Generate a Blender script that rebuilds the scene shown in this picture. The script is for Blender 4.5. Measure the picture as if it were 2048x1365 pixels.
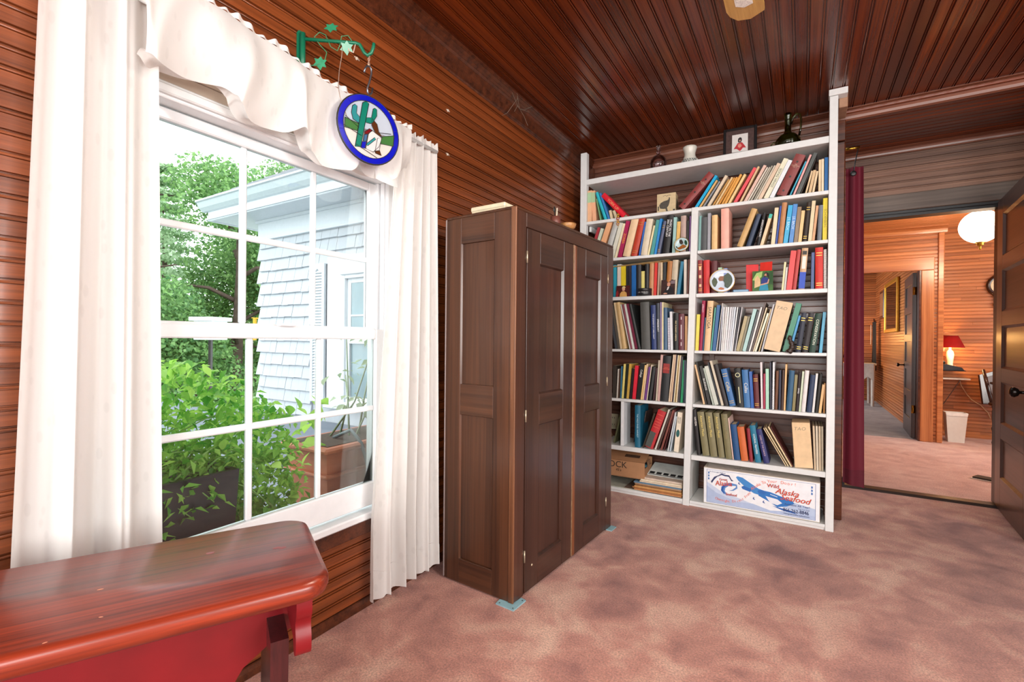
import bpy, math, random
from mathutils import Vector, Matrix, Euler
R = random.Random(11)
for o in list(bpy.data.objects): bpy.data.objects.remove(o)
S = bpy.context.scene; COL = S.collection
PI = math.pi; rad = math.radians

# ------------------------------------------------------------------ camera
cam = bpy.data.objects.new('camera', bpy.data.cameras.new('camera')); COL.objects.link(cam)
YAW, PIT, ROL, FPX = 0.551463719, -2.871e-3, -9.162e-3, 942.64
_f = Vector((-math.sin(YAW)*math.cos(PIT), math.cos(YAW)*math.cos(PIT), math.sin(PIT)))
_r = Vector((math.cos(YAW), math.sin(YAW), 0)); _d = -_r.cross(_f)
_r2 = math.cos(ROL)*_r + math.sin(ROL)*_d; _d2 = -math.sin(ROL)*_r + math.cos(ROL)*_d
M = Matrix((_r2, -_d2, -_f)).transposed().to_4x4(); M.translation = (0, 0, 1.08)
cam.matrix_world = M
cam.data.sensor_width = 36; cam.data.lens = FPX/2048*36; cam.data.clip_start = 0.05; cam.data.clip_end = 300
S.camera = cam
# ------------------------------------------------------------------ world, exposure, added fill lamps
S.view_settings.view_transform = 'Standard'; S.view_settings.look = 'None'
S.view_settings.gamma = 1; S.view_settings.use_curve_mapping = False
S.view_settings.exposure = 0.5
W = bpy.data.worlds.new('World'); S.world = W; W.use_nodes = True
bg = W.node_tree.nodes['Background']; bg.inputs[0].default_value = (0.90, 0.96, 1.0, 1); bg.inputs[1].default_value = 2.6
def area(name, loc, rot, sx, sy, power, col=(1, 1, 1)):
    L = bpy.data.lights.new(name, 'AREA'); L.shape = 'RECTANGLE'; L.size = sx; L.size_y = sy; L.energy = power; L.color = col
    o = bpy.data.objects.new(name, L); COL.objects.link(o); o.location = loc; o.rotation_euler = rot; return o
# fill lamps added in unseen wall openings behind the camera and in far rooms
area('fill_lamp_rear', (-0.35, -2.02, 1.45), (rad(-90), 0, PI), 1.5, 1.3, 50, (1, 0.97, 0.93))
area('fill_lamp_rear', (1.45, -2.02, 1.45), (rad(-90), 0, PI), 1.5, 1.3, 54, (1, 0.97, 0.93))
area('fill_lamp_side', (2.52, 0.2, 1.45), (0, rad(90), 0), 1.3, 1.6, 62, (1, 0.97, 0.93))
area('fill_lamp_hall', (3.55, 5.6, 1.4), (0, rad(90), 0), 1.2, 1.2, 36, (1, 0.93, 0.84))
area('fill_lamp_end_room', (-1.35, 9.2, 1.4), (0, rad(-90), 0), 1.2, 1.4, 55, (0.9, 0.95, 1.0))
def point(name, loc, power, col, r=0.05):
    L = bpy.data.lights.new(name, 'POINT'); L.energy = power; L.color = col; L.shadow_soft_size = r
    o = bpy.data.objects.new(name, L); COL.objects.link(o); o.location = loc; return o

# ------------------------------------------------------------------ helpers
def lin(c): return c/12.92 if c <= 0.04045 else ((c+0.055)/1.055)**2.4
def hx(h): return tuple(lin(int(h[i:i+2], 16)/255) for i in (0, 2, 4))+(1,)
def tag(o, label=None, cat=None, group=None, kind=None):
    if label: o['label'] = label
    if cat: o['category'] = cat
    if group: o['group'] = group
    if kind: o['kind'] = kind
    return o
def link(o, parent=None):
    COL.objects.link(o)
    if parent: o.parent = parent
    return o
def empty(name, loc=(0, 0, 0), rz=0, label=None, cat=None, group=None, kind=None, parent=None):
    o = bpy.data.objects.new(name, None); o.empty_display_size = .05
    o.location = loc; o.rotation_euler = (0, 0, rz); link(o, parent); return tag(o, label, cat, group, kind)
class MB:
    def __init__(s): s.v = []; s.f = []
    def add(s, vs, fs):
        n = len(s.v); s.v += [tuple(v) for v in vs]; s.f += [tuple(i+n for i in f) for f in fs]; return s
    def box(s, x0, x1, y0, y1, z0, z1, m=None):
        vs = [Vector(p) for p in ((x0,y0,z0),(x1,y0,z0),(x1,y1,z0),(x0,y1,z0),(x0,y0,z1),(x1,y0,z1),(x1,y1,z1),(x0,y1,z1))]
        if m: vs = [m @ v for v in vs]
        return s.add(vs, [(0,3,2,1),(4,5,6,7),(0,1,5,4),(1,2,6,5),(2,3,7,6),(3,0,4,7)])
    def cbox(s, x0, x1, y0, y1, z0, z1, c=0.003, m=None):
        # box whose edges are cut by a small chamfer on all sides (24 corners)
        vs = []; idx = {}
        X = (x0, x1); Y = (y0, y1); Z = (z0, z1)
        for i in (0, 1):
            for j in (0, 1):
                for k in (0, 1):
                    sx, sy, sz = (1, -1)[i], (1, -1)[j], (1, -1)[k]
                    for a, p in enumerate(((X[i], Y[j]+sy*c, Z[k]+sz*c), (X[i]+sx*c, Y[j], Z[k]+sz*c), (X[i]+sx*c, Y[j]+sy*c, Z[k]))):
                        idx[i, j, k, a] = len(vs); vs.append(Vector(p))
        fs = []
        for i in (0, 1):
            q = [idx[i,0,0,0], idx[i,1,0,0], idx[i,1,1,0], idx[i,0,1,0]]; fs.append(q if i else q[::-1])
            q = [idx[0,i,0,1], idx[1,i,0,1], idx[1,i,1,1], idx[0,i,1,1]]; fs.append(q if not i else q[::-1])
            q = [idx[0,0,i,2], idx[1,0,i,2], idx[1,1,i,2], idx[0,1,i,2]]; fs.append(q if i else q[::-1])
        for j in (0, 1):
            for k in (0, 1):
                fs.append([idx[0,j,k,1], idx[1,j,k,1], idx[1,j,k,2], idx[0,j,k,2]])
                fs.append([idx[j,0,k,0], idx[j,1,k,0], idx[j,1,k,2], idx[j,0,k,2]])
                fs.append([idx[j,k,0,0], idx[j,k,1,0], idx[j,k,1,1], idx[j,k,0,1]])
                for i in (0, 1): fs.append([idx[i,j,k,0], idx[i,j,k,1], idx[i,j,k,2]])
        if m: vs = [m @ v for v in vs]
        return s.add(vs, fs)
    def prism(s, pts, a, b, axis='z', m=None):
        # polygon pts (p,q) extruded along axis from a to b
        def put(p, q, t):
            return Vector((p, q, t) if axis == 'z' else ((p, t, q) if axis == 'y' else (t, p, q)))
        n = len(pts); vs = [put(p, q, a) for p, q in pts]+[put(p, q, b) for p, q in pts]
        if m: vs = [m @ v for v in vs]
        fs = [tuple(range(n))[::-1], tuple(range(n, 2*n))]+[(i, (i+1) % n, n+(i+1) % n, n+i) for i in range(n)]
        return s.add(vs, fs)
    def lathe(s, prof, n=24, m=None, cap=True):
        vs = []; fs = []
        for r, z in prof:
            for i in range(n):
                a = 2*PI*i/n; vs.append(Vector((r*math.cos(a), r*math.sin(a), z)))
        for k in range(len(prof)-1):
            for i in range(n):
                j = (i+1) % n; fs.append((k*n+i, k*n+j, (k+1)*n+j, (k+1)*n+i))
        if cap: fs.append(tuple(range(n))[::-1]); fs.append(tuple((len(prof)-1)*n+i for i in range(n)))
        if m: vs = [m @ v for v in vs]
        return s.add(vs, fs)
    def tube(s, pts, r, n=8, m=None):
        P = [Vector(p) for p in pts]; rr = r if isinstance(r, (list, tuple)) else [r]*len(P)
        vs = []; up = None
        for k, p in enumerate(P):
            t = (P[min(k+1, len(P)-1)]-P[max(k-1, 0)]).normalized()
            if up is None: up = Vector((0, 0, 1)) if abs(t.z) < .9 else Vector((1, 0, 0))
            a = t.cross(up)
            if a.length < 1e-5: a = t.cross(Vector((0, 1, 0)))
            a.normalize(); b = t.cross(a).normalized(); up = -b if False else a.cross(t)
            for i in range(n):
                w = 2*PI*i/n; vs.append(p+(a*math.cos(w)+b*math.sin(w))*rr[k])
        fs = [(k*n+i, k*n+(i+1) % n, (k+1)*n+(i+1) % n, (k+1)*n+i) for k in range(len(P)-1) for i in range(n)]
        fs += [tuple(range(n))[::-1], tuple((len(P)-1)*n+i for i in range(n))]
        if m: vs = [m @ v for v in vs]
        return s.add(vs, fs)
    def grid(s, fn, nu, nv):
        vs = [Vector(fn(i/nu, j/nv)) for j in range(nv+1) for i in range(nu+1)]
        fs = [(j*(nu+1)+i, j*(nu+1)+i+1, (j+1)*(nu+1)+i+1, (j+1)*(nu+1)+i) for j in range(nv) for i in range(nu)]
        return s.add(vs, fs)
    def mesh(s, name, mat=None, smooth=False):
        me = bpy.data.meshes.new(name); me.from_pydata(s.v, [], s.f); me.update()
        if mat: me.materials.append(mat)
        if smooth: me.shade_smooth() if smooth is True else me.polygons.foreach_set('use_smooth', [True]*len(me.polygons))
        return me
    def build(s, name, mat, parent=None, smooth=False, loc=None, rot=None, sharp=None):
        me = s.mesh(name, mat, smooth)
        if sharp: me.set_sharp_from_angle(angle=rad(sharp))
        o = bpy.data.objects.new(name, me); link(o, parent)
        if loc: o.location = loc
        if rot: o.rotation_euler = rot
        return o
def inst(name, me, parent, loc=(0, 0, 0), rot=(0, 0, 0), sc=(1, 1, 1)):
    o = bpy.data.objects.new(name, me); o.location = loc; o.rotation_euler = rot; o.scale = sc; return link(o, parent)
FONT = bpy.data.fonts[0] if bpy.data.fonts else None
def text(name, s, size, mat, parent, m, align='CENTER', shear=0, ex=0.0003, w=1.0):
    c = bpy.data.curves.new(name, 'FONT'); c.body = s; c.size = size; c.align_x = align; c.align_y = 'CENTER'; c.extrude = ex
    c.shear = shear; c.resolution_u = 3; c.space_character = w
    c.materials.append(mat); o = bpy.data.objects.new(name, c); link(o, parent); o.matrix_local = m; return o

# ------------------------------------------------------------------ materials
def newmat(name):
    m = bpy.data.materials.new(name); m.use_nodes = True; nt = m.node_tree; return m, nt, nt.nodes['Principled BSDF']
def setp(b, **k):
    names = dict(rough='Roughness', metal='Metallic', spec='Specular IOR Level', coat='Coat Weight', coatr='Coat Roughness', trans='Transmission Weight', ior='IOR', sheen='Sheen Weight', alpha='Alpha')
    for a, v in k.items(): b.inputs[names[a]].default_value = v
def nd(nt, t, **k):
    n = nt.nodes.new(t)
    for a, v in k.items(): setattr(n, a, v)
    return n
_plain = {}
def plain(h, rough=.6, var=.12, scale=30, **k):
    key = (h, rough, var, tuple(sorted(k.items())))
    if key in _plain: return _plain[key]
    m, nt, b = newmat('paint_'+h); c = hx(h); setp(b, rough=rough, **k)
    tc = nd(nt, 'ShaderNodeTexCoord'); nz = nd(nt, 'ShaderNodeTexNoise'); nz.inputs['Scale'].default_value = scale; nz.inputs['Detail'].default_value = 4
    nt.links.new(tc.outputs['Object'], nz.inputs['Vector'])
    rp = nd(nt, 'ShaderNodeValToRGB'); rp.color_ramp.elements[0].position = .3; rp.color_ramp.elements[1].position = .7
    rp.color_ramp.elements[0].color = tuple(x*(1-var) for x in c[:3])+(1,); rp.color_ramp.elements[1].color = tuple(min(1, x*(1+var*.6)) for x in c[:3])+(1,)
    nt.links.new(nz.outputs['Fac'], rp.inputs[0]); nt.links.new(rp.outputs[0], b.inputs['Base Color'])
    _plain[key] = m; return m
def wood(name, dark, light, rough=.35, along='x', fine=130, coarse=2.2, coat=.25, bump=.035, vary=.35, streak=.5):
    """varnished board: grain stretched along one axis, each board its own tone"""
    m, nt, b = newmat(name); setp(b, rough=rough, coat=coat, coatr=.18)
    tc = nd(nt, 'ShaderNodeTexCoord'); oi = nd(nt, 'ShaderNodeObjectInfo')
    sc = {'x': (coarse, fine, fine), 'y': (fine, coarse, fine), 'z': (fine, fine, coarse)}[along]
    mp = nd(nt, 'ShaderNodeMapping'); mp.inputs['Scale'].default_value = sc
    mul = nd(nt, 'ShaderNodeMath', operation='MULTIPLY'); mul.inputs[1].default_value = 60
    nt.links.new(oi.outputs['Random'], mul.inputs[0])
    add = nd(nt, 'ShaderNodeVectorMath', operation='ADD')
    nt.links.new(tc.outputs['Object'], mp.inputs['Vector']); nt.links.new(mp.outputs[0], add.inputs[0]); nt.links.new(mul.outputs[0], add.inputs[1])
    n1 = nd(nt, 'ShaderNodeTexNoise'); n1.inputs['Scale'].default_value = 1; n1.inputs['Detail'].default_value = 5; n1.inputs['Roughness'].default_value = .65; n1.inputs['Distortion'].default_value = .6
    n2 = nd(nt, 'ShaderNodeTexNoise'); n2.inputs['Scale'].default_value = .22; n2.inputs['Detail'].default_value = 3
    for n in (n1, n2): nt.links.new(add.outputs[0], n.inputs['Vector'])
    mx = nd(nt, 'ShaderNodeMix', data_type='FLOAT'); mx.inputs[0].default_value = streak
    nt.links.new(n1.outputs['Fac'], mx.inputs[2]); nt.links.new(n2.outputs['Fac'], mx.inputs[3])
    rp = nd(nt, 'ShaderNodeValToRGB'); e = rp.color_ramp.elements; e[0].position = .33; e[1].position = .66; e[0].color = hx(dark); e[1].color = hx(light)
    nt.links.new(mx.outputs[0], rp.inputs[0])
    hsv = nd(nt, 'ShaderNodeHueSaturation')
    mr = nd(nt, 'ShaderNodeMapRange'); mr.inputs[3].default_value = 1-vary; mr.inputs[4].default_value = 1+vary
    nt.links.new(oi.outputs['Random'], mr.inputs[0]); nt.links.new(mr.outputs[0], hsv.inputs['Value'])
    nt.links.new(rp.outputs[0], hsv.inputs['Color']); nt.links.new(hsv.outputs[0], b.inputs['Base Color'])
    if bump:
        bp = nd(nt, 'ShaderNodeBump'); bp.inputs['Strength'].default_value = bump; bp.inputs['Distance'].default_value = .004
        nt.links.new(n1.outputs['Fac'], bp.inputs['Height']); nt.links.new(bp.outputs[0], b.inputs['Normal'])
    return m
def glassmat(name, tint=(1, 1, 1, 1), refl=1.0):
    m = bpy.data.materials.new(name); m.use_nodes = True; nt = m.node_tree; nt.nodes.clear()
    out = nd(nt, 'ShaderNodeOutputMaterial'); tr = nd(nt, 'ShaderNodeBsdfTransparent'); tr.inputs[0].default_value = tint
    gl = nd(nt, 'ShaderNodeBsdfGlossy'); gl.inputs['Roughness'].default_value = .01
    fr = nd(nt, 'ShaderNodeFresnel'); fr.inputs[0].default_value = 1.45
    ml = nd(nt, 'ShaderNodeMath', operation='MULTIPLY'); ml.inputs[1].default_value = refl
    mx = nd(nt, 'ShaderNodeMixShader'); nt.links.new(fr.outputs[0], ml.inputs[0]); nt.links.new(ml.outputs[0], mx.inputs[0])
    nt.links.new(tr.outputs[0], mx.inputs[1]); nt.links.new(gl.outputs[0], mx.inputs[2]); nt.links.new(mx.outputs[0], out.inputs[0]); return m
def solidglass(name, col, rough=.03):
    m, nt, b = newmat(name); b.inputs['Base Color'].default_value = col; setp(b, rough=rough, trans=1.0, ior=1.45); return m
def emit(name, col, strength):
    m, nt, b = newmat(name); b.inputs['Base Color'].default_value = col; b.inputs['Emission Color'].default_value = col; b.inputs['Emission Strength'].default_value = strength; return m
def fabric(name, h, transl=.35, pat=True, sheen=.2):
    m = bpy.data.materials.new(name); m.use_nodes = True; nt = m.node_tree; b = nt.nodes['Principled BSDF']; out = nt.nodes['Material Output']
    setp(b, rough=.75); c = hx(h); tc = nd(nt, 'ShaderNodeTexCoord')
    if pat:   # woven leaf sprays, a shade greyer than the ground
        mp = nd(nt, 'ShaderNodeMapping'); mp.inputs['Scale'].default_value = (14, 34, 12); mp.inputs['Rotation'].default_value = (.7, 0, 0)
        vo = nd(nt, 'ShaderNodeTexVoronoi', feature='F1'); vo.inputs['Scale'].default_value = 1.3
        nt.links.new(tc.outputs['Object'], mp.inputs[0]); nt.links.new(mp.outputs[0], vo.inputs['Vector'])
        rp = nd(nt, 'ShaderNodeValToRGB'); rp.color_ramp.elements[0].position = .20; rp.color_ramp.elements[1].position = .26
        rp.color_ramp.elements[0].color = tuple(x*.93 for x in c[:3])+(1,); rp.color_ramp.elements[1].color = c
        nt.links.new(vo.outputs['Distance'], rp.inputs[0]); nt.links.new(rp.outputs[0], b.inputs['Base Color'])
    else: b.inputs['Base Color'].default_value = c
    nz = nd(nt, 'ShaderNodeTexNoise'); nz.inputs['Scale'].default_value = 450; bp = nd(nt, 'ShaderNodeBump'); bp.inputs['Strength'].default_value = .08
    nt.links.new(tc.outputs['Object'], nz.inputs[0]); nt.links.new(nz.outputs[0], bp.inputs['Height']); nt.links.new(bp.outputs[0], b.inputs['Normal'])
    tr = nd(nt, 'ShaderNodeBsdfTranslucent'); tr.inputs[0].default_value = c
    mx = nd(nt, 'ShaderNodeMixShader'); mx.inputs[0].default_value = transl
    nt.links.new(b.outputs[0], mx.inputs[1]); nt.links.new(tr.outputs[0], mx.inputs[2]); nt.links.new(mx.outputs[0], out.inputs[0]); return m
def carpet(name, a, b_, c_, sc=1.0):
    """deep plush: pile grain plus the broad brushed patches where the nap lies another way"""
    m, nt, b = newmat(name); setp(b, rough=.95, sheen=.4, spec=.1)
    tc = nd(nt, 'ShaderNodeTexCoord')
    n1 = nd(nt, 'ShaderNodeTexNoise'); n1.inputs['Scale'].default_value = 2.1*sc; n1.inputs['Detail'].default_value = 3; n1.inputs['Roughness'].default_value = .6; n1.inputs['Distortion'].default_value = .8
    n2 = nd(nt, 'ShaderNodeTexNoise'); n2.inputs['Scale'].default_value = 150; n2.inputs['Detail'].default_value = 4; n2.inputs['Roughness'].default_value = .8
    n3 = nd(nt, 'ShaderNodeTexNoise'); n3.inputs['Scale'].default_value = 7; n3.inputs['Detail'].default_value = 6; n3.inputs['Distortion'].default_value = .5
    for n in (n1, n2, n3): nt.links.new(tc.outputs['Object'], n.inputs['Vector'])
    rp = nd(nt, 'ShaderNodeValToRGB'); e = rp.color_ramp.elements; e[0].position = .34; e[1].position = .64; e[0].color = hx(a); e[1].color = hx(c_)
    k = e.new(.5); k.color = hx(b_)
    mx = nd(nt, 'ShaderNodeMix', data_type='FLOAT'); mx.inputs[0].default_value = .42
    nt.links.new(n1.outputs[0], mx.inputs[2]); nt.links.new(n3.outputs[0], mx.inputs[3]); nt.links.new(mx.outputs[0], rp.inputs[0])
    rp2 = nd(nt, 'ShaderNodeValToRGB'); e = rp2.color_ramp.elements; e[0].position = .36; e[1].position = .64; e[0].color = (.50, .47, .46, 1); e[1].color = (1.28, 1.28, 1.28, 1)
    nt.links.new(n2.outputs[0], rp2.inputs[0])
    ml = nd(nt, 'ShaderNodeMix', data_type='RGBA', blend_type='MULTIPLY'); ml.inputs[0].default_value = 1
    nt.links.new(rp.outputs[0], ml.inputs[6]); nt.links.new(rp2.outputs[0], ml.inputs[7]); nt.links.new(ml.outputs[2], b.inputs['Base Color'])
    bp = nd(nt, 'ShaderNodeBump'); bp.inputs['Strength'].default_value = .7; bp.inputs['Distance'].default_value = .008
    nt.links.new(n2.outputs[0], bp.inputs['Height']); nt.links.new(bp.outputs[0], b.inputs['Normal']); return m
def leafmat(name, h1, h2, transl=.4):
    m = bpy.data.materials.new(name); m.use_nodes = True; nt = m.node_tree; b = nt.nodes['Principled BSDF']; out = nt.nodes['Material Output']; setp(b, rough=.5)
    ge = nd(nt, 'ShaderNodeTexCoord'); nz = nd(nt, 'ShaderNodeTexNoise'); nz.inputs['Scale'].default_value = 3.1
    oi = nd(nt, 'ShaderNodeObjectInfo'); ad = nd(nt, 'ShaderNodeMath', operation='ADD')
    gm = nd(nt, 'ShaderNodeNewGeometry'); nt.links.new(gm.outputs['Position'], nz.inputs[0]); nt.links.new(nz.outputs[0], ad.inputs[0]); nt.links.new(oi.outputs['Random'], ad.inputs[1])
    ad2 = nd(nt, 'ShaderNodeMath', operation='ADD'); rm = nd(nt, 'ShaderNodeMath', operation='MULTIPLY'); rm.inputs[1].default_value = .5
    nt.links.new(gm.outputs['Random Per Island'], ad2.inputs[1]); nt.links.new(ad.outputs[0], ad2.inputs[0]); nt.links.new(ad2.outputs[0], rm.inputs[0])
    rp = nd(nt, 'ShaderNodeValToRGB'); e = rp.color_ramp.elements; e[0].position = .3; e[1].position = 1.0; e[0].color = hx(h1); e[1].color = hx(h2)
    nt.links.new(rm.outputs[0], rp.inputs[0]); nt.links.new(rp.outputs[0], b.inputs['Base Color'])
    tr = nd(nt, 'ShaderNodeBsdfTranslucent'); nt.links.new(rp.outputs[0], tr.inputs[0]); mx = nd(nt, 'ShaderNodeMixShader'); mx.inputs[0].default_value = transl
    nt.links.new(b.outputs[0], mx.inputs[1]); nt.links.new(tr.outputs[0], mx.inputs[2]); nt.links.new(mx.outputs[0], out.inputs[0]); return m

W_LEFT = wood('varnished_fir_wall', '54260e', '944c24', rough=.3, vary=.2)
W_CEIL = wood('varnished_fir_ceiling', '401507', '763310', rough=.26, vary=.25, along='x')
W_BACK = wood('aged_fir_wall', '4c2b20', '7e4f3c', rough=.34, vary=.22)
W_CROWN = wood('reddish_crown', '54291a', '915a43', rough=.34, vary=.06)
W_DOORW = wood('dry_fir_wall', '583b2f', '987059', rough=.45, coat=.05, vary=.28)
W_FAR = wood('honey_fir_wall', '924c22', 'cb824c', rough=.35, vary=.18)
W_TRIM = wood('brown_trim', '2b130b', '6a3720', rough=.3, vary=.1)
W_TRIMF = wood('honey_trim', '8a4520', 'c9814c', rough=.32, vary=.06)
W_HEAD = wood('smoked_header', '3c312b', '7a695d', rough=.45, coat=0, vary=.1)
W_DARK = wood('black_brown_trim', '140f0e', '2c2220', rough=.4, vary=.05)
W_CAB = wood('wardrobe_wood', '2b160c', '5d3822', rough=.33, along='z', fine=70, coarse=1.2, vary=.08)
W_CABF = wood('wardrobe_front_wood', '21100b', '4b2c1f', rough=.28, along='z', fine=70, coarse=1.2, vary=.08)
W_CABX = wood('wardrobe_rail_wood', '2b160c', '5d3822', rough=.33, along='x', fine=70, coarse=1.2, vary=.08)
W_DOOR = wood('door_wood', '35211b', '5f4238', rough=.35, along='z', fine=60, coarse=1.2, vary=.05)
WHITE = plain('dcdedd', .45, .04); WHITE2 = plain('e9ecee', .3, .03); BEIGE = plain('b3a493', .55, .04)
BRASS = plain('b8903a', .28, .1, metal=1.0); IRON = plain('7c8088', .32, .1, metal=.9); STEEL = plain('a8a8ac', .25, .1, metal=1.0); BLACK = plain('141416', .4, .1)
PAGES = plain('d9cbab', .8, .18, scale=60)
# ------------------------------------------------------------------ setting: room shell
XL, YB, ZC = -1.49, 3.60, 2.525          # window wall, bookcase wall, ceiling
def board_mesh(name, L, pitch, mat, bead=True):
    """one beaded board: length along X, width along Z (0..pitch), face towards -Y"""
    w = pitch; g = .0090
    p = [(.012, 0), (g, .0002), (g, .0018), (0, .0026), (0, w-.0124), (g*.8, w-.0118), (g*.8, w-.0094), (.0008, w-.0086), (0, w-.0062), (.0008, w-.0036), (g, w-.0028), (g, w-.0004), (.012, w-.0002)]
    m = MB(); m.prism([(y, z) for y, z in p], 0, L, 'x'); return m.mesh(name, mat)
_bm = {}
def board(parent, L, pitch, mat, loc, rot):
    k = (round(L, 3), pitch, mat.name)
    if k not in _bm: _bm[k] = board_mesh('board', L, pitch, mat)
    return inst('board', _bm[k], parent, loc, rot)
def struct(name, loc=(0, 0, 0)): return empty(name, loc, kind='structure')
def slab(name, x0, x1, y0, y1, z0, z1, mat, parent=None, c=.003):
    o = MB().cbox(x0, x1, y0, y1, z0, z1, c).build(name, mat, parent)
    if not parent: o['kind'] = 'structure'
    return o
# floor and carpets
CARP = carpet('rose_carpet', '86453f', 'c58674', 'e4b8a1', 1.0)
CARPF = carpet('rose_carpet_far', 'b98474', 'd3a292', 'e2bcaa', 1.6)
CARPG = carpet('taupe_carpet', '6e6462', '8b807b', '9f958f', 1.2)
slab('floor', -1.60, 2.60, -2.1, 4.30, -.06, 0, CARP)
slab('floor_hall', -1.3, 3.6, 4.40, 6.88, -.06, 0, CARPF)
slab('floor_end_room', -1.3, 1.3, 6.88, 11.6, -.06, 0, CARPG)
slab('floor_hall_bay', 1.31, 3.6, 6.88, 7.38, -.06, 0, CARPF)
th = MB().prism([(4.295, -.05), (4.295, .004), (4.31, .016), (4.39, .016), (4.405, .004), (4.405, -.05)], .20, 1.12, 'x').build('trim_1', W_DARK); tag(th, kind='structure')
# window wall: boards either side of the opening, above and below it
WY0, WY1, WZ0, WZ1 = .50, 1.44, .385, 1.76         # rough opening
wl = struct('wall_left')
b = MB()
b.box(XL-.11, XL-.012, -2.1, WY0, 0, ZC); b.box(XL-.11, XL-.012, WY1, YB+.0, 0, ZC)
b.box(XL-.11, XL-.012, WY0, WY1, 0, WZ0-.03); b.box(XL-.11, XL-.012, WY0, WY1, WZ1, ZC)
b.build('wall_core', W_DARK, wl)
P = .0467; z = .036
LR = (0, 0, rad(90))   # X->+Y ; face -Y -> +X
while z < 2.42:
    if z+P > .32 and z < 1.87:
        board(wl, WY0-.10+2.1, P, W_LEFT, (XL, -2.1, z), LR)
        board(wl, YB-(WY1+.10), P, W_LEFT, (XL, WY1+.10, z), LR)
    else: board(wl, YB+2.1, P, W_LEFT, (XL, -2.1, z), LR)
    z += P
b = MB(); b.prism([(XL, 0), (XL+.012, 0), (XL+.012, .022), (XL+.006, .034), (XL, .036)], -2.1, YB, 'y'); o = b.build('baseboard_left', W_TRIM); tag(o, kind='structure')
def crown_profile(s): return [(0, 0), (s*.05, 0), (s*.12, .008), (s*.08, .012), (s*.20, .016), (s*.30, .046), (s*.46, .074), (s*.42, .079), (s*.58, .088), (s*.54, .093), (s*.72, .101), (s*.68, .105), (s*.90, .114), (s*.86, .118), (s*1.0, .122), (s*1.0, .131), (0, .131)]
b = MB(); b.prism([(XL+x, ZC-.131+z) for x, z in crown_profile(.062)], -2.1, YB, 'y'); tag(b.build('trim_2', W_TRIM), kind='structure')
# other walls of the room (behind and beside the camera): each with unseen openings added to let light in
def plainwall(name, parts, mat):
    m = MB()
    for p in parts: m.box(*p)
    return tag(m.build(name, mat), kind='structure')
plainwall('wall_rear', [(-1.69, 2.6, -2.2, -2.1, 0, .8), (-1.69, 2.6, -2.2, -2.1, 2.1, ZC), (-1.69, -1.1, -2.2, -2.1, .8, 2.1), (.4, .7, -2.2, -2.1, .8, 2.1), (2.2, 2.6, -2.2, -2.1, .8, 2.1)], W_LEFT)
plainwall('wall_right', [(2.6, 2.7, -2.2, 4.4, 0, .8), (2.6, 2.7, -2.2, 4.4, 2.1, ZC), (2.6, 2.7, -2.2, -.6, .8, 2.1), (2.6, 2.7, 1.0, 4.4, .8, 2.1)], W_LEFT)
# bookcase wall
wb = struct('wall_back')
MB().box(-1.69, .15, YB+.012, YB+.09, 0, ZC).box(1.26, 2.6, YB-.02, YB+.09, 0, ZC).build('wall_core', W_BACK, wb)
z = .0; PB = .0412
while z < 2.46:
    board(wb, .20-XL, PB, W_BACK, (XL, YB, z), (0, 0, 0)); z += PB
b = MB(); b.prism([(YB-x, ZC-.06+z*.46) for x, z in crown_profile(.05)], XL, 1.30, 'x'); tag(b.build('trim_3', W_CROWN), kind='structure')
b = MB(); b.cbox(XL, XL+.05, YB-.03, YB, 0, 2.47, .006); tag(b.build('trim_4', W_TRIM), kind='structure')
# wall end beside the bookcase
st = struct('wall_end')
MB().cbox(.165, .214, 3.475, 3.64, 0, 2.30, .006).cbox(.158, .214, 3.475, 3.64, 2.305, 2.43, .004).build('post', W_TRIM, st)
MB().cbox(.168, .212, 3.30, 3.475, 2.435, 2.515, .003).build('cap_block', plain('a37c62', .5, .1), st)
# alcove ceiling and beam above the doorway
ac = struct('ceiling_alcove'); ZA = 2.50
MB().box(.15, 2.6, YB+.0, 4.38, ZA+.014, ZC+.06).build('ceiling_core', W_CEIL, ac)
y = 3.56
while y < 4.36:
    board(ac, 1.25, .058, W_CEIL, (.15, y+.058, ZA), (rad(90), 0, 0)); y += .058
# door wall
YD = 4.38
dw = struct('wall_door')
MB().box(-.2, .24, YD, YD+.10, 0, ZA).box(1.125, 2.6, YD, YD+.10, 0, ZA).box(.24, 1.125, YD+.012, YD+.10, 2.05, ZA).build('wall_core', W_DOORW, dw)
z = 2.155
while z < 2.46:
    board(dw, 1.30, .0489, W_DOORW, (-.05, YD-.012, z), (0, 0, 0)); z += .0489
b = MB(); b.prism([(YD-.012-x, 2.452+z*.4) for x, z in crown_profile(.035)], -.2, 1.26, 'x'); tag(b.build('trim_5', W_CROWN), kind='structure')
o = MB().cbox(-.1, 1.26, YD-.035, YD-.012, 2.035, 2.155, .004).build('trim_6', W_HEAD); tag(o, kind='structure')
o = MB().box(.24, 1.125, YD-.02, YD+.10, 2.018, 2.035).box(.24, 1.125, YD+.0, YD+.10, 1.998, 2.020).build('trim_7', BLACK); tag(o, kind='structure')
slab('trim_8', .14, .245, YD-.04, YD+.10, 0, 2.04, W_DARK)
slab('trim_9', 1.115, 1.16, YD-.03, YD+.10, 0, 2.04, W_DARK)
slab('wall_alcove', 1.225, 1.26, YB+.09, YD, 0, ZA, W_TRIM)
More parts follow.
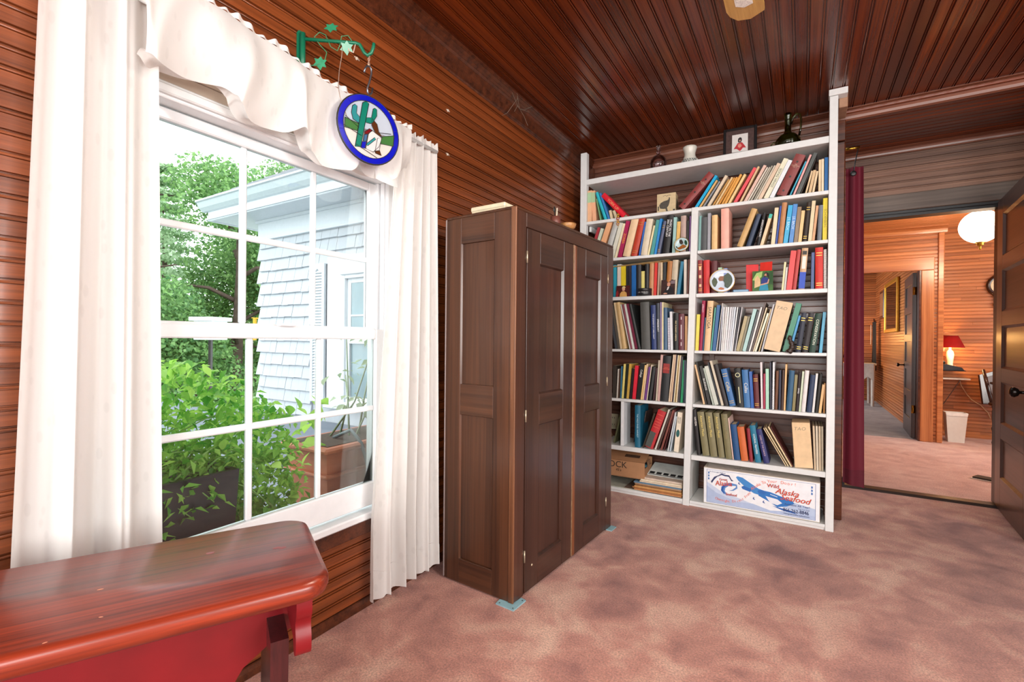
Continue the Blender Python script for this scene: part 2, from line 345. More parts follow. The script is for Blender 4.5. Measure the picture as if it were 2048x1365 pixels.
# ceiling of the room
ce = struct('ceiling')
MB().box(-1.69, 2.7, -2.2, YB+.02, ZC+.014, ZC+.10).build('ceiling_core', W_CEIL, ce)
x = XL; PC = .058
i = 0
while x < 2.6:
    L = YB+2.1
    if i % 7 == 3:       # some rows are pieced from two lengths
        c = R.uniform(1.2, 4.8)
        for a0, a1 in ((0, c-.002), (c, L)): board(ce, a1-a0, PC, W_CEIL, (x, YB-a1, ZC), (rad(90), 0, rad(90)))
    else: board(ce, L, PC, W_CEIL, (x, -2.1, ZC), (rad(90), 0, rad(90)))
    x += PC; i += 1
# ---------------------------------------------------------------- hall beyond the doorway
ZH = 2.365
ch = struct('ceiling_hall')
MB().box(-1.4, 3.7, 4.48, 7.5, ZH+.014, ZH+.08).build('ceiling_core', W_FAR, ch)
y = 4.48
while y < 7.40:
    board(ch, 3.8, .058, W_FAR, (-.2, y+.058, ZH), (rad(90), 0, 0)); y += .058
wf = struct('wall_hall'); YH = 6.81
MB().box(-1.3, .27, YH+.013, YH+.10, 0, ZH).box(1.10, 1.30, YH+.013, YH+.10, 0, ZH).box(.27, 1.10, YH+.013, YH+.10, 1.90, ZH).box(1.21, 1.30, YH+.02, 7.38, 0, ZH).build('wall_core', W_FAR, wf)
z = 0
while z < 2.29:
    if z < 1.97:
        board(wf, .09, .0405, W_FAR, (1.21, YH, z), (0, 0, 0))
    else: board(wf, 1.50, .0405, W_FAR, (-.2, YH, z), (0, 0, 0))
    z += .0405
o = MB().cbox(1.255, 1.305, YH-.02, YH+.03, 0, 2.29, .006).build('trim_10', W_TRIMF); tag(o, kind='structure')
b = MB(); b.prism([(YH-x, ZH-.085+z*.65) for x, z in crown_profile(.05)], -.2, 1.33, 'x'); tag(b.build('trim_11', W_TRIMF), kind='structure')
o = MB().cbox(.10, 1.225, YH-.03, YH, 1.885, 2.03, .006).build('trim_12', W_TRIMF); tag(o, kind='structure')
o = MB().cbox(1.115, 1.225, YH-.028, YH, 0, 1.885, .006).build('trim_13', wood('honey_trim_upright', '8a4520', 'c9814c', rough=.32, along='z', vary=.05)); tag(o, kind='structure')
o = MB().cbox(1.098, 1.118, YH-.022, YH+.10, 0, 1.89, .003).build('trim_14', W_TRIM); tag(o, kind='structure')
w2 = struct('wall_hall_bay'); Y2 = 7.38
MB().box(1.25, 3.6, Y2+.012, Y2+.10, 0, ZH).box(3.6, 3.7, 4.48, 7.5, 0, .8).box(3.6, 3.7, 4.48, 7.5, 2.0, ZH).box(3.6, 3.7, 4.48, 5.0, .8, 2.0).box(3.6, 3.7, 6.2, 7.5, .8, 2.0).build('wall_core', W_FAR, w2)
z = .04
while z < 2.30:
    if R.random() < .35:
        c = R.uniform(.2, 1.0)
        board(w2, c-.001, .0405, W_FAR, (1.30, Y2, z), (0, 0, 0)); board(w2, 2.3-c, .0405, W_FAR, (1.30+c, Y2, z), (0, 0, 0))
    else: board(w2, 2.3, .0405, W_FAR, (1.30, Y2, z), (0, 0, 0))
    z += .0405
o = MB().prism([(Y2, 0), (Y2-.014, 0), (Y2-.014, .03), (Y2-.004, .045), (Y2, .045)], 1.3, 3.6, 'x').build('baseboard_hall', W_TRIMF); tag(o, kind='structure')
# ---------------------------------------------------------------- end room
XE = 1.165
we = struct('wall_end_room_right')
MB().box(XE+.012, XE+.045, 6.91, 11.6, 0, 2.4).build('wall_core', W_FAR, we)
z = 0
while z < 2.36:
    board(we, 4.1, .0405, W_FAR, (XE, 11.02, z), (0, 0, rad(-90))); z += .0405
wg = struct('wall_end_room_back'); MB().box(-1.4, 1.3, 11.03, 11.1, 0, 2.4).build('wall_core', W_FAR, wg)
z = 0
while z < 2.36:
    board(wg, 2.5, .0405, W_FAR, (-1.3, 11.02, z), (0, 0, 0)); z += .0405
plainwall('wall_end_room_left', [(-1.45, -1.3, 4.4, 11.1, 0, .8), (-1.45, -1.3, 4.4, 11.1, 2.1, 2.45), (-1.45, -1.3, 4.4, 8.4, .8, 2.1), (-1.45, -1.3, 10, 11.1, .8, 2.1)], W_FAR)
slab('ceiling_end_room', -1.4, 1.3, 6.92, 11.1, 2.36, 2.45, W_TRIM)
# ---------------------------------------------------------------- the window
wn = struct('window_1')
b = MB()
b.cbox(-1.60, XL+.012, WY0, WY0+.04, WZ0, WZ1, .003); b.cbox(-1.60, XL+.012, WY1-.035, WY1, WZ0, WZ1, .003); b.cbox(-1.60, XL+.012, WY0+.04, WY1-.035, WZ1-.03, WZ1, .003)
b.cbox(-1.545, XL-.03, WY1-.055, WY1-.035, WZ0, WZ1-.03, .002); b.cbox(-1.515, XL-.005, WY1-.045, WY1-.035, WZ0, WZ1-.03, .002)
b.build('window_frame', WHITE2, wn)
def sash(name, x0, x1, y0, y1, z0, z1, sw, rt, rb, muny, munz, mw):
    f = MB()
    f.cbox(x0, x1, y0, y0+sw, z0, z1, .004); f.cbox(x0, x1, y1-sw, y1, z0, z1, .004)
    f.cbox(x0, x1, y0+sw, y1-sw, z1-rt, z1, .004); f.cbox(x0, x1, y0+sw, y1-sw, z0, z0+rb, .004)
    s = f.build(name, WHITE2, wn)
    xm = (x0+x1)/2
    g = MB()
    for y in muny: g.cbox(xm-.008, xm+.008, y-mw/2, y+mw/2, z0+rb, z1-rt, .004)
    for z in munz: g.cbox(xm-.0078, xm+.0078, y0+sw, y1-sw, z-mw/2, z+mw/2, .004)
    g.build('muntin', WHITE2, s)
    ys = [y0+sw]+list(muny)+[y1-sw]; zs = [z0+rb]+list(munz)+[z1-rt]
    for i in range(len(ys)-1):
        for j in range(len(zs)-1):
            MB().box(xm-.0015, xm+.0015, ys[i], ys[i+1], zs[j], zs[j+1]).build('pane', GLASS, s)
    return s
GLASS = glassmat('window_glass', (.97, .99, .985, 1), 1.0)
sash('upper_sash', -1.560, -1.528, .543, 1.390, 1.085, 1.725, .043, .033, .04, (.841, 1.097), (1.404,), .021)
sash('lower_sash', -1.524, -1.490, .550, 1.398, .40, 1.118, .041, .042, .094, (.844, 1.098), (.794,), .021)
MB().cbox(-1.50, -1.475, .93, .99, 1.118, 1.128, .003).build('sash_lock', WHITE2, wn)
MB().lathe([(.004, 0), (.009, .004), (.009, .010), (.004, .014)], 12, Matrix.Translation((-1.49, 1.36, .43)) @ Matrix.Rotation(PI/2, 4, 'Y')).build('sash_bolt', STEEL, wn)
o = MB().cbox(-1.60, XL+.028, WY0-.02, WY1+.05, WZ0-.028, WZ0, .005).build('window_sill', WHITE2, wn)
o = MB().cbox(XL, XL+.016, WY0-.02, WY1+.04, WZ0-.085, WZ0-.028, .003).build('window_apron', W_TRIM, wn)
b = MB(); b.cbox(XL, XL+.018, WY0-.10, WY0, WZ0-.03, WZ1+.0, .003); b.cbox(XL, XL+.018, WY1, WY1+.10, WZ0-.03, WZ1, .003)
b.cbox(XL, XL+.020, WY0-.11, WY1+.11, WZ1, WZ1+.012, .003)
b.cbox(XL, XL+.026, WY0-.10, WY1+.10, WZ1-.022, WZ1+.004, .004); b.build('window_casing', WHITE, wn)
b = MB()
for i in range(3): b.cbox(XL, XL+.014, WY0-.10, WY1+.10, WZ1+.012+.035*i, WZ1+.0455+.035*i, .002)
b.build('head_board', BEIGE, wn)
# ------------------------------------------------------------------ bookcase
bc = empty('bookcase', (0, 3.24, 0), 0, 'white painted built-in bookcase filled with books on the far wall', 'bookcase')
def bpart(name, x0, x1, y0, y1, z0, z1, mat=WHITE, c=.002, m=None):
    o = MB().cbox(x0, x1, y0-3.24, y1-3.24, z0, z1, c, m).build(name, mat, bc); return o
YF, YK = 3.24, 3.565
bpart('side_panel', -1.41, -1.362, YF, YF+.045, 0, 2.465); bpart('side_panel', -1.41, -1.39, YF+.045, YK, 0, 2.20, W_BACK)
bpart('side_panel', .122, .163, YF, YF+.05, 0, 2.485)
bpart('side_panel', .145, .163, YF+.05, YK-.1, 0, 2.44, plain('6b4636', .5, .15))
bpart('cap_block', .118, .208, YF-.004, YF+.06, 2.487, 2.523)
# the middle upright leans a little toward the window at its foot
sk = Matrix(((1, 0, .0198, -.6612), (0, 1, 0, 0), (0, 0, 1, 0), (0, 0, 0, 1)))
bpart('middle_upright', 0, .041, YF-.002, YK, .0, 1.955, WHITE, .002, sk)
ZS = [1.953, 1.671, 1.391, 1.02, .67, .336]
TH = [.022, .02, .024, .018, .02, .032]
bpart('shelf', -1.362, .122, YF+.004, YK, 2.226, 2.265)
bpart('shelf', -1.362, .122, YF+.002, YK, 1.931, 1.953)
def mx(z): return -.6612+.0198*z
for i, zz in enumerate(ZS[1:]):
    t = TH[i+1]
    bpart('shelf', -1.362, mx(zz)-.001, YF+.003, YK, zz-t, zz)
    bpart('shelf', mx(zz)+.043, .122, YF+.003, YK, zz-t, zz)
bpart('shelf', -1.362, -.662, YF+.002, YK, .018, .038); bpart('shelf', -.618, .122, YF+.002, YK, .018, .036)
bpart('kick_board', -1.362, .122, YF+.012, YF+.03, 0, .018)
bpart('cleat', -1.362, -1.345, YF+.06, YK-.02, 1.89, 1.929)
bpart('divider', -1.088, -1.066, YF+.006, YF+.16, .337, .649, WHITE2)
bpart('back_post', -.560, -.525, 3.585, 3.595, .0, 1.95, W_BACK)

# ------------------------------------------------------------------ books
BM = {}
def bmat(h, kind):
    return plain(h, {'h': .55, 'p': .38, 'm': .45, 'x': .75, 's': .5}[kind], .10, 24)
def book(row, X0, X1, z, lean, h, colh, kind, txt, tcol, label, fx, grp):
    w = (X1-X0)*math.cos(lean)*.985; t = max(w, .003)
    d = min(.275, max(.13, h*(.68 if kind != 'm' else .78)))
    m = bmat(colh, kind); zc = z
    # local frame: spine face at y=0 looking to -Y, x from 0..t, z up, pivot on the corner that carries it
    if lean > 0: px, pv = X1, -t
    else: px, pv = X0, 0
    o = None; b = MB(); pages = None
    if kind == 'h':
        c = min(.0028, t*.18)
        n = 5; arc = [(pv+t*i/n, -.0045*math.sin(PI*i/n)*min(1, t/.02)) for i in range(n+1)]
        prof = arc+[(pv+t, .006), (pv+t-.0008, .010), (pv+t, .014), (pv+t, d), (pv+t-c, d), (pv+t-c, .006), (pv+c, .006), (pv+c, d), (pv, d), (pv, .014), (pv+.0008, .010), (pv, .006)]
        # convex pieces: spine strip and the two boards
        b.prism([(x, y) for x, y in arc]+[(pv+t, .006), (pv, .006)], 0, h)
        b.cbox(pv, pv+c, .006, d, 0, h, .0006); b.cbox(pv+t-c, pv+t, .006, d, 0, h, .0006)
        pages = (pv+c, pv+t-c, .006, d-.004, .003, h-.004)
    elif kind == 'p' and t > .007:
        c = .0007
        b.cbox(pv, pv+t, 0, .004, 0, h, .0008); b.box(pv, pv+c, .004, d, 0, h); b.box(pv+t-c, pv+t, .004, d, 0, h)
        pages = (pv+c, pv+t-c, .004, d-.0006, .0006, h-.0006)
    elif kind == 's':
        b.cbox(pv, pv+t, .008, d, 0, h, .0008)
    elif kind == 'x':
        b.cbox(pv, pv+t, 0, d, 0, h, .002)
    else: b.cbox(pv, pv+t, 0, d, 0, h, min(.001, t*.3))
    name = {'h': 'book', 'p': 'book', 'm': 'booklet', 'x': 'file_box', 's': 'notebook'}[kind]
    o = b.build(name, m); o.location = (px, 3.262+R.uniform(0, .006), zc); o.rotation_euler = (0, lean, 0)
    tag(o, label, {'h': 'book', 'p': 'book', 'm': 'booklet', 'x': 'file box', 's': 'notebook'}[kind], grp)
    if pages: MB().box(*pages).build('page_block', PAGES, o)
    if kind == 's':
        s = MB(); k = int(h/.011)
        for i in range(k): s.lathe([(t*.5, -.0018), (t*.5, .0018)], 8, Matrix.Translation((pv+t*.5, .006, (i+.7)*h/k)))
        s.build('spiral_binding', plain('f0f0f0', .4, .03), o)
    sp = MB(); smat = None
    if kind == 'h' and ('gilt' in label):
        for q in (.08, .13, .80, .86): sp.box(pv+t*.12, pv+t*.88, -.0056, -.003, h*q, h*q+.003)
        sp.build('gilt_band', plain('c9a24e', .35, .1, metal=.7), o)
    def lab(c, x0, x1, z0, z1, nm='spine_label', y=-.0006):
        yy = -.0052 if kind == 'h' else y
        return MB().box(pv+t*x0, pv+t*x1, yy, .002, h*z0, h*z1).build(nm, plain(c, .5, .06), o)
    if fx == '1': lab('39b6a8', .0, 1.0, .86, .998)
    elif fx == '2': lab('a9c9a0', .0, 1.0, .62, .94)
    elif fx == '3': lab('1646b8', .0, 1.0, .02, .42); lab('e6ded4', .2, .8, .5, .8); lab('1e1a18', .15, .85, .84, .93)
    elif fx == '4': lab('e8e0e0', .42, .55, .30, .70); lab('e8e0e0', .42, .55, .12, .22); lab('e8e0e0', .42, .55, .84, .92)
    elif fx == '5':
        for q in (.12, .46, .82):
            MB().lathe([(.006, 0), (.006, .0012)], 12, Matrix.Translation((pv+t*.5, -.0044, h*q)) @ Matrix.Rotation(PI/2, 4, 'X')).build('rivet', plain('2a1c18', .4), o)
    elif fx == '6':
        for q0, q1 in ((.70, .80), (.46, .55), (.20, .28)): lab('e0c090', .25, .75, q0, q1, 'gilt_emblem')
    elif fx == '7':
        r = t*.34; pts = [(pv+t*.5+r*math.cos(a*PI/10), -.0055, h*.83+r*math.sin(a*PI/10)) for a in range(21)]
        MB().tube(pts, r*.2, 6).build('ring_emblem', plain('d8d8b0', .5), o)
        lab('cfd0a8', .42, .56, .10, .52, 'title_strip')
    elif fx == '8':
        lab('4a4d48', .0, .72, .02, .42); 
        for q in (.55, .62, .69, .76, .88): lab('d8604a', .14, .86, q, q+.012, 'spine_line')
    elif fx == '9':
        pts = [(pv+t*.5+t*.36*math.cos(a*PI/12), h*.47+h*.095*math.sin(a*PI/12)) for a in range(24)]
        MB().prism(pts, -.0012, .001, 'y').build('oval_emblem', plain('1f5a58', .5, .3, scale=90), o)
    if txt:
        tm = plain(tcol, .45, .03, metal=.0); y = -.0054 if kind == 'h' else -.0012
        base = Matrix.Translation((pv+t*.5, y, 0)) @ Matrix.Rotation(PI/2, 4, 'X')
        if kind == 'x' and txt == 'TAO':
            text('handwriting', txt, t*.30, tm, o, Matrix.Translation((pv+t*.42, y, h*.86)) @ Matrix.Rotation(PI/2, 4, 'X'), shear=.2, w=1.1)
        elif txt == 'THE':
            text('spine_title', 'THE\nHUMANITIES\nVOL. 2', t*.15, tm, o, Matrix.Translation((pv+t*.5, y, h*.72)) @ Matrix.Rotation(PI/2, 4, 'X'))
        elif txt == 'MUSIC':
            MB().box(pv+t*.1, pv+t*.9, -.0058, .001, h*.62, h*.83).build('spine_label', plain('8e2420', .5), o)
            text('spine_title', 'MUSIC\nLITERATURE', t*.16, plain('e87050', .5), o, Matrix.Translation((pv+t*.5, -.0062, h*.725)) @ Matrix.Rotation(PI/2, 4, 'X'))
        else:
            up = txt == 'LOVIEST'
            frac = {'HAYDN': (.47, .74), 'American Music': (.62, .68), 'MUSIC IN THE 20th CENTURY': (.62, .66), 'HISTORY': (.24, .80), 'CHORAL PRAYERS': (.55, .50), 'Collage': (.30, .72), 'SARATOGA': (.62, .66), 'LOVIEST': (.30, .85)}.get(txt, (.62, .52))
            n = max(3, len(txt)); size = min(t*.78, h*frac[0]/n/.60)
            if txt == 'HISTORY': size = t*.52
            lines = txt
            if txt == 'MUSIC IN THE 20th CENTURY': lines = 'MUSIC IN THE\n20th CENTURY'; size = t*.42
            if txt == 'HISTORY': lines = 'RESTON\nHISTORY'; size = t*.36
            text('spine_title', lines, size, tm, o, Matrix.Translation((pv+t*.5, y, h*frac[1])) @ Matrix.Rotation(PI/2, 4, 'X') @ Matrix.Rotation(PI/2 if up else -PI/2, 4, 'Z'))
    return o
GR = {'T': 'books on the top book shelf', 'L2': 'books on the second shelf of the window bay', 'R2': 'books on the second shelf of the doorway bay', 'L3': 'books on the third shelf of the window bay', 'R3': 'books on the third shelf of the doorway bay', 'L4': 'books on the fourth shelf of the window bay', 'R4': 'books on the fourth shelf of the doorway bay', 'L5': 'books on the fifth shelf of the window bay', 'R5': 'books on the fifth shelf of the doorway bay', 'L6': 'books on the sixth shelf of the window bay', 'R6': 'books on the sixth shelf of the doorway bay'}
